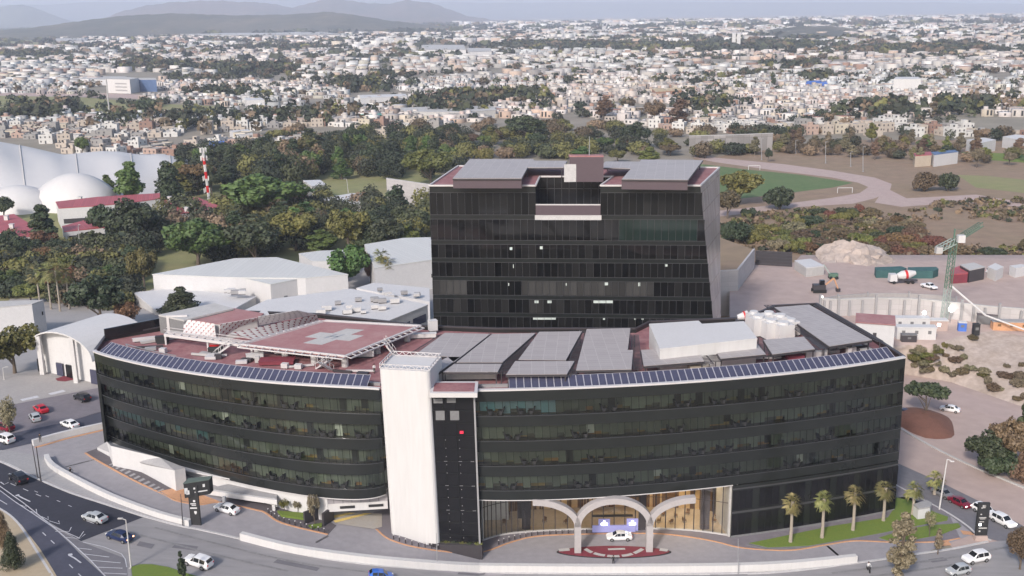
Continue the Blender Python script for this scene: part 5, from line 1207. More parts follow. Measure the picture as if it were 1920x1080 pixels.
# arched sports hall
t = thing('arched_hall', 'barrel roofed white hall with open front at the left of the plaza', 'hall', at(150, 690)); a0, a1 = at(62, 690), at(245, 745); 
A0, A1 = at(84, 700), at(176, 722); dvv = Vector((A1.x - A0.x, A1.y - A0.y, 0)); span = dvv.length; dvv.normalize(); nb = Vector((-dvv.y, dvv.x, 0)) * 15; mid = (A0 + A1) / 2; GH = mid.z; mid = Vector((mid.x, mid.y, 0))
hh = 6.2
def ap(t_, off, h=1.0): return mid + dvv * (span * .64 * math.cos(math.pi * (1 - t_))) + nb * off + Vector((0, 0, GH + hh + 5.0 * h * math.sin(math.pi * t_)))
m = MB()
for i in range(16):
    for o0, o1 in ((-.1, 1),): m.face([ap(i / 16, o0), ap((i + 1) / 16, o0), ap((i + 1) / 16, o1), ap(i / 16, o1)]); m.face([ap(i / 16, o1) - Vector((0, 0, .3)), ap((i + 1) / 16, o1) - Vector((0, 0, .3)), ap((i + 1) / 16, o0) - Vector((0, 0, .3)), ap(i / 16, o0) - Vector((0, 0, .3))])
    m.face([ap(i / 16, -.1) - Vector((0, 0, .3)), ap((i + 1) / 16, -.1) - Vector((0, 0, .3)), ap((i + 1) / 16, -.1), ap(i / 16, -.1)])
m.build('roof', 'white_bright', t, smooth=False)
m = MB()
for i in range(16): p, q_ = ap(i / 16, .05), ap((i + 1) / 16, .05); m.face([(p.x, p.y, GH - 1), (q_.x, q_.y, GH - 1), q_ - Vector((0, 0, .3)), p - Vector((0, 0, .3))])
for s in (0, 1): p, q_ = ap(s, .05), ap(s, 1); m.bar((p.x, p.y, GH + hh / 2 - .5), (q_.x, q_.y, GH + hh / 2 - .5), .4, hh + 1)
m.build('wall', 'white_wall', t)
for u in (.25, .62):
    p = ap(u, -.07); m = MB(); m.box((p.x, p.y, GH), (.9, .9, p.z - .4 - GH)); m.build('column', 'white_bright', t)
for i, u in enumerate((.12, .4, .5, .78)): p = ap(u, .03); m = MB(); m.box((p.x, p.y - .1, GH), (2, .3, 3.2), math.atan2(dvv.y, dvv.x)); m.build('door', 'solar_blue' if i % 2 else 'black', t)
block('entrance_kiosk', 'small white kiosk with a dark red top beside the arched hall', 'kiosk', [(134, 676), (162, 668), (168, 676), (142, 683)], 4.2, 0, W_, 'red_dark', wins=[(3, .2, .8, 1, 3, 'solar_blue')])
sheet('flower_bed', [(104, 711), (120, 706), (140, 708), (142, 712), (122, 716), (108, 715)], 0, 'red_dark', 6)
# red roofed school
for lab, q, z in (('red roofed school wing at the left edge', [(-40, 412), (0, 404), (26, 401), (57, 420), (66, 430), (63, 443), (28, 443), (-40, 425)], 7), ('long red roofed school wing below the white tent', [(104, 378), (182, 369), (230, 366), (300, 362), (300, 372), (240, 380), (176, 386), (110, 390)], 9),
                  ('lower red roofed school wing in the middle', [(116, 424), (176, 408), (196, 412), (196, 426), (120, 434)], 6), ('wide red school roof left of the large dark tree', [(305, 375), (371, 370), (412, 386), (395, 393), (318, 403)], 7)):
    block('school_wing', lab, 'school building', q, z, 0, W_, 'red_sheet', group=None, wins=[(len(q) - 2, .1, .9, 2, 4, 'metal_dark')])
for k, (x, y) in enumerate(((12, 408), (22, 424), (150, 372), (140, 380), (318, 372), (340, 371), (360, 384), (350, 392))):
    p = at(x, y, 8); t = thing('roof_vent', 'small white vent box on a red school roof', 'vent', (p.x, p.y, 6.8), 'vents on the red roofs'); m = MB(); m.box((p.x, p.y, 6.8), (1.6, 1.4, 2.0)); m.build('housing', 'white_bright', t); m = MB(); m.box((p.x, p.y, 8.8), (1.9, 1.7, .15)); m.build('cap', 'white_wall', t)
block('low_house', 'white modern house with stepped roofs in the dark wood', 'house', [(568, 338), (600, 337), (612, 345), (585, 349)], 9, 0, D_, W_)
block('low_house', 'long white roof in front of the dark wood left of the tower', 'house', [(600, 372), (660, 362), (715, 366), (712, 380), (640, 384)], 6, 0, D_, W_)
block('retaining_wall', 'high pale concrete wall behind the left corner of the tower', 'wall', [(724, 333), (806, 345), (806, 346), (724, 334)], 13, 0, 'panel_concrete', 'white_dirty')
# concrete retaining wall right of the tower
t = thing('retaining_wall', 'tall pale angled concrete wall right of the tower with dry grass on top', 'wall', at(1375, 600)); 
q = [((1338, 508), 14), ((1383, 505), 14), ((1414, 466), 14)]
m = MB(); W2 = [at(p[0], p[1], z) for p, z in q]; wallrun(m, W2, .6, 0, 14); m.build('wall', 'panel_concrete', t)
m = MB(); W3 = [W2[0], W2[1], W2[2], at(1340, 440, 14)]; m.prism([(p.x, p.y + .4) for p in W3], 10, 13.6); m.build('earth_fill', 'dirt_brown', t)
block('retaining_wall', 'long weathered pale wall below the town right of the tower', 'wall', [(1292, 254), (1370, 252), (1450, 249), (1450, 249.6), (1370, 252.6), (1292, 254.6)], 11, 0, 'old_wall', 'white_dirty')
# tensile tent
tn = thing('tensile_tent', 'huge white tensile fabric roof with several billowing domes at the left', 'tent', at(100, 395))
def dome(px, py, wpx, pyt, nm='dome', ry=.8, pw=.5, n=22):
    P = at(px, py); rx = wpx * mpp(P); H = zat(px, pyt, P + Vector((0, 0, 0))); m = MB(); G = []
    for j in range(9):
        rr_ = 1 - j / 8; z = H * (.8 * math.sqrt(1 - rr_ ** 2.2) + .2 * math.cos(rr_ * math.pi / 2) ** 1.6)
        G.append([(P.x + rx * rr_ * math.cos(6.2832 * i / n) * (1 + .05 * math.cos(i * math.pi)), P.y + rx * ry + rx * ry * rr_ * math.sin(6.2832 * i / n), z) for i in range(n)])
    m.v = [p for r_ in G for p in r_]
    for j in range(8):
        for i in range(n): m.f.append((j * n + i, j * n + (i + 1) % n, (j + 1) * n + (i + 1) % n, (j + 1) * n + i)); m.m.append(0); m.c.append(None)
    m.build(nm, 'white_bright', tn, smooth=True)
for a in ((118, 400, 84, 334), (10, 404, 74, 356)): dome(*a)
m = MB(); G = []; xs_ = np.linspace(-260, 396, 66)
for x in xs_:
    B_ = at(x, np.interp(x, [-260, 0, 120, 235, 330, 396], [404, 398, 394, 380, 362, 342])); k_r = 1.17 if x < 200 else 1.17 - .09 * (x - 200) / 196; Pr = Vector((B_.x * k_r, B_.y * k_r, 0)); yr = 2 + np.interp(x, [-260, -60, 0, 65, 130, 160, 200, 235, 270, 310, 350, 396], [262, 256, 260, 273, 290, 287, 283, 284, 290, 288, 296, 320]); zr = zat(x, yr, Pr); row = []
    for j in range(15):
        t_ = j / 14 * 1.6; sc = 1 + .05 * math.sin(x * .055 + t_ * 2) + .04 * math.sin(x * .021 - t_ * 3); h_ = (math.sin(min(t_, 1) * math.pi / 2) ** .85) if t_ <= 1 else max(0, math.cos((t_ - 1) / .6 * math.pi / 2)) ** .7
        p = Vector((B_.x, B_.y, 0)).lerp(Pr, t_); row.append((p.x, p.y, max(-.2, zr * h_ * (sc if .1 < t_ < .9 else 1))))
    G.append(row)
m.v = [p for r_ in G for p in r_]
for i in range(65):
    for j in range(14): m.f.append((i * 15 + j, (i + 1) * 15 + j, (i + 1) * 15 + j + 1, i * 15 + j + 1)); m.m.append(0); m.c.append(None)
m.build('main_membrane', 'white_bright', tn, smooth=True)
m = MB()
for x in (60, 160, 262, 330):
    i = int((x + 260) / 656 * 65); m.tube([Vector(p) + Vector((0, 0, .15)) for p in G[i][1:11]], .35, 5)
m.build('ridge_cable', 'white_dirty', tn)
# far distinctive buildings
def bd(lab, q, z, wall, roof, cat='building', name='town_building', wins=None): return block(name, lab, cat, q, z, 0, wall, roof, wins=wins)
mat('blue_wall', (.07, .12, .24), .5, .2, .1); mat('green_sheet', (.05, .36, .25), .6, .1, .1); mat('teal', (.035, .10, .10), .8, .2, .2); mat('blue_sheet', (.06, .15, .50), .6, .1, .1); mat('flat_beige', (.36, .32, .27), .9, .2, .2); mat('yellow_wall', (.46, .36, .22), .8, .1, .1); mat('brick', (.36, .20, .14), .9, .15, .2)
bd('white commercial building with grey windows in the dry field', [(200, 148), (243, 149), (260, 146), (232, 144)], 17, 'white_bright', 'white_dirty', wins=[(0, .35, .85, 3, 4.5, 'concrete'), (0, .35, .85, 7, 8.5, 'concrete'), (0, .35, .85, 11, 12.5, 'concrete')])
bd('blue glazed end of the commercial building in the dry field', [(260, 149), (293, 149), (292, 146), (258, 146)], 15, 'blue_wall', 'white_dirty')
bd('long pale shed behind the commercial building', [(150, 148), (198, 149), (240, 143), (160, 143)], 8, W_, D_)
bd('white house block with two storeys in the middle town', [(458, 184), (490, 183), (496, 187), (462, 188)], 11, 'white_bright', W_)
bd('bright green roofed shed in the middle town', [(672, 214), (714, 213), (718, 220), (676, 222)], 5, D_, 'green_sheet'); bd('bright blue roofed stall above the wood', [(392, 265), (420, 264), (421, 271), (392, 272)], 6, 'blue_sheet', 'blue_sheet')
bd('bright white roofed store at the edge of the wood', [(430, 245), (465, 242), (474, 250), (445, 252)], 6, 'white_bright', 'white_bright'); bd('long flat white warehouse in the middle town', [(674, 178), (760, 176), (764, 180), (676, 184)], 8, W_, 'white_bright')
bd('big white cube building in the right town', [(1676, 148), (1727, 148), (1722, 144), (1680, 144)], 15, 'white_bright', W_); bd('blue roofed shed in the right town', [(1510, 152), (1548, 150), (1552, 156), (1512, 157)], 6, 'blue_sheet', 'blue_sheet')
bd('pavilion with a blue shed roof beside the sports field', [(1746, 285), (1790, 281), (1797, 284), (1752, 290)], 7, 'white_wall', 'blue_wall'); bd('cream end block of the sports pavilion', [(1713, 287), (1745, 284), (1747, 290), (1716, 292)], 6.5, 'lobby_floor', 'red_sheet')
bd('white villa group right of the dry trees', [(1812, 262), (1845, 258), (1868, 262), (1840, 268)], 7, 'white_bright', 'white_bright'); bd('white villa at the right edge of the town', [(1880, 256), (1905, 252), (1935, 255), (1910, 262)], 7, 'white_bright', 'white_bright')
bd('grey hangar roofs in the wood behind the tower', [(750, 202), (800, 200), (925, 198), (930, 206), (860, 210), (760, 209)], 7, D_, D_); bd('orange clinic block in the town', [(1222, 166), (1270, 164), (1286, 168), (1230, 172)], 8, 'brick', 'yellow_wall')
for i in range(14):
    x = 1320 + i * 21 + rts.uniform(-4, 4); bd('yellow apartment block in the long yellow row of the town', [(x, 118 + (i % 3)), (x + 15, 118 + (i % 3)), (x + 17, 116.5 + (i % 3)), (x + 1, 116.5 + (i % 3))], rts.uniform(6, 9), 'yellow_wall', 'flat_beige', name='apartment_block')['group'] = 'yellow apartment blocks'
for lab, q in (('very long pale factory roof under the dark hills', [(235, 58), (470, 56), (590, 58), (640, 64), (430, 66), (260, 62)]), ('pale factory roof left of the longest one', [(205, 44), (300, 43), (310, 47), (208, 48)]), ('pale factory roof at the right of the hills', [(790, 84), (870, 84), (874, 93), (800, 93)]), ('second pale factory at the right of the hills', [(875, 90), (920, 90), (922, 96), (880, 97)]), ('pale long shed on the left slope', [(104, 72), (152, 71), (154, 76), (106, 77)]), ('small pale factory on the dark hill', [(250, 38), (312, 37), (318, 40), (254, 42)])):
    bd(lab, q, 14, 'white_wall', 'white_dirty', cat='factory', name='factory')
bd('dark office block in the far right town', [(1606, 84), (1640, 84), (1641, 82), (1608, 82)], 15, 'concrete_dark', 'concrete_dark'); bd('pair of white high rise slabs at the far centre', [(1373, 62), (1380, 62), (1380, 61), (1373, 61)], 38, 'white_bright', W_, name='high_rise'); bd('right one of the pair of white high rise slabs', [(1382, 62), (1389, 62), (1389, 61), (1382, 61)], 38, 'white_bright', W_, name='high_rise')

# ================================================================ CONSTRUCTION SITE
zp = ZP
rw = thing('shoring_wall', 'long curved pale shoring wall of panels and grey piles round the building pit', 'wall', at(1730, 595, zp)); RWp = [at(x, y, zp) for x, y in smoothpx([(1536, 590), (1570, 592), (1640, 590), (1720, 592), (1800, 600), (1870, 608), (1990, 616)], 6)]
m = MB(); wallrun(m, RWp, .5, zp - 1, zp + 4.4); m.build('panels', 'panel_concrete', rw)
for i in range(0, len(RWp), 2): p = RWp[i]; m = MB(); m.box((p.x, p.y - .4, zp - .2), (.6, .6, 4.4 + (1.6 if i % 6 == 0 else 0))); m.build('pile', 'concrete', rw)
m = MB(); wallrun(m, RWp, .7, zp + 4.42, zp + 4.8); m.build('capping_beam', 'white_dirty', rw)
rw2 = thing('shoring_wall', 'upper pale shoring wall behind the pit, left of the crane', 'wall', at(1620, 575, zp)); RW2 = [at(x, y, zp) for x, y in smoothpx([(1541, 580), (1580, 574), (1660, 570), (1760, 574), (1790, 580)], 5)]
m = MB(); wallrun(m, RW2, .4, zp - 1, zp + 3.2); m.build('panels', 'paver_light', rw2)
for i in range(0, len(RW2), 4): p = RW2[i]; m = MB(); m.box((p.x, p.y - .35, zp), (.4, .4, 3.8)); m.build('pile', 'concrete', rw2)
# crane
P = at(1768, 612, zp); cz = zat(1776, 452, P); t = thing('tower_crane', 'green lattice tower crane with a raised jib over the building pit', 'crane', P)
mat('crane_green', (.09, .16, .115), .6, .15, 1); mat('crane_pale', (.30, .36, .33), .6, .1, 1)
def lattice(m, a, b, wd, k, r=.12):
    a, b = Vector(a), Vector(b); d = (b - a).normalized(); u = d.cross(Vector((0, 1, 0)) if abs(d.y) < .8 else Vector((1, 0, 0))).normalized() * wd / 2; v = d.cross(u).normalized() * wd / 2
    cs = [u + v, u - v, -u - v, -u + v]
    for c in cs: m.bar(a + c, b + c, r)
    for i in range(k):
        for q in range(4): m.bar(a.lerp(b, i / k) + cs[q], a.lerp(b, (i + 1) / k) + cs[(q + 1) % 4], r * .6)
top = Vector((P.x + .8, P.y, cz))
m = MB(); lattice(m, (P.x, P.y, zp), P.lerp(top, .45), 1.3, 9, .16); m.build('lower_mast', 'crane_pale', t); m = MB(); lattice(m, P.lerp(top, .45), top, 1.3, 10, .17); m.build('upper_mast', 'crane_green', t)
jt = Vector((P.x + 11, P.y + 8, zat(1850, 421, P + Vector((11, 8, 0))))); m = MB(); lattice(m, top, jt, 1.1, 14, .15); m.build('jib', 'crane_green', t)
m = MB(); lattice(m, top, top + Vector((-4.5, -2, -1.5)), 1.4, 4, .18); m.build('counter_jib', 'crane_pale', t)
m = MB(); m.box(top + Vector((-4.5, -2, -2.6)), (1.6, 1.4, 1.6)); m.build('counterweight', 'white_dirty', t); m = MB(); m.box(top + Vector((1.5, -.6, -.2)), (1.8, 1.4, 1.9)); m.build('cab', 'white_bright', t)
m = MB(); m.bar(top, top + Vector((0, 0, 3.2)), .3); m.bar(top + Vector((0, 0, 3.2)), jt.lerp(top, .4), .08); m.build('apex', 'crane_green', t)
m = MB(); m.tube([P + Vector((1, 0, 11)), P + Vector((9, -4, 4)), P + Vector((18, -8, 1.0))], [.3, .25, .2], 6); tag(m.build('pump_boom', 'white_bright'), 'long white concrete pump boom reaching down right of the crane', 'pump boom')
# flood lamps of the site (lit)
mat('flood', (1, .97, .9), .4, 0, 1, emit=14)
for i, (x, y, r, lab) in enumerate(((1750, 567, .75, 'large glowing white site floodlight left of the crane mast'), (1781, 579, .75, 'large glowing white site floodlight right of the crane mast'), (1731, 586, .5, 'smaller glowing site floodlight low and left of the crane mast'), (1539, 557, .38, 'small glowing site lamp at the left end of the shoring wall'))):
    P = at(x, y + 26, zp); z_ = zat(x, y, P); t = thing('floodlight', lab, 'floodlight', P); m, _ = lamp(0, 0, r, '', '', D=Vector((P.x, P.y, z_))); m.build('lamp_glass', 'flood', t, smooth=True)
    m = MB(); m.tube([P, (P.x, P.y, z_ - r * .9)], .12, 6); m.build('stand', 'metal_grey', t)
def cabin(lab, px, py, L, W, H, rz, wall, roof='white_wall', name='site_cabin', cat='cabin', z0=zp, wins=3, wm='concrete_dark'):
    P = at(px, py, z0); t = thing(name, lab, cat, P); m = MB(); m.box((P.x, P.y, z0), (L, W, H), rz); m.build('wall', wall, t); m = MB(); m.box((P.x, P.y, z0 + H), (L * 1.04, W * 1.06, .25), rz); m.build('roof', roof, t)
    for i in range(wins):
        u = (i + .5) / wins - .5; cx, cy = P.x + u * L * math.cos(rz) + (W / 2 + .04) * math.sin(rz), P.y + u * L * math.sin(rz) - (W / 2 + .04) * math.cos(rz); m = MB(); m.box((cx, cy, z0 + H * .5), (.8, .06, H * .28), rz); m.build('window', wm, t)
    return t
cabin('upper white site trailer right of the grey plant box', 1706, 618, 9, 2.6, 3.2, -.08, 'white_bright'); cabin('lower white site trailer with a dark generator in front', 1715, 634, 9.5, 2.6, 3.0, -.1, 'white_bright')
cabin('pinkish site hut with a lit doorway', 1757, 618, 4.5, 2.4, 2.6, -.1, 'dirt_pink', wins=1, wm='lamp_cold'); cabin('small blue portable toilet on the plateau', 1803, 620, 2.0, 1.4, 2.2, -.2, 'blue_sheet', 'white_bright', wins=1)
cabin('black water tank box at the crest of the bank', 1829, 627, 1.5, 1.3, 2.6, 0, 'black_matt', 'black_matt', wins=1); cabin('dark generator in front of the site trailers', 1703, 640, 3.6, 1.6, 1.7, -.1, 'metal_dark', 'concrete_dark', wins=1)
cabin('long orange edged timber store at the right edge of the site', 1905, 618, 12, 2.5, 2.2, -.15, 'orange_paint', 'concrete', wins=4, wm='wood'); cabin('brown timber hut behind the black tank box', 1850, 606, 5, 2.4, 2.4, -.2, 'concrete_dark', 'paver', wins=2)
cabin('tall grey louvred plant box with red roof grilles behind the right roof end', 1636, 672, 8.5, 7.5, 9.5, -.32, 'white_wall', 'heli_red', z0=8, wins=1, wm='metal_dark', name='plant_box', cat='plant box')
for lab, q, mt in (('dark teal covered shelter, the left one, on the far side of the site', [(1640, 501), (1690, 499), (1700, 503), (1690, 507), (1643, 507)], 'teal'), ('dark teal covered shelter, the right one, behind the mixer truck', [(1702, 501), (1755, 500), (1760, 504), (1750, 508), (1704, 508)], 'teal')):
    block('shade_shelter', lab, 'shelter', q, zp + 2.4, zp, mt, mt)
block('site_tent', 'red roofed site tent right of the crane', 'tent', [(1782, 504), (1800, 498), (1815, 504), (1815, 512), (1784, 514)], zp + 3, zp, 'red_dark', 'red_sheet'); block('site_tent', 'white and grey roofed open shed right of the red tent', 'tent', [(1800, 496), (1826, 492), (1847, 500), (1818, 506)], zp + 4, zp, 'metal_dark', 'white_dirty')
block('site_tent', 'small white peaked tent near the right edge of the site', 'tent', [(1852, 500), (1866, 493), (1882, 500), (1868, 507)], zp + 3.4, zp, 'white_bright', 'white_bright'); block('site_container', 'white container near the right edge of the site', 'container', [(1893, 498), (1915, 495), (1930, 498), (1905, 503)], zp + 3, zp, 'white_wall', 'white_bright')
block('site_container', 'long grey roofed container left of the pale rock face', 'container', [(1490, 488), (1520, 485), (1546, 498), (1512, 502)], zp + 3, zp, 'white_dirty', 'white_wall')
for i in range(5): wall_thing('steel_railing', 'dark steel fence row on the slope right of the concrete wall', [(1416, 478 + i * 6), (1485, 482 + i * 6)], .2, 1.6, 'metal_dark', 'fence', z0=zp - 1 + (4 - i) * .5, n=1, group='dark steel rows on the slope')
# goals
for lab, x, y, s_ in (('white football goal at the near right of the pitch', 1584, 362, 7.3), ('white football goal at the far left of the pitch', 1414, 319, 6.5)):
    P = at(x, y); t = thing('football_goal', lab, 'goal', P)
    for dx in (-s_ / 2, s_ / 2): m = MB(); m.tube([(P.x + dx, P.y, 0), (P.x + dx, P.y, 2.6)], .16, 6); m.build('post', 'white_bright', t)
    m = MB(); m.tube([(P.x - s_ / 2, P.y, 2.6), (P.x + s_ / 2, P.y, 2.6)], .16, 6); m.build('crossbar', 'white_bright', t)
# ================================================================ VEHICLES
PAINT = {'white': (.72, .72, .73), 'silver': (.38, .40, .42), 'black': (.015, .016, .022), 'navy': (.015, .025, .075), 'red': (.45, .015, .03), 'darkred': (.16, .01, .025), 'blue': (.03, .13, .50), 'grey': (.17, .17, .18), 'purple': (.08, .06, .20)}
for k, v in PAINT.items(): mat('paint_' + k, v, .28, .03, 1)
# stations: x, z_bottom, z_belt, z_roof, half width, cabin half width
SHAPES = {'sedan': ([(-2.2, .35, .80, .80, .70, .6), (-2.1, .26, .92, .92, .82, .7), (-1.55, .22, .96, .98, .88, .70), (-.95, .2, .93, 1.36, .89, .62), (-.2, .2, .92, 1.44, .9, .64), (.45, .2, .92, 1.38, .9, .64), (1.15, .22, .93, .95, .89, .72), (1.85, .24, .82, .82, .85, .7), (2.2, .35, .62, .62, .66, .6)], 2.7, .32),
          'hatch': ([(-1.95, .38, .85, .85, .72, .6), (-1.88, .28, .95, 1.05, .82, .66), (-1.45, .22, .95, 1.42, .86, .63), (-.6, .2, .94, 1.50, .87, .65), (.2, .2, .93, 1.46, .87, .65), (.95, .22, .94, .97, .86, .7), (1.6, .24, .84, .84, .82, .66), (1.92, .36, .64, .64, .66, .55)], 2.45, .31),
          'suv': ([(-2.3, .45, .95, .95, .78, .7), (-2.24, .35, 1.08, 1.2, .9, .74), (-1.85, .3, 1.08, 1.66, .94, .72), (-.8, .28, 1.07, 1.74, .95, .74), (.25, .28, 1.06, 1.70, .95, .73), (1.0, .3, 1.06, 1.12, .95, .8), (1.9, .32, .98, .98, .92, .78), (2.28, .45, .74, .74, .74, .66)], 2.75, .37),
          'pickup': ([(-2.6, .5, 1.0, 1.0, .85, .8), (-2.5, .42, 1.06, 1.06, .92, .84), (-.75, .4, 1.06, 1.10, .94, .84), (-.6, .4, 1.06, 1.68, .94, .74), (.2, .4, 1.06, 1.74, .94, .74), (.6, .4, 1.06, 1.66, .94, .72), (1.2, .4, 1.06, 1.1, .94, .8), (2.2, .42, .98, .98, .9, .78), (2.6, .55, .78, .78, .75, .7)], 3.2, .4)}
def make_car(kind, paint, lab, px, z0=0.02, glow=None, group=None, sc=1.0):
    """px: (x, y) centre on the ground and (x, y) of a point ahead of it"""
    st, wb, rw_ = SHAPES[kind]; root = thing({'suv': 'suv', 'pickup': 'pickup_truck', 'sedan': 'car', 'hatch': 'hatchback'}[kind], lab, 'car' if kind in ('sedan', 'hatch') else kind, (0, 0, 0), group)
    m = MB(); rings = []
    for x, zb, zl, zr, w_, c in st:
        rings.append([(x, -w_ * .86, zb), (x, -w_, zb + (zl - zb) * .4), (x, -w_ * .97, zl), (x, -c, zr), (x, -c * .5, zr + .03), (x, c * .5, zr + .03), (x, c, zr), (x, w_ * .97, zl), (x, w_, zb + (zl - zb) * .4), (x, w_ * .86, zb)])
    m.v = [p for r_ in rings for p in r_]; K = 10
    for i in range(len(rings) - 1):
        for k in range(K): a, b = i * K + k, i * K + (k + 1) % K; m.f.append((a, b, b + K, a + K)); m.m.append(0); m.c.append(None)
    m.f.append(tuple(range(K))[::-1]); m.m.append(0); m.c.append(None); m.f.append(tuple((len(rings) - 1) * K + k for k in range(K))); m.m.append(0); m.c.append(None)
    m.build('body', 'paint_' + paint, root, local=True)
    cab = [i for i, s in enumerate(st) if s[3] - s[2] > .25]; i0, i1 = cab[0], cab[-1]
    def quad(nm, a, b, c, d, off):
        P = [Vector(p) for p in (a, b, c, d)]; cc_ = sum(P, Vector()) / 4; P = [p.lerp(cc_, .12) + Vector(off) for p in P]; mm = MB(); mm.face(P); mm.build(nm, 'car_glass', root, local=True)
    r0, r1 = rings[i0], rings[i1]; rb, rf = rings[i0 - 1], rings[i1 + 1]
    quad('rear_window', rb[3], rb[6], r0[6], r0[3], (-.02, 0, .035)); quad('windscreen', rf[6], rf[3], r1[3], r1[6], (.02, 0, .035))
    for s, (a, b) in ((-1, (2, 3)), (1, (7, 6))):
        mm = MB()
        for i in range(i0, i1):
            P = [Vector(rings[i][a]), Vector(rings[i + 1][a]), Vector(rings[i + 1][b]), Vector(rings[i][b])]; cc_ = sum(P, Vector()) / 4; mm.face([p.lerp(cc_, .1) + Vector((0, s * .02, .0)) for p in P])
        P = [Vector(rings[i1][a]), Vector(rf[a]).lerp(Vector(rings[i1][a]), .25), Vector(rings[i1][b])]; mm.face([p + Vector((0, s * .015, .01)) for p in P])
        mm.build('side_window', 'car_glass', root, local=True)
    for sx in (-1, 1):
        for sy in (-1, 1):
            y = sy * (st[3][4] - .08); mm = MB(); mm.tube([(sx * wb / 2, y - .1, rw_), (sx * wb / 2, y + .1, rw_)], rw_, 14); wh = mm.build('wheel', 'tyre', root, local=True)
            mm = MB(); mm.tube([(sx * wb / 2, y + sy * .09, rw_), (sx * wb / 2, y + sy * .115, rw_)], rw_ * .6, 10); mm.build('rim', 'rimm', wh, local=True)
    f, b = st[-2], st[1]
    for sy in (-1, 1):
        mm = MB(); mm.box((f[0] + .12, sy * f[4] * .68, f[2] - .22), (.3, .34, .14)); mm.build('headlight', 'head_lit' if glow == 'front' else 'lamp_white', root, local=True)
        mm = MB(); mm.box((b[0] - .03, sy * b[4] * .78, b[2] - .2), (.14, .24, .2)); mm.build('taillight', 'tail_lit' if glow == 'rear' else 'tail_red', root, local=True)
    a, c = at(*px[0], z0), at(*px[1], z0); d = c - a; root.location = a; root.rotation_euler = (0, -math.atan2(d.z, math.hypot(d.x, d.y)), math.atan2(d.y, d.x)); root.scale = (sc,) * 3
    return root
CARS = [('suv', 'black', 'dark pickup like SUV driving on the new black asphalt at the far left', ((35, 902), (14, 886)), None), ('sedan', 'silver', 'silver sedan driving left on the new black asphalt', ((178, 976), (150, 968)), None),
        ('sedan', 'navy', 'dark blue sedan with glowing tail lamp crossing from old to new asphalt', ((224, 1011), (196, 1002)), 'rear'), ('suv', 'white', 'white crossover on the grey main road above the grass island', ((371, 1060), (340, 1050)), None),
        ('sedan', 'white', 'white car on the left drive just right of the black totem sign', ((425, 959), (405, 953)), None), ('hatch', 'blue', 'bright blue car cut by the bottom edge of the photo', ((714, 1086), (740, 1087)), None),
        ('sedan', 'white', 'white sedan parked between the two arch columns', ((1161, 1011), (1140, 1011.5)), None), ('suv', 'white', 'white SUV on the main road at the lower right, the upper of two', ((1829, 1052), (1808, 1056)), None),
        ('hatch', 'silver', 'silver hatchback at the lower right, below the white SUV', ((1796, 1075), (1775, 1079)), None), ('suv', 'white', 'white SUV with lit headlamps, rightmost in the queue on the side street', ((1881, 983), (1898, 992)), 'front'),
        ('suv', 'white', 'white car with lit headlamps half hidden behind the right totem sign', ((1846, 964), (1863, 973)), 'front'), ('sedan', 'darkred', 'dark red car with a lit headlamp in the queue on the side street', ((1799, 947), (1815, 955)), 'front'),
        ('sedan', 'grey', 'grey car at the rear of the queue beside the curved white lamp', ((1767, 930), (1782, 937)), None), ('sedan', 'white', 'white car parked on the dirt lot beside the spreading tree', ((1781, 771), (1769, 769)), None),
        ('sedan', 'navy', 'dark blue car part hidden behind the right end of the building', ((1696, 778), (1706, 782)), None), ('suv', 'black', 'black SUV parked in the left car park', ((154, 750), (141, 744)), None),
        ('sedan', 'red', 'bright red car in the left car park', ((77, 771), (68, 765)), None), ('hatch', 'silver', 'silver car parked right in front of the bright red one', ((66, 787), (60, 779)), None), ('sedan', 'white', 'white car on the blue grey lane of the left car park', ((131, 800), (118, 795)), None),
        ('suv', 'darkred', 'dark maroon car at the left edge under the bare tree', ((8, 806), (-4, 802)), None), ('pickup', 'white', 'white pickup truck standing below the teal shelters on the site', ((1742, 541), (1760, 546)), None), ('suv', 'white', 'white van by the small peaked tent on the site', ((1862, 512), (1878, 510)), None),
        ('suv', 'white', 'white vehicle at the left edge beside the corner trees', ((8, 828), (-10, 822)), None)]
for kind, paint, lab, px, glow in CARS: make_car(kind, paint, lab, px, glow=glow, z0=(ZP + .02 if px[0][1] < 560 and px[0][0] > 1500 else (.15 if px[0] == (1161, 1011) else .09)))
# concrete mixer
P = at(1694, 531, ZP); t = thing('mixer_truck', 'white concrete mixer truck with a red stripe in front of the teal shelters', 'truck', P); m = MB(); m.box(P + Vector((-3.4, 0, .8)), (2.2, 2.4, 2.2), top=.9); m.build('cab', 'white_bright', t)
m = MB(); m.tube([P + Vector((-2, 0, 2.2)), P + Vector((-.5, 0, 2.5)), P + Vector((1.5, 0, 2.8)), P + Vector((3.4, 0, 3.2))], [.8, 1.35, 1.3, .6], 14); m.build('drum', 'white_bright', t); m = MB(); m.tube([P + Vector((.2, 0, 2.62)), P + Vector((.9, 0, 2.72))], [1.38, 1.37], 14); m.build('drum_stripe', 'tail_red', t)
m = MB(); m.box(P + Vector((0, 0, .7)), (8, 1.2, .4)); m.build('chassis', 'metal_dark', t)
for dx in (-3.3, 1.0, 2.4):
    for dy in (-1.1, 1.1): m = MB(); m.tube([P + Vector((dx, dy - .15, .5)), P + Vector((dx, dy + .15, .5))], .5, 12); m.build('wheel', 'tyre', t)
P = at(1535, 548, ZP); t = thing('excavator', 'dark excavator on the left of the building site', 'excavator', P); m = MB(); m.box(P + Vector((0, 0, 1)), (3.4, 2.4, 1.4)); m.build('body', 'metal_dark', t); m = MB(); m.box(P + Vector((.8, 0, 2.4)), (1.3, 1.2, 1.3)); m.build('cab', 'black', t)
for s in (-1, 1): m = MB(); m.box(P + Vector((0, s * 1.1, .1)), (3.8, .5, .9)); m.build('track', 'tyre', t)
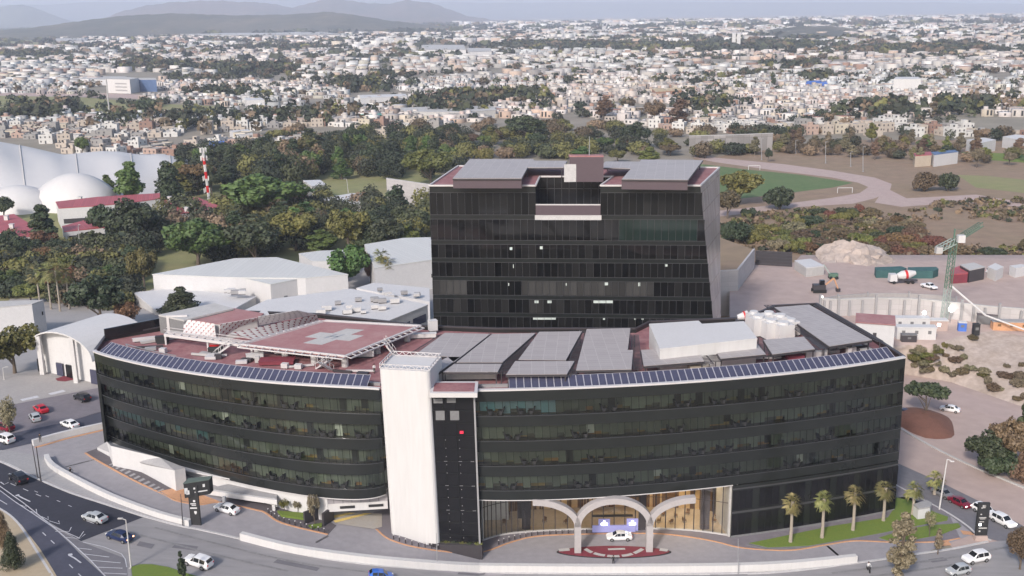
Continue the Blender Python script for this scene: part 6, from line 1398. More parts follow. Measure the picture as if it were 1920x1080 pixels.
m = MB(); m.bar(P + Vector((1.5, 0, 2)), P + Vector((4.2, 0, 4.2)), .4); m.bar(P + Vector((4.2, 0, 4.2)), P + Vector((5.6, 0, 1)), .35); m.build('arm', 'orange_paint', t); m = MB(); m.box(P + Vector((5.6, 0, .2)), (1, 1, .9), top=1.2); m.build('bucket', 'metal_dark', t)
P = at(1562, 523, ZP); t = thing('loader', 'small green loader with a raised arm near the rock face', 'loader', P); m = MB(); m.box(P + Vector((0, 0, .6)), (2.6, 1.5, 1.2)); m.build('body', 'crane_green', t); m = MB(); m.bar(P + Vector((-1, 0, 1.5)), P + Vector((-3.2, 0, 4.6)), .3); m.build('arm', 'crane_pale', t)
for dx in (-.9, .9):
    for dy in (-.8, .8): m = MB(); m.tube([P + Vector((dx, dy - .15, .5)), P + Vector((dx, dy + .15, .5))], .5, 10); m.build('wheel', 'tyre', t)

# bollards along the orange kerb
bp_ = None
for pts, n, wh in (([(738, 1011), (780, 1023.5), (855, 1033.5), (903, 1033)], 15, 'round the foot of the white stair tower'), ([(503, 962), (530, 978), (608, 999)], 12, 'along the kerb left of the garage entry'), ([(935, 1021), (960, 1013), (1010, 1003), (1100, 999)], 16, 'along the kerb left of the entrance arches')):
    W = [at(x, y, .13) for x, y in smoothpx(pts, 10)]; L_ = [0]
    for a, b in zip(W, W[1:]): L_.append(L_[-1] + (b - a).length)
    for k in range(n):
        d = L_[-1] * k / (n - 1); i = max(j for j in range(len(W) - 1) if L_[j] <= d + 1e-6); P = W[i].lerp(W[i + 1], (d - L_[i]) / max(L_[i + 1] - L_[i], 1e-6))
        if bp_ is None:
            bp_ = thing('bollard', '', 'bollard', P, 'bollards along the orange kerb'); m = MB(); m.tube([(0, 0, 0), (0, 0, .75)], .1, 8); m.build('post', 'metal_dark', bp_, local=True); m = MB(); m.tube([(0, 0, .75), (0, 0, .85)], .12, 8); m.build('cap', 'kerb', bp_, local=True); b_ = bp_
        else: b_ = dup(bp_, None, loc=P)
        b_['label'] = 'short dark bollard ' + wh
# ================================================================ PEOPLE
mat('skin', (.40, .24, .17), .6, .03, 1); mat('hair', (.02, .015, .012), .7, .1, 3); mat('cloth_black', (.015, .015, .018), .8, .1, 3); mat('cloth_blue', (.05, .08, .18), .8, .1, 3); mat('cloth_white', (.6, .6, .6), .8, .1, 3); mat('cloth_grey', (.14, .14, .15), .8, .1, 3)
def person(P, rz, lab, top, legs, pose='stand', h=1.70):
    s_ = h / 1.72; st = .18 if pose == 'walk' else .07
    J = {'pel': (0, 0, .95), 'wst': (0, 0, 1.1), 'ches': (0, .01, 1.32), 'nk': (0, .0, 1.47), 'hd': (0, -.02, 1.60), 'tp': (0, 0, 1.70),
         'hl': (-.1, 0, .9), 'kl': (-.11, -st * .7, .5), 'al': (-.11, -st, .09), 'tl': (-.11, -st - .15, .04), 'hr': (.1, 0, .9), 'kr': (.11, st * .2, .5), 'ar': (.11, st, .09), 'tr': (.11, st - .15, .04),
         'sl': (-.19, 0, 1.40), 'el': (-.26, st * .4, 1.14), 'wl': (-.26, st * .2 - .1, .90), 'fl': (-.26, st * .2 - .13, .80), 'sr': (.19, 0, 1.40), 'er': (.26, -st * .4, 1.14), 'wr': (.26, -st * .3 - .1, .90), 'fr': (.26, -st * .3 - .13, .80)}
    if pose == 'ride':
        for k, v in {'kl': (-.2, -.4, .85), 'al': (-.2, -.25, .42), 'tl': (-.2, -.4, .38), 'kr': (.2, -.4, .85), 'ar': (.2, -.25, .42), 'tr': (.2, -.4, .38), 'el': (-.3, -.2, 1.2), 'wl': (-.28, -.48, 1.1), 'fl': (-.28, -.56, 1.1), 'er': (.3, -.2, 1.2), 'wr': (.28, -.48, 1.1), 'fr': (.28, -.56, 1.1)}.items(): J[k] = v
    Rr = dict(pel=.15, wst=.135, ches=.16, nk=.06, hd=.105, tp=.06, hl=.10, kl=.065, al=.045, tl=.04, hr=.10, kr=.065, ar=.045, tr=.04, sl=.065, el=.045, wl=.032, fl=.03, sr=.065, er=.045, wr=.032, fr=.03)
    ks = list(J); ed = [('pel', 'wst'), ('wst', 'ches'), ('ches', 'nk'), ('nk', 'hd'), ('hd', 'tp'), ('pel', 'hl'), ('hl', 'kl'), ('kl', 'al'), ('al', 'tl'), ('pel', 'hr'), ('hr', 'kr'), ('kr', 'ar'), ('ar', 'tr'), ('ches', 'sl'), ('sl', 'el'), ('el', 'wl'), ('wl', 'fl'), ('ches', 'sr'), ('sr', 'er'), ('er', 'wr'), ('wr', 'fr')]
    me = bpy.data.meshes.new('person'); me.from_pydata([J[k] for k in ks], [(ks.index(a), ks.index(b)) for a, b in ed], []); o = bpy.data.objects.new('tmp', me); C.objects.link(o)
    sk = o.modifiers.new('s', 'SKIN'); su = o.modifiers.new('u', 'SUBSURF'); su.levels = 1; o.modifiers['s'].use_smooth_shade = True
    for i, k in enumerate(ks): me.skin_vertices[0].data[i].radius = (Rr[k], Rr[k] * (.8 if k in ('pel', 'wst', 'ches') else 1)); me.skin_vertices[0].data[i].use_root = (k == 'pel')
    dg = bpy.context.evaluated_depsgraph_get(); nm = bpy.data.meshes.new_from_object(o.evaluated_get(dg)); bpy.data.objects.remove(o)
    nm.materials.clear()
    for k in ('skin', top, legs): nm.materials.append(MATS[k])
    for p in nm.polygons:
        c = p.center; p.material_index = 0 if c.z > 1.47 or (abs(c.x) > .235 and c.z < .93 and pose != 'ride') else (1 if c.z > .98 else 2)
    b = bpy.data.objects.new('person', nm); C.objects.link(b); b.location = P; b.rotation_euler = (0, 0, rz); b.scale = (s_,) * 3; tag(b, lab, 'person')
    m = MB(); m.tube([(0, .015, 1.62), (0, .015, 1.72), (0, .015, 1.755)], [.122, .112, .05], 10); m.build('hair', 'hair', b, local=True)
    return b
person(at(76, 829, 1.2), .4, 'person in dark clothes standing on the low white wall by the car park', 'cloth_black', 'cloth_black')
person(at(702, 700, ZD), .6, 'person in dark trousers and white top standing on the roof left of the stair tower', 'cloth_white', 'cloth_black')
person(at(1150, 1059, 0), 3.1, 'person in black walking on the drive in front of the red island', 'cloth_black', 'cloth_black', 'walk')
person(at(739, 966, .15), .2, 'person in white beside the left foot of the stair tower', 'cloth_white', 'cloth_grey')
person(at(188, 985, 0) + Vector((0, 0, 0)), 1.2, 'person in grey beside the silver sedan', 'cloth_grey', 'cloth_black', 'walk') if False else None
def bike(px, py, head, lab, motor=False):
    P = at(px, py, .02 if not motor else .06); t = thing('motorcycle' if motor else 'bicycle', lab, 'motorcycle' if motor else 'bicycle', P); r = .31 if motor else .34
    for s in (-1, 1): m = MB(); m.tube([(-.04, s * .62, r), (.04, s * .62, r)], r, 14); m.build('wheel', 'tyre', t, local=True)
    m = MB(); m.bar((0, -.62, r), (0, -.35, 1.0), .06); m.bar((0, -.4, .8), (0, .2, .75), .24 if motor else .05, .3 if motor else .05); m.bar((0, .2, .75), (0, .62, r), .06); m.bar((0, -.4, .8), (0, .05, .3), .05); m.build('frame', 'metal_dark', t, local=True)
    m = MB(); m.bar((-.32, -.35, 1.02), (.32, -.35, 1.02), .04); m.build('handlebar', 'metal_grey', t, local=True); m = MB(); m.box((0, .15, .78), (.22, .5, .1)); m.build('saddle', 'black_matt', t, local=True)
    t.rotation_euler = (0, 0, head); return P
P = bike(133, 893, .9, 'bicycle ridden along the barrier wall of the left drive'); person(P + Vector((0, .05, -.05)), .9, 'person in dark clothes riding the bicycle along the barrier wall', 'cloth_black', 'cloth_grey', 'ride')
P = bike(1628, 1071, .0, 'motorcycle on the main road below the right end of the barrier', True); person(P + Vector((0, .05, -.05)), 0, 'person in white top riding the motorcycle at the lower right', 'cloth_white', 'cloth_black', 'ride')

# ================================================================ TREES
LEAF = {'dark': ((.023, .036, .015), (.050, .064, .026)), 'green': ((.038, .075, .017), (.088, .130, .030)), 'olive': ((.075, .086, .018), (.165, .158, .038)), 'brown': ((.085, .060, .032), (.155, .112, .060)), 'dry': ((.115, .10, .058), (.21, .18, .11)), 'rust': ((.10, .05, .026), (.17, .085, .04)), 'palm': ((.10, .12, .035), (.24, .21, .08))}
for k, (a, b) in LEAF.items(): mat('leaf_' + k, a, .65, .3, .9, col2=b, objvar=.55, fine=True)
mat('bark', (.11, .085, .065), .95, .25, 3); mat('bark_pale', (.30, .26, .215), .95, .2, 3)
def leafcloud(rg, lobes, nleaf, size, flat=.0):
    """lobes (m,4): centre + radius; returns quads"""
    lobes = np.array(lobes); wts = lobes[:, 3] ** 2; k = rg.choice(len(lobes), nleaf, p=wts / wts.sum())
    d = rg.normal(size=(nleaf, 3)); d /= np.linalg.norm(d, axis=1)[:, None]; rad = rg.uniform(.62, 1.06, nleaf) ** .8
    c = lobes[k, :3] + d * (lobes[k, 3] * rad)[:, None] * np.array([1, 1, .8])
    n = d + rg.normal(size=(nleaf, 3)) * .55; n[:, 2] += .25; n /= np.linalg.norm(n, axis=1)[:, None]
    u = np.cross(n, rg.normal(size=(nleaf, 3))); u /= np.linalg.norm(u, axis=1)[:, None]; v = np.cross(n, u)
    s = (size * rg.uniform(.55, 1.25, nleaf))[:, None]; u = u * s; v = v * s * .7
    V = np.stack([c - u - v, c + u - v * .6, c + u * .7 + v, c - u * .8 + v * .9], 1).reshape(-1, 3)
    return V
def crown_proto(kind, seed, nl, nleaf, size, shape='round'):
    rg = np.random.default_rng(seed); lobes = []
    for i in range(nl):
        a = rg.uniform(0, 6.28); 
        if shape == 'round': r_ = 3.3 * rg.random() ** .5; z = 5.6 + rg.uniform(-2.4, 2.9) * (1 - r_ / 4.8); rad = rg.uniform(.75, 1.7)
        elif shape == 'tall' and nleaf > 9000: z = rg.uniform(1.6, 9.6); r_ = 2.1 * (1 - abs(z - 5.2) / 6.5) * rg.random() ** .5; rad = rg.uniform(.3, .75)
        elif shape == 'tall': z = rg.uniform(2.4, 9.3); r_ = 1.6 * (1 - abs(z - 4.8) / 6) * rg.random() ** .5; rad = rg.uniform(.55, 1.15) * (1.1 - max(0, z - 6) / 7)
        elif shape == 'cone': z = 1.5 + 8 * rg.random(); r_ = 2.6 * (1 - z / 10.5) * rg.random() ** .5; rad = .7 + 1.5 * (1 - z / 10)
        elif shape == 'flat': r_ = 4.0 * rg.random() ** .5; z = 6.8 + rg.uniform(-.7, 1.3) * (1 - r_ / 5) ; rad = rg.uniform(.8, 1.4)
        else: r_ = 3.2 * rg.random() ** .5; z = 2.3 + rg.uniform(-1.2, 1.9) * (1 - r_ / 5); rad = rg.uniform(.7, 1.7)     # bush
        lobes.append((r_ * math.cos(a), r_ * math.sin(a), z, rad))
    V = leafcloud(rg, lobes, nleaf, size); V[:, 2] = np.maximum(V[:, 2], .05); F = np.arange(len(V)).reshape(-1, 4); o = npmesh('crown', V, F, None, 'leaf_' + kind); o.name = 'crown'
    m = MB(); th = 8.2 if shape in ('tall', 'cone') else (5.6 if shape != 'bush' else 1.8); m.tube([(0, 0, -.2), (.05, .05, th * .35), (.15, -.1, th)], [.30, .2, .08], 7)
    for k in range(6):
        l = lobes[k % len(lobes)]; z0 = th * (.25 + .1 * k if shape != 'bush' else .1); m.tube([(.05, 0, z0), (l[0] * .5, l[1] * .5, (z0 + l[2]) / 2 + .2), (l[0], l[1], l[2])], [.13, .08, .03], 5)
    tr = m.build('trunk', 'bark', None, local=True)
    return o, tr
TP = {}
def proto(kind, shape, nleaf=3800, size=.27, nl=30, var=3):
    key = (kind, shape, nleaf); nl = 70 if nleaf > 8000 else nl
    if key not in TP: TP[key] = [[crown_proto(kind, 17 * i + len(TP) * 3 + 5, nl, nleaf, size, shape), False] for i in range(var)]
    return TP[key]
trr = random.Random(21)
KLAB = {'dark': 'dark green', 'green': 'fresh green', 'olive': 'yellow olive', 'brown': 'brownish dry', 'dry': 'pale dusty', 'rust': 'rust red'}
TREES = []
def tree(P, hgt, wid, kind, shape='round', lab=None, group=None, nleaf=3800, size=.27, name=None, depth=None):
    pr = trr.choice(proto(kind, shape, nleaf, size)); (cr, tk), used = pr
    full = {'round': 9.6, 'tall': 10.2, 'cone': 10.0, 'flat': 8.4, 'bush': 5.4}[shape]; fw = {'round': 9.2, 'tall': 4.6, 'cone': 6.4, 'flat': 9.4, 'bush': 9.4}[shape]
    t = thing(name or ('bush' if shape == 'bush' else 'tree'), lab, 'bush' if shape == 'bush' else 'tree', P, group)
    a, b = (cr, tk) if not used else (cr.copy(), tk.copy())
    if used: C.objects.link(a); C.objects.link(b)
    pr[1] = True; a.parent = t; b.parent = t
    t.rotation_euler = (0, 0, trr.uniform(0, 6.28)); t.scale = (wid / fw, wid / fw, hgt / full); TREES.append(t); return t
def ptree(px, pyt, wpx, pyb, kind, shape='round', lab=None, group=None, z0=0, **k):
    P = at(px, pyb, z0); h = max(1.5, zat(px, pyt, P) - P.z); return tree(P, h, wpx * mpp(P), kind, shape, lab, group, **k)
SP = [(85, 378, 58, 466, 'dark', 'tall', 'dark rounded column shaped tree in front of the left red school roof'), (246, 294, 58, 386, 'green', 'tall', 'tall fresh green tree in front of the white tent, the right one'), (163, 328, 52, 382, 'dark', 'round', 'dark tree in front of the white tent, the left one'), (204, 322, 34, 380, 'green', 'tall', 'slim fresh green tree in the middle before the white tent'),
      (320, 292, 60, 385, 'dark', 'cone', 'dark pointed tree at the right end of the white tent'), (372, 308, 80, 365, 'rust', 'flat', 'rust red spreading tree beside the telecom mast'), (505, 318, 180, 415, 'green', 'round', 'very large deep green tree in the middle of the wood'), (248, 366, 118, 470, 'dark', 'round', 'large dark tree between the red school roofs'),
      (195, 372, 60, 450, 'dark', 'round', 'dark tree left of the large dark school tree'), (372, 402, 140, 505, 'green', 'round', 'large green tree behind the big white hall'), (480, 398, 130, 500, 'dark', 'round', 'large dark tree right behind the ridge of the white hall'), (555, 384, 100, 470, 'olive', 'round', 'yellow olive tree left of the centre of the wood'),
      (655, 374, 95, 480, 'olive', 'round', 'yellow olive tree below the long white roof'), (720, 398, 90, 478, 'dark', 'round', 'dark tree between two olive trees left of the tower'), (775, 400, 66, 462, 'olive', 'round', 'olive tree touching the left side of the tower'), (648, 447, 102, 545, 'green', 'round', 'round green tree standing between the two white halls'),
      (695, 462, 36, 535, 'rust', 'round', 'small reddish tree left of the palm pair'), (744, 340, 62, 410, 'dark', 'cone', 'dark conifer in front of the high pale wall'), (808, 270, 105, 350, 'olive', 'round', 'bright olive tree behind the left corner of the tower'), (192, 500, 125, 615, 'dark', 'round', 'big dark tree between the palms and the low white roof'),
      (272, 452, 64, 545, 'olive', 'round', 'olive tree left of the big white hall'), (238, 556, 60, 618, 'rust', 'round', 'autumn coloured tree behind the black roof parapet'), (342, 538, 80, 594, 'dark', 'cone', 'dark spiky tree on the low white roof yard'), (28, 596, 120, 700, 'olive', 'round', 'large yellow green tree at the left edge of the plaza'),
      (8, 362, 50, 412, 'dark', 'round', 'dark tree at the left edge before the tent'), (985, 208, 84, 268, 'dark', 'round', 'dark tree above the left wing of the tower roof'), (1192, 226, 64, 278, 'dark', 'round', 'dark tree above the right wing of the tower roof'), (1275, 184, 46, 240, 'brown', 'tall', 'tall brownish tree in the town right of the tower'),
      (1228, 180, 44, 235, 'brown', 'round', 'brownish tree left of the tall brownish town tree'), (1134, 178, 40, 225, 'brown', 'tall', 'narrow brownish tree above the tower penthouse'), (282, 178, 64, 212, 'dark', 'bush', 'dark domed tree in the dry field below the commercial building'), (155, 252, 32, 290, 'green', 'round', 'small fresh green tree above the tent'),
      (1385, 308, 92, 385, 'olive', 'round', 'large olive tree right of the tower roof'), (1364, 350, 60, 410, 'brown', 'round', 'brown tree against the right flank of the tower'), (1462, 341, 70, 393, 'dark', 'bush', 'dark round bush at the near edge of the football pitch'), (1380, 404, 68, 458, 'dark', 'bush', 'dark round bush on the dry mound right of the tower'),
      (1404, 387, 36, 408, 'dark', 'bush', 'small dark bush above the dry mound'), (1735, 316, 60, 358, 'brown', 'bush', 'dark brownish round tree beyond the track, left of a touching pair'), (1778, 317, 55, 358, 'dark', 'bush', 'dark round tree beyond the track, right of a touching pair'), (1728, 256, 36, 286, 'green', 'round', 'bright green tree behind the sports pavilion'),
      (1440, 276, 18, 304, 'dark', 'round', 'small dark tree at the far end of the track'), (1735, 720, 80, 784, 'dark', 'flat', 'flat spreading tree on the red earth mound right of the building'), (1848, 804, 90, 885, 'dark', 'round', 'dark green tree left in the clump at the right edge'), (1892, 768, 90, 880, 'brown', 'round', 'tall brown tree in the middle of the clump at the right edge'),
      (1916, 742, 36, 850, 'dark', 'tall', 'narrow dark tree at the right edge above the clump'), (1870, 830, 90, 892, 'dark', 'bush', 'dark green bush low in the clump at the right edge'), (1925, 840, 70, 905, 'brown', 'bush', 'brown bush at the right edge of the clump'), (1449, 135, 12, 165, 'dark', 'tall', 'single dark column shaped tree in the right town')]
for x, yt, wp, yb, kd, sh, lab in SP: ptree(x, yt, wp, yb, kd, sh, lab)
# near trees with finer leaves
ptree(1685, 958, 64, 1092, 'dry', 'tall', 'tall dusty olive tree in the verge at the bottom right', nleaf=9500, size=.12)
ptree(1912, 980, 66, 1068, 'brown', 'round', 'brown leaved tree cut by the right edge near the bottom', nleaf=9000, size=.15)
ptree(27, 992, 42, 1070, 'dark', 'cone', 'young dark green tree on the sand verge, the lower one', nleaf=9000, size=.15); ptree(9, 956, 34, 1024, 'brown', 'cone', 'young brownish tree on the sand verge, the upper one', nleaf=9001, size=.15)
ptree(20, 730, 46, 826, 'dry', 'round', 'bare dusty tree at the left edge of the car park', nleaf=2200, size=.2)
ptree(343, 1028, 18, 1092, 'dark', 'tall', 'thin young tree in front of the white crossover', nleaf=1800, size=.3); ptree(1758, 985, 20, 1040, 'dry', 'tall', 'thin pale sapling right of the dusty tree', nleaf=1201, size=.25); ptree(1742, 945, 26, 1008, 'dry', 'round', 'sparse sapling on the small lens shaped lawn', nleaf=701, size=.28)
for x, yt, wp, yb, lab in ((534, 932, 22, 962, 'small bushy tree before the white wall, the left of three'), (559, 932, 20, 964, 'small thin tree before the white wall, the middle of three'), (590, 915, 30, 984, 'pale slim tree between the dark planter walls')): ptree(x, yt, wp, yb, 'olive' if x < 540 else 'dry', 'round', lab, nleaf=1400, size=.28)
# random wood fill
def inpoly(x, y, P):
    r_ = False; j = len(P) - 1
    for i in range(len(P)):
        if (P[i][1] > y) != (P[j][1] > y) and x < (P[j][0] - P[i][0]) * (y - P[i][1]) / (P[j][1] - P[i][1]) + P[i][0]: r_ = not r_
        j = i
    return r_
def fill(poly, n, kinds, shapes, h, w_, lab, group, z0=0, mind=5.0, clump=None, **k):
    xs_, ys_ = [p[0] for p in poly], [p[1] for p in poly]; pts = []; tries = 0
    ymin, ymax = min(ys_), max(ys_)
    while len(pts) < n and tries < n * 60:
        tries += 1; x = trr.uniform(min(xs_), max(xs_)); u = trr.random(); a, b = at(0, ymax).y, at(0, ymin).y; yy = a + (b - a) * u
        # pick uniformly over the ground rather than over the picture
        d = yy; ang = math.atan2(CAMH, d); y = 540 + FPX * math.tan(ang - PITCH)
        if not inpoly(x, y, poly): continue
        P = at(x, y, z0)
        if any((P - q).length < mind for q in pts): continue
        if clump and math.sin(P.x * .055 + 1) + math.sin(P.y * .04 + P.x * .03) + math.sin(P.x * .021 - P.y * .06) < clump: continue
        pts.append(P); kd = trr.choice(kinds)
        tree(P, trr.uniform(*h), trr.uniform(*w_), kd, trr.choice(shapes), '%s %s %s' % (KLAB[kd], 'bush' if shapes == ['bush'] else 'tree', lab), group, **k)
fill([(300, 345), (330, 318), (430, 300), (560, 282), (700, 276), (800, 290), (870, 300), (860, 318), (740, 332), (600, 342), (440, 340), (400, 380), (330, 392)], 46, ['dark', 'dark', 'dark', 'green', 'olive'], ['round', 'round', 'tall', 'cone'], (11, 19), (10, 17), 'standing in the upper dark wood left of the tower', 'trees of the upper wood', mind=8)
fill([(395, 470), (440, 440), (560, 425), (700, 425), (804, 430), (804, 466), (690, 484), (560, 500), (420, 500)], 26, ['dark', 'dark', 'olive', 'green'], ['round', 'round', 'tall'], (9, 14), (9, 14), 'standing in the lower wood behind the white halls', 'trees of the lower wood', mind=7)
fill([(-60, 470), (60, 470), (240, 500), (300, 520), (260, 545), (240, 600), (100, 590), (-60, 566)], 26, ['dark', 'dark', 'olive', 'green', 'rust'], ['round', 'round'], (7, 11), (7, 12), 'in the grove around the tall palms at the left', 'trees of the palm grove', mind=6)
fill([(880, 300), (870, 262), (1000, 258), (1130, 268), (1250, 280), (1350, 300), (1350, 320), (880, 318)], 26, ['olive', 'brown', 'dark', 'olive', 'green'], ['round', 'bush', 'tall'], (7, 13), (9, 16), 'in the band of trees directly behind the tower roof', 'trees behind the tower', mind=8)
fill([(1380, 440), (1450, 430), (1500, 420), (1560, 395), (1620, 400), (1700, 425), (1800, 432), (1960, 430), (1960, 496), (1800, 492), (1620, 490), (1560, 470), (1490, 478), (1420, 470)], 72, ['brown', 'brown', 'olive', 'dark', 'rust', 'dry', 'olive'], ['bush'], (3, 6), (6, 14), 'on the dry slope above the building site', 'bushes of the dry slope', mind=4.5, clump=-.55)
fill([(1400, 262), (1500, 262), (1700, 270), (1950, 300), (1950, 330), (1840, 325), (1700, 312), (1560, 302), (1400, 290)], 34, ['dry', 'brown', 'olive', 'dry'], ['tall', 'tall', 'round'], (8, 15), (6, 10), 'in the loose rows beyond the running track', 'trees beyond the track', mind=9)
for k in range(44):
    x = trr.uniform(1712, 1835) if k < 30 else trr.uniform(1835, 1935); t_ = trr.uniform(.08, .92) if k < 30 else trr.uniform(.05, .6); P = at(x, toe(x)).lerp(at(x, crest(x), ZP), t_); P.z = ZP * t_ ** .75 - .3; kd = trr.choice(['dry', 'brown', 'dry', 'olive'])
    tree(P, trr.uniform(1.0, 2.6), trr.uniform(1.8, 4.6), kd, 'bush', KLAB[kd] + ' bush clinging to the pale earth bank on the right', 'bushes on the earth bank')
print('individual trees', len(TREES))
# red earth mound
P = at(1738, 800); m = MB(); G = []
for j in range(7):
    G.append([(P.x + (6.8 * (1 - j / 6)) * math.cos(a) * (1 + .12 * math.sin(3 * a)), P.y + 2 + (10 * (1 - j / 6)) * math.sin(a), 2.2 * math.sin(j / 6 * math.pi / 2) + rnd.uniform(-.1, .1) - (.3 if j == 0 else 0)) for a in [6.2832 * i / 22 for i in range(22)]])
m.v = [p for r_ in G for p in r_]
for j in range(6):
    for i in range(22): m.f.append((j * 22 + i, j * 22 + (i + 1) % 22, (j + 1) * 22 + (i + 1) % 22, (j + 1) * 22 + i)); m.m.append(0); m.c.append(None)
tag(m.build('terrain_mound', 'dirt_red', smooth=True), kind='structure')
# palms
def palm_proto(h, seed, skirt=True, full=1.0):
    r_ = random.Random(seed); V, F = [], []; k = 46
    for i in range(k):
        a = r_.uniform(0, 6.28); el = r_.uniform(-1.1, 1.25) if skirt else r_.uniform(-.4, 1.3); L_ = r_.uniform(1.3, 2.0) * full; d = Vector((math.cos(a) * math.cos(el), math.sin(a) * math.cos(el), math.sin(el))); s = d.cross(Vector((0, 0, 1))).normalized(); base = Vector((0, 0, h)); 
        for q in range(9):
            f0 = (q - 4) / 4; tip = base + d * L_ + s * f0 * .95 * full - Vector((0, 0, .35 + abs(f0) * .35)); rt = base + d * .55 * L_; n = len(V); wv = s.cross(d).normalized() * .05 + s * .09; V += [rt - wv, rt + wv, tip + wv * .3, tip - wv * .3]; F.append((n, n + 1, n + 2, n + 3))
        n = len(V); V += [base - s * .04, base + s * .04, base + d * .6 * L_ + s * .04, base + d * .6 * L_ - s * .04]; F.append((n, n + 1, n + 2, n + 3))
    o = npmesh('fronds', [tuple(v) for v in V], F, None, 'leaf_palm'); m = MB(); m.tube([(0, 0, -.1), (.04, 0, h * .3), (.0, .03, h * .7), (0, 0, h + .15)], [.34, .26, .24, .3], 9); return o, m.build('trunk', 'bark_pale', None, local=True)
for i, (x, yb, yt, lab) in enumerate(((1482, 1016, 938, 'palm on the long lawn, first from the left'), (1541, 1008, 932, 'palm on the long lawn, second from the left'), (1599, 994, 922, 'palm on the long lawn with a long dry skirt, third from the left'), (1656, 976, 912, 'palm at the right corner of the glass front, fourth from the left'), (1711, 964, 913, 'palm beside the guard booth on the lawn'), (1752, 926, 893, 'small palm at the kerb behind the curved white lamp'))):
    P = at(x, yb, .25); h = zat(x, yt, P) - P.z - .3; o, k_2 = palm_proto(h, i, full=1.0); t = thing('palm_tree', lab, 'palm', P, None); o.parent = t; k_2.parent = t
for i, (x, yb, yt, w_, lab) in enumerate(((76, 578, 512, 1.9, 'tall palm in the left grove, first of four'), (96, 580, 508, 2.0, 'tall palm in the left grove, second of four'), (113, 584, 508, 2.0, 'tall palm in the left grove, third of four'), (131, 580, 510, 1.9, 'tall palm in the left grove, fourth of four'), (718, 548, 478, 1.5, 'tall slim palm before the long white hall, the left of a pair'), (729, 552, 492, 1.5, 'tall slim palm before the long white hall, the right of a pair'))):
    P = at(x, yb); h = zat(x, yt, P) - P.z; o, k_2 = palm_proto(h, 20 + i, full=w_); t = thing('palm_tree', lab, 'palm', P); o.parent = t; k_2.parent = t
# planter shrubs
rg = np.random.default_rng(3)
for i in range(12):
    u = i / 11; p = at(735 + 160 * u, 1008 + 10 * u, 2.3); V = leafcloud(rg, [(0, 0, .3, .5), (.6, 0, .25, .4)], 220, .12); o = npmesh('shrub', V, np.arange(len(V)).reshape(-1, 4), None, 'leaf_olive' if i % 2 else 'leaf_dark'); o.location = (p.x, p.y - .9, 2.2); tag(o, 'low shrub in the planter at the foot of the white stair tower', 'shrub', 'shrubs in the tower planter')
# ================================================================ THE TOWN
rg = np.random.default_rng(42)
mat('house_paint', (.5, .5, .5), .85, .10, .3, attr=True)
def ground_of(px, py): return at(px, py)
def town_edge(px):      # photo row below which the town stops, by column
    return np.interp(px, [-400, -60, 60, 140, 260, 400, 560, 700, 800, 900, 1100, 1300, 1500, 1700, 1920, 2300], [250, 254, 262, 288, 300, 294, 276, 262, 250, 226, 218, 250, 254, 256, 274, 280])
def to_px(X, Y, Z=0.0):
    v = np.stack([X, Y, np.full_like(X, Z) - CAMH], -1); f = v @ np.array(cfwd); return 960 + FPX * (v @ np.array(cright)) / f, 540 - FPX * (v @ np.array(cup)) / f
def blob(X, Y, s, seed):
    """smooth random field in 0..1"""
    r_ = np.random.default_rng(seed); out = np.zeros_like(X)
    for k in range(7):
        a = r_.uniform(0, 6.28); f = r_.uniform(.6, 2.0) / s; out += np.sin((X * math.cos(a) + Y * math.sin(a)) * f * 6.28 + r_.uniform(0, 6.28) + 1.3 * np.sin((X * math.sin(a) - Y * math.cos(a)) * f * 3 + k))
    return 1 / (1 + np.exp(-out * .7))
VOID = [[(-60, 176), (210, 178), (330, 196), (420, 200), (420, 214), (200, 218), (-60, 224)], [(-200, 64), (60, 60), (122, 72), (95, 88), (-200, 94)], [(190, 136), (300, 136), (300, 180), (190, 180)],
        [(1790, 268), (1990, 262), (2000, 300), (1780, 292)], [(230, 52), (650, 52), (650, 68), (230, 68)], [(1310, 112), (1620, 112), (1620, 122), (1310, 122)], [(650, 165), (780, 172), (780, 186), (650, 188)], [(780, 80), (930, 80), (930, 98), (780, 98)]]
def rows(D0, D1, cell, seed, jit=.12, keep=.86):
    """jittered street grid in districts, clipped to the view cone"""
    half = D1 * .56; n = int(half * 2 / cell); mrows = int((D1 - D0) / cell); ii, jj = np.meshgrid(np.arange(n), np.arange(mrows)); r_ = np.random.default_rng(seed)
    # district rotation is a piecewise constant angle
    X = (ii + .5) * cell - half; Y = D0 + (jj + .5) * cell; X = X.ravel().astype(float); Y = Y.ravel().astype(float)
    sx, sy = r_.uniform(-half, half, 24), r_.uniform(D0, D1, 24); idx = np.argmin((X[:, None] - sx) ** 2 + (Y[:, None] - sy) ** 2 * 2, 1); ang = r_.uniform(-.5, .5, 24)[idx]
    cxs, cys = sx[idx], sy[idx]; ca, sa = np.cos(ang), np.sin(ang); dx, dy = X - cxs, Y - cys; X2 = cxs + dx * ca - dy * sa; Y2 = cys + dx * sa + dy * ca
    street = ((ii.ravel() % 9) != 4) & ((jj.ravel() % 4) != 3); rn = r_.random(len(X2)); ok = street & (rn < keep)
    X2, Y2, ang = X2[ok], Y2[ok], ang[ok]; X2 += r_.uniform(-jit, jit, len(X2)) * cell; Y2 += r_.uniform(-jit, jit, len(X2)) * cell
    px, py = to_px(X2, Y2); ok = (px > -60) & (px < 1980) & (py < town_edge(px)) & (Y2 > D0) & (Y2 < D1 * 1.05)
    green = blob(X2, Y2, 420, 5) * .6 + blob(X2, Y2, 140, 9) * .4; ok &= green < .80
    for P in VOID:
        inside = np.array([inpoly(a, b, P) for a, b in zip(px, py)]) if len(px) < 60000 else np.zeros(len(px), bool); ok &= ~inside
    return X2[ok], Y2[ok], ang[ok], px[ok], py[ok]
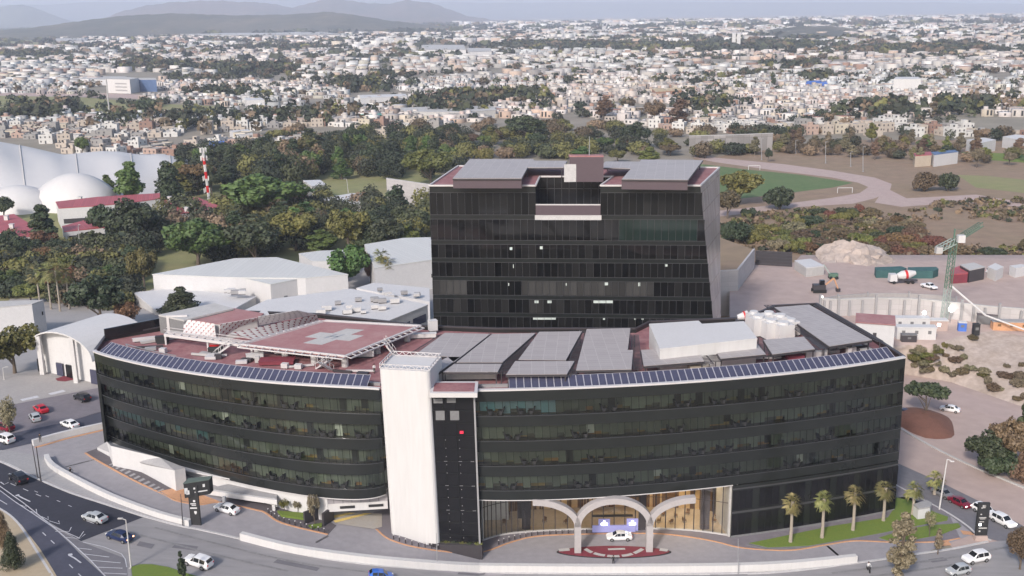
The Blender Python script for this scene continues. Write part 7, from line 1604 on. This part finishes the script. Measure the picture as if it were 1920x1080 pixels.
PAL = .78 * np.array([(.62, .60, .57), (.70, .69, .67), (.50, .47, .44), (.44, .36, .31), (.56, .44, .36), (.40, .39, .38), (.58, .53, .44), (.34, .22, .17), (.66, .63, .62), (.50, .42, .40), (.36, .34, .33)])
def boxes(name, X, Y, A, Wd, Dp, H, wc, rc, extra=True, group=None):
    n = len(X); ca, sa = np.cos(A), np.sin(A); V = np.zeros((n, 8, 3), np.float32)
    for k, (sx, sy, z) in enumerate(((-1, -1, 0), (1, -1, 0), (1, 1, 0), (-1, 1, 0), (-1, -1, 1), (1, -1, 1), (1, 1, 1), (-1, 1, 1))):
        lx, ly = sx * Wd / 2, sy * Dp / 2; V[:, k, 0] = X + lx * ca - ly * sa; V[:, k, 1] = Y + lx * sa + ly * ca; V[:, k, 2] = H * z
    base = (np.arange(n) * 8)[:, None, None]; F = np.array([(4, 5, 6, 7), (0, 1, 5, 4), (1, 2, 6, 5), (2, 3, 7, 6), (3, 0, 4, 7)])[None] + base; cols = np.stack([rc, wc, wc * .96, wc, wc * .96], 1)
    return V.reshape(-1, 3), F.reshape(-1, 4), cols.reshape(-1, 3)
X, Y, A, px, py = rows(560, 1500, 12.0, 1, keep=.93)
Wd, Dp, H = rg.uniform(7.5, 11.5, len(X)), rg.uniform(8, 12.5, len(X)), rg.choice([3.2, 3.4, 5.8, 6.0, 6.0, 8.6], len(X), p=[.36, .3, .14, .1, .08, .02])
ordr = np.argsort(-py); NI = 285; near = ordr[:NI]; rest = ordr[NI:]
# the nearest houses: each its own object, copied from a few built kinds
hw = [('white', (.54, .53, .51)), ('beige', (.42, .365, .31)), ('grey', (.28, .27, .26)), ('salmon', (.40, .29, .24)), ('brick red', (.26, .165, .13)), ('cream', (.46, .41, .33))]
for k, (nm, c) in enumerate(hw): mat('wall_' + nm.replace(' ', '_'), c, .85, .12, .5)
mat('flat_roof', (.38, .35, .325), .9, .25, .3, col2=(.28, .255, .24))
def house_mesh(nm, seed, st):
    r_ = random.Random(seed); m = MB(); w_, d, h = r_.uniform(8.5, 10.5), r_.uniform(9, 11.5), 3.1 * st; L1 = (w_, d, h); m.box((0, 0, 0), L1, 0, 0)
    for x0, y0, a, b in ((0, -d / 2 + .12, w_, .25), (0, d / 2 - .12, w_, .25), (-w_ / 2 + .12, 0, .25, d - .5), (w_ / 2 - .12, 0, .25, d - .5)): m.box((x0, y0, h + .002), (a, b, .55), 0, 0)
    m.face([(-w_ / 2 + .3, -d / 2 + .3, h + .05), (w_ / 2 - .3, -d / 2 + .3, h + .05), (w_ / 2 - .3, d / 2 - .3, h + .05), (-w_ / 2 + .3, d / 2 - .3, h + .05)], 1)
    if r_.random() < .7: m.box((r_.uniform(-2, 2), r_.uniform(0, 2.5), h + .06), (3.2, 3.4, 2.4), 0, 0)
    if r_.random() < .8: x, y = r_.uniform(-3, 3), r_.uniform(-3, 0); m.box((x, y, h + .06), (1.3, 1.3, .8), 0, 0); m.tube([(x, y, h + .9), (x, y, h + 2.1)], .6, 8, 3)
    for s in range(st):
        for k in range(r_.choice([2, 3])):
            x = -w_ / 2 + w_ * (k + .5) / 3; z = s * 3.1 + (1.1 if not (s == 0 and k == 1) else .1); hh_ = 1.3 if z > 1 or s else 2.2
            m.face([(x - .5, -d / 2 - .03, z), (x + .5, -d / 2 - .03, z), (x + .5, -d / 2 - .03, z + hh_), (x - .5, -d / 2 - .03, z + hh_)], 2)
        for k in (0, 1): y = -d / 4 + k * d / 2; m.face([(w_ / 2 + .03, y - .6, s * 3.1 + 1.1), (w_ / 2 + .03, y + .6, s * 3.1 + 1.1), (w_ / 2 + .03, y + .6, s * 3.1 + 2.3), (w_ / 2 + .03, y - .6, s * 3.1 + 2.3)], 2); m.face([(-w_ / 2 - .03, y + .6, s * 3.1 + 1.1), (-w_ / 2 - .03, y - .6, s * 3.1 + 1.1), (-w_ / 2 - .03, y - .6, s * 3.1 + 2.3), (-w_ / 2 - .03, y + .6, s * 3.1 + 2.3)], 2)
    o = m.build('town_house', ['wall_' + nm.replace(' ', '_'), 'flat_roof', 'metal_dark', 'black_matt'], None, local=True); return o
hp = {}; cols_n = rg.choice(len(hw), NI, p=[.34, .2, .16, .12, .08, .10])
for k, i in enumerate(near):
    nm = hw[cols_n[k]][0]; st = 1 if H[i] < 4 else (2 if H[i] < 8 else 3); key = (nm, st, int(rg.integers(2)))
    if key not in hp: o = hp[key] = house_mesh(nm, hash(key[1]) + len(hp), st)
    else: o = hp[key].copy(); C.objects.link(o)
    o.location = (X[i], Y[i], 0); o.rotation_euler = (0, 0, A[i]); s_ = rg.uniform(.92, 1.12); o.scale = (s_, s_, 1)
    tag(o, '%s %s storey flat roofed house in the nearest blocks of the town' % (nm, ['', 'one', 'two', 'three'][st]), 'house', 'houses in the nearest blocks of the town')
VV, FF, CC = [], [], []; off = 0
def addb(V, F, c):
    global off
    VV.append(V); FF.append(F + off); CC.append(c); off += len(V)
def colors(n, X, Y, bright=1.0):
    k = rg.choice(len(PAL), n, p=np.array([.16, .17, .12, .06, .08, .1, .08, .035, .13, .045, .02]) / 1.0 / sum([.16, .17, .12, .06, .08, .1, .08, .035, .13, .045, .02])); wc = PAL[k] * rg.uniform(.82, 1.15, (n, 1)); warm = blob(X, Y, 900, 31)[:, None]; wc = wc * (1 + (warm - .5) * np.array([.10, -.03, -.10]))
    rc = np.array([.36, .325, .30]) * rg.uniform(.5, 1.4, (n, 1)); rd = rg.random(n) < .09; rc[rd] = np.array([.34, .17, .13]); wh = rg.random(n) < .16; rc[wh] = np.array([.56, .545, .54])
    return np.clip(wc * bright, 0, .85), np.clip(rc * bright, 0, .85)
i = rest; wc, rc = colors(len(i), X[i], Y[i]); addb(*boxes('', X[i], Y[i], A[i], Wd[i], Dp[i], H[i], wc, rc))
# upper rooms, tanks and dark openings for the middle distance
s = i[rg.random(len(i)) < .6]; a_ = rg.uniform(-2, 2, len(s)); addb(*boxes('', X[s] + a_, Y[s] + rg.uniform(-1, 3, len(s)), A[s], np.full(len(s), 3.4), np.full(len(s), 3.2), H[s] + 2.4, *[c * 1.0 for c in colors(len(s), X[s], Y[s])]))
for kk in range(3):
    s = i[rg.random(len(i)) < .75]; lx = (kk - 1) * Wd[s] * .3; ly = -Dp[s] / 2 - .05; ca, sa = np.cos(A[s]), np.sin(A[s]); dk_ = np.full((len(s), 3), .03)
    V, F, c = boxes('', X[s] + lx * ca - ly * sa, Y[s] + lx * sa + ly * ca, A[s], np.full(len(s), 1.5), np.full(len(s), .1), np.minimum(H[s] - .6, rg.choice([2.4, 5.2], len(s))), dk_, dk_); V[:, 2] = np.where(V[:, 2] < .1, np.repeat(np.minimum(H[s] - 2, 1.0), 8), V[:, 2]); addb(V, F, c)
X, Y, A, px, py = rows(1500, 3000, 19, 2, keep=.80); n = len(X); wc, rc = colors(n, X, Y); addb(*boxes('', X, Y, A, rg.uniform(9, 19, n), rg.uniform(9, 17, n), rg.choice([3.4, 6.4, 6.4, 9.5], n), wc, rc))
s = np.arange(n)[rg.random(n) < .5]; addb(*boxes('', X[s], Y[s] - 7, A[s], np.full(len(s), 3.), np.full(len(s), 3.), rg.uniform(3, 6, len(s)), np.full((len(s), 3), .04), np.full((len(s), 3), .05)))
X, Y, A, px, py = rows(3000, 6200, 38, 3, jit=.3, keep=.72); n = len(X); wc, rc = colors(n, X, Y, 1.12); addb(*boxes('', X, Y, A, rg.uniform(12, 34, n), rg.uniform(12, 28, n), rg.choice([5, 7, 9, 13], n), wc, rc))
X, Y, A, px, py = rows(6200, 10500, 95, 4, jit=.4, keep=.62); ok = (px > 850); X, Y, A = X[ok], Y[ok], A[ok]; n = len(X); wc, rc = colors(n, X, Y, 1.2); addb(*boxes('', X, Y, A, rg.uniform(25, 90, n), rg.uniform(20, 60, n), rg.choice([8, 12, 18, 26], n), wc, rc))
o = npmesh('town_houses', np.concatenate(VV), np.concatenate(FF), np.concatenate(CC), 'house_paint'); tag(o, 'dense pale town of small flat roofed houses reaching to the hills', 'town', None, 'stuff')
print('town faces', len(o.data.polygons))
# ---- trees of the town and the plain
mat('leaf_far', (.05, .06, .035), .8, .25, .3, attr=True, fine=False)
TV, TC = [], []
LP = np.array([(.026, .036, .019), (.040, .046, .026), (.055, .064, .028), (.125, .122, .038), (.10, .075, .045), (.19, .135, .085)])
PM = np.array([.34, .24, .16, .09, .10, .07])
def farclump(X, Y, R_, Hh, nq, qs):
    n = len(X); c = np.stack([X, Y, Hh * .55], -1)[:, None, :]; d = rg.normal(size=(n, nq, 3)); d /= np.linalg.norm(d, axis=2)[..., None]; p = c + d * np.stack([R_, R_, Hh * .5], -1)[:, None, :] * rg.uniform(.55, 1.05, (n, nq, 1)); p[..., 2] = np.maximum(p[..., 2], .3)
    nn = d + rg.normal(size=(n, nq, 3)) * .5; nn /= np.linalg.norm(nn, axis=2)[..., None]; u = np.cross(nn, rg.normal(size=(n, nq, 3))); u /= np.linalg.norm(u, axis=2)[..., None]; v = np.cross(nn, u); s = (qs * R_)[:, None, None] * rg.uniform(.6, 1.3, (n, nq, 1))
    TC.append(np.repeat(LP[rg.choice(6, n, p=PM)] * rg.uniform(.75, 1.25, (n, 1)), nq, 0))
    return np.stack([p - u * s - v * s, p + u * s - v * s * .7, p + u * s * .8 + v * s, p - u * s + v * s * .8], 2).reshape(-1, 3)
def scatter(n, D0, D1, x0=-60, x1=1980, thr=None, seed=0, sc=(420, 140)):
    r_ = np.random.default_rng(seed); Y = np.sqrt(r_.uniform(D0 ** 2, D1 ** 2, n)); X = r_.uniform(-.53, .53, n) * Y; px, py = to_px(X, Y); ok = (px > x0) & (px < x1) & (py < town_edge(px) + 4)
    g_ = blob(X, Y, sc[0], 5) * .6 + blob(X, Y, sc[1], 9) * .4
    if thr: ok &= r_.random(n) < np.clip((g_ - thr) * 4, .05, 1)
    for P in VOID[3:4] + VOID[2:3]: ok &= ~np.array([inpoly(a, b, P) for a, b in zip(px, py)])
    return X[ok], Y[ok]
# the nearest town trees stand as their own objects
X, Y = scatter(260, 620, 900, seed=71, thr=.45); px, py = to_px(X, Y); k0 = min(len(X), max(0, 292 - len(TREES))); k0 = min(k0, 46)
for a, b in list(zip(X, Y))[:k0]:
    kd = trr.choice(['dark', 'dark', 'brown', 'olive']); tree(Vector((a, b, 0)), trr.uniform(6, 10), trr.uniform(7, 13), kd, trr.choice(['round', 'bush']), KLAB[kd] + ' tree among the nearest houses of the town', 'trees among the nearest houses')
X, Y = X[k0:], Y[k0:]; TV.append(farclump(X, Y, rg.uniform(3.5, 6.5, len(X)), rg.uniform(6, 11, len(X)), 200, .11))
X, Y = scatter(5200, 900, 2200, seed=72, thr=.52); TV.append(farclump(X, Y, rg.uniform(3.5, 8, len(X)), rg.uniform(5, 10, len(X)), 60, .19))
X, Y = scatter(7500, 2200, 5200, seed=73, thr=.55); TV.append(farclump(X, Y, rg.uniform(6, 19, len(X)), rg.uniform(7, 14, len(X)), 18, .36))
X, Y = scatter(4200, 5200, 9500, seed=74, thr=.5); TV.append(farclump(X, Y, rg.uniform(14, 42, len(X)), rg.uniform(9, 16, len(X)), 12, .42))
# bands of wood seen in the plain: photo column, row, half width in px, rows, count
for cx_, cy_, wx, wy, n, rr_ in ((1060, 88, 110, 5, 260, 18), (1180, 92, 200, 4, 260, 18), (1430, 90, 90, 8, 300, 20), (1720, 98, 150, 4, 260, 16), (470, 132, 90, 7, 150, 10), (90, 215, 75, 14, 60, 6.5), (300, 128, 80, 6, 120, 10), (680, 165, 60, 9, 90, 7), (900, 190, 90, 8, 110, 7), (60, 106, 60, 5, 200, 12), (520, 92, 80, 5, 160, 11), (1530, 150, 30, 5, 40, 8), (1490, 128, 50, 4, 60, 9), (1330, 205, 60, 14, 40, 6), (850, 212, 60, 8, 60, 6.5), (1840, 205, 80, 12, 50, 6.5), (1650, 215, 100, 10, 60, 6), (170, 56, 180, 3, 420, 26), (700, 60, 160, 4, 200, 26), (560, 225, 120, 14, 50, 6), (330, 235, 140, 14, 50, 5.5), (420, 178, 60, 6, 50, 6)):
    xs_ = rg.normal(cx_, wx * .55, n); ys_ = np.clip(rg.normal(cy_, wy * .55, n), cy_ - wy * 1.3, cy_ + wy * 1.3); W = [at(a, b) for a, b in zip(xs_, ys_)]; Xa, Ya = np.array([p.x for p in W]), np.array([p.y for p in W]); TV.append(farclump(Xa, Ya, rg.uniform(.6, 1.2, n) * rr_, rg.uniform(8, 15, n), 26, .30))
V = np.concatenate(TV); o = npmesh('far_trees', V, np.arange(len(V)).reshape(-1, 4), np.concatenate(TC), 'leaf_far'); tag(o, 'countless dark trees scattered through the town and the plain', 'trees', None, 'stuff')
print('far tree faces', len(o.data.polygons))
# the closed wood between the campus and the town
TV, TC = [], []
def woodfill(P, n, R0, R1, H0, H1, pm, nq=620, q=.075):
    global PM
    PM = np.array(pm); xs_, ys_ = [p[0] for p in P], [p[1] for p in P]; X_, Y_ = [], []; ya, yb = at(0, max(ys_)).y, at(0, min(ys_)).y
    while len(X_) < n:
        x, yy = rg.uniform(min(xs_), max(xs_)), rg.uniform(ya, yb); y = 540 + FPX * math.tan(math.atan2(CAMH, yy) - PITCH)
        if inpoly(x, y, P): p = at(x, y); X_.append(p.x); Y_.append(p.y)
    TV.append(farclump(np.array(X_), np.array(Y_), rg.uniform(R0, R1, n), rg.uniform(H0, H1, n), nq, q))
dk = [.36, .26, .17, .13, .05, .03]; mx_ = [.16, .20, .22, .28, .09, .05]; br = [.08, .16, .10, .22, .24, .20]
woodfill([(330, 300), (430, 292), (560, 280), (640, 268), (780, 262), (870, 262), (870, 330), (806, 340), (720, 338), (600, 335), (560, 350), (410, 350), (400, 385), (330, 385)], 190, 4, 8, 8, 15, dk)
woodfill([(410, 395), (560, 380), (720, 392), (804, 400), (804, 462), (690, 478), (620, 470), (560, 476), (460, 484), (300, 512), (250, 500), (200, 470), (300, 420)], 120, 4, 7, 7, 12, mx_)
woodfill([(-60, 470), (60, 462), (200, 470), (290, 515), (255, 545), (240, 590), (60, 560), (-60, 562)], 90, 3.5, 6.5, 5, 9, mx_)
woodfill([(872, 262), (1000, 250), (1200, 262), (1320, 275), (1420, 285), (1340, 310), (872, 312)], 64, 4, 8, 5, 11, mx_)
woodfill([(1345, 262), (1500, 262), (1800, 285), (1960, 300), (1960, 322), (1800, 312), (1640, 300), (1480, 292)], 46, 2.5, 6, 4, 9, br)
woodfill([(1290, 268), (1460, 264), (1460, 276), (1290, 282)], 16, 2.5, 4.5, 4, 8, br)
woodfill([(480, 245), (800, 238), (980, 232), (1280, 246), (1600, 250), (1960, 258), (1960, 275), (1400, 266), (880, 262), (560, 276)], 60, 4, 9, 4, 9, br)
V = np.concatenate(TV); o = npmesh('woodland', V, np.arange(len(V)).reshape(-1, 4), np.concatenate(TC), 'leaf_far'); tag(o, 'closed wood of merged dark and olive crowns between campus and town', 'wood', None, 'stuff')
TV, TC = [], []; PM = np.array([.02, .05, .08, .22, .28, .35])
# dry scrub on the slopes
X_, Y_ = [], []
for P in ([(1340, 430), (1420, 400), (1600, 385), (1960, 372), (1960, 500), (1620, 492), (1500, 480), (1400, 480)],):
    c = 0
    while c < 900:
        x, y = rg.uniform(1340, 1960), rg.uniform(372, 500)
        if inpoly(x, y, P):
            p = at(x, y)
            if math.sin(p.x * .055 + 1) + math.sin(p.y * .04 + p.x * .03) + math.sin(p.x * .021 - p.y * .06) > rg.uniform(-1.2, .3): X_.append(p.x); Y_.append(p.y); c += 1
V = farclump(np.array(X_), np.array(Y_), rg.uniform(.8, 2.6, 900), rg.uniform(.8, 2.4, 900), 16, .3); o = npmesh('dry_scrub', V, np.arange(len(V)).reshape(-1, 4), TC[-1], 'leaf_far'); tag(o, 'low dry scrub covering the brown slope', 'scrub', None, 'stuff')
# rock face above the site
m = MB(); rk = random.Random(4); q0 = [at(x, y) for x, y in ((1556, 470), (1600, 462), (1640, 478), (1690, 490))]; G = []
for j in range(7):
    row = []
    for i_ in range(16):
        x = 1548 + i_ * 9.2; yb = 500 - 3 * math.sin(i_ * .5); P = at(x, yb, ZP - .5); row.append((P.x + rk.uniform(-.7, .7), P.y + j * 2.2 + rk.uniform(-.9, .9), ZP - .5 + (9.5 * math.sin(math.pi * min(1, max(0, (i_ + .5) / 16))) ** .6) * .62 * (j / 6) ** .9 + rk.uniform(-.5, .5)))
    G.append(row)
m.v = [p for r_ in G for p in r_]
for j in range(6):
    for i_ in range(15): m.f.append((j * 16 + i_, j * 16 + i_ + 1, (j + 1) * 16 + i_ + 1, (j + 1) * 16 + i_)); m.m.append(0); m.c.append(None)
tag(m.build('terrain_rock_face', 'rock_pale'), kind='structure')

for v_ in TP.values():
    for (a_, b_), used in v_:
        if not used: bpy.data.objects.remove(a_); bpy.data.objects.remove(b_)

# ================================================================ AIR
hz = MB(); hz.prism([(-24000, -400), (24000, -400), (24000, 25500), (-24000, 25500)], -22, 700)
hm = bpy.data.materials.new('haze'); hm.use_nodes = True; t_ = hm.node_tree; t_.nodes.clear(); o_ = t_.nodes.new('ShaderNodeOutputMaterial'); pv = t_.nodes.new('ShaderNodeVolumePrincipled'); pv.inputs['Color'].default_value = (.76, .83, 1.0, 1); pv.inputs['Density'].default_value = HAZE; pv.inputs['Anisotropy'].default_value = 0
t_.links.new(pv.outputs[0], o_.inputs['Volume']); MATS['haze'] = hm; o = hz.build('haze', 'haze', origin=(0, 0, 0)); tag(o, kind='stuff')
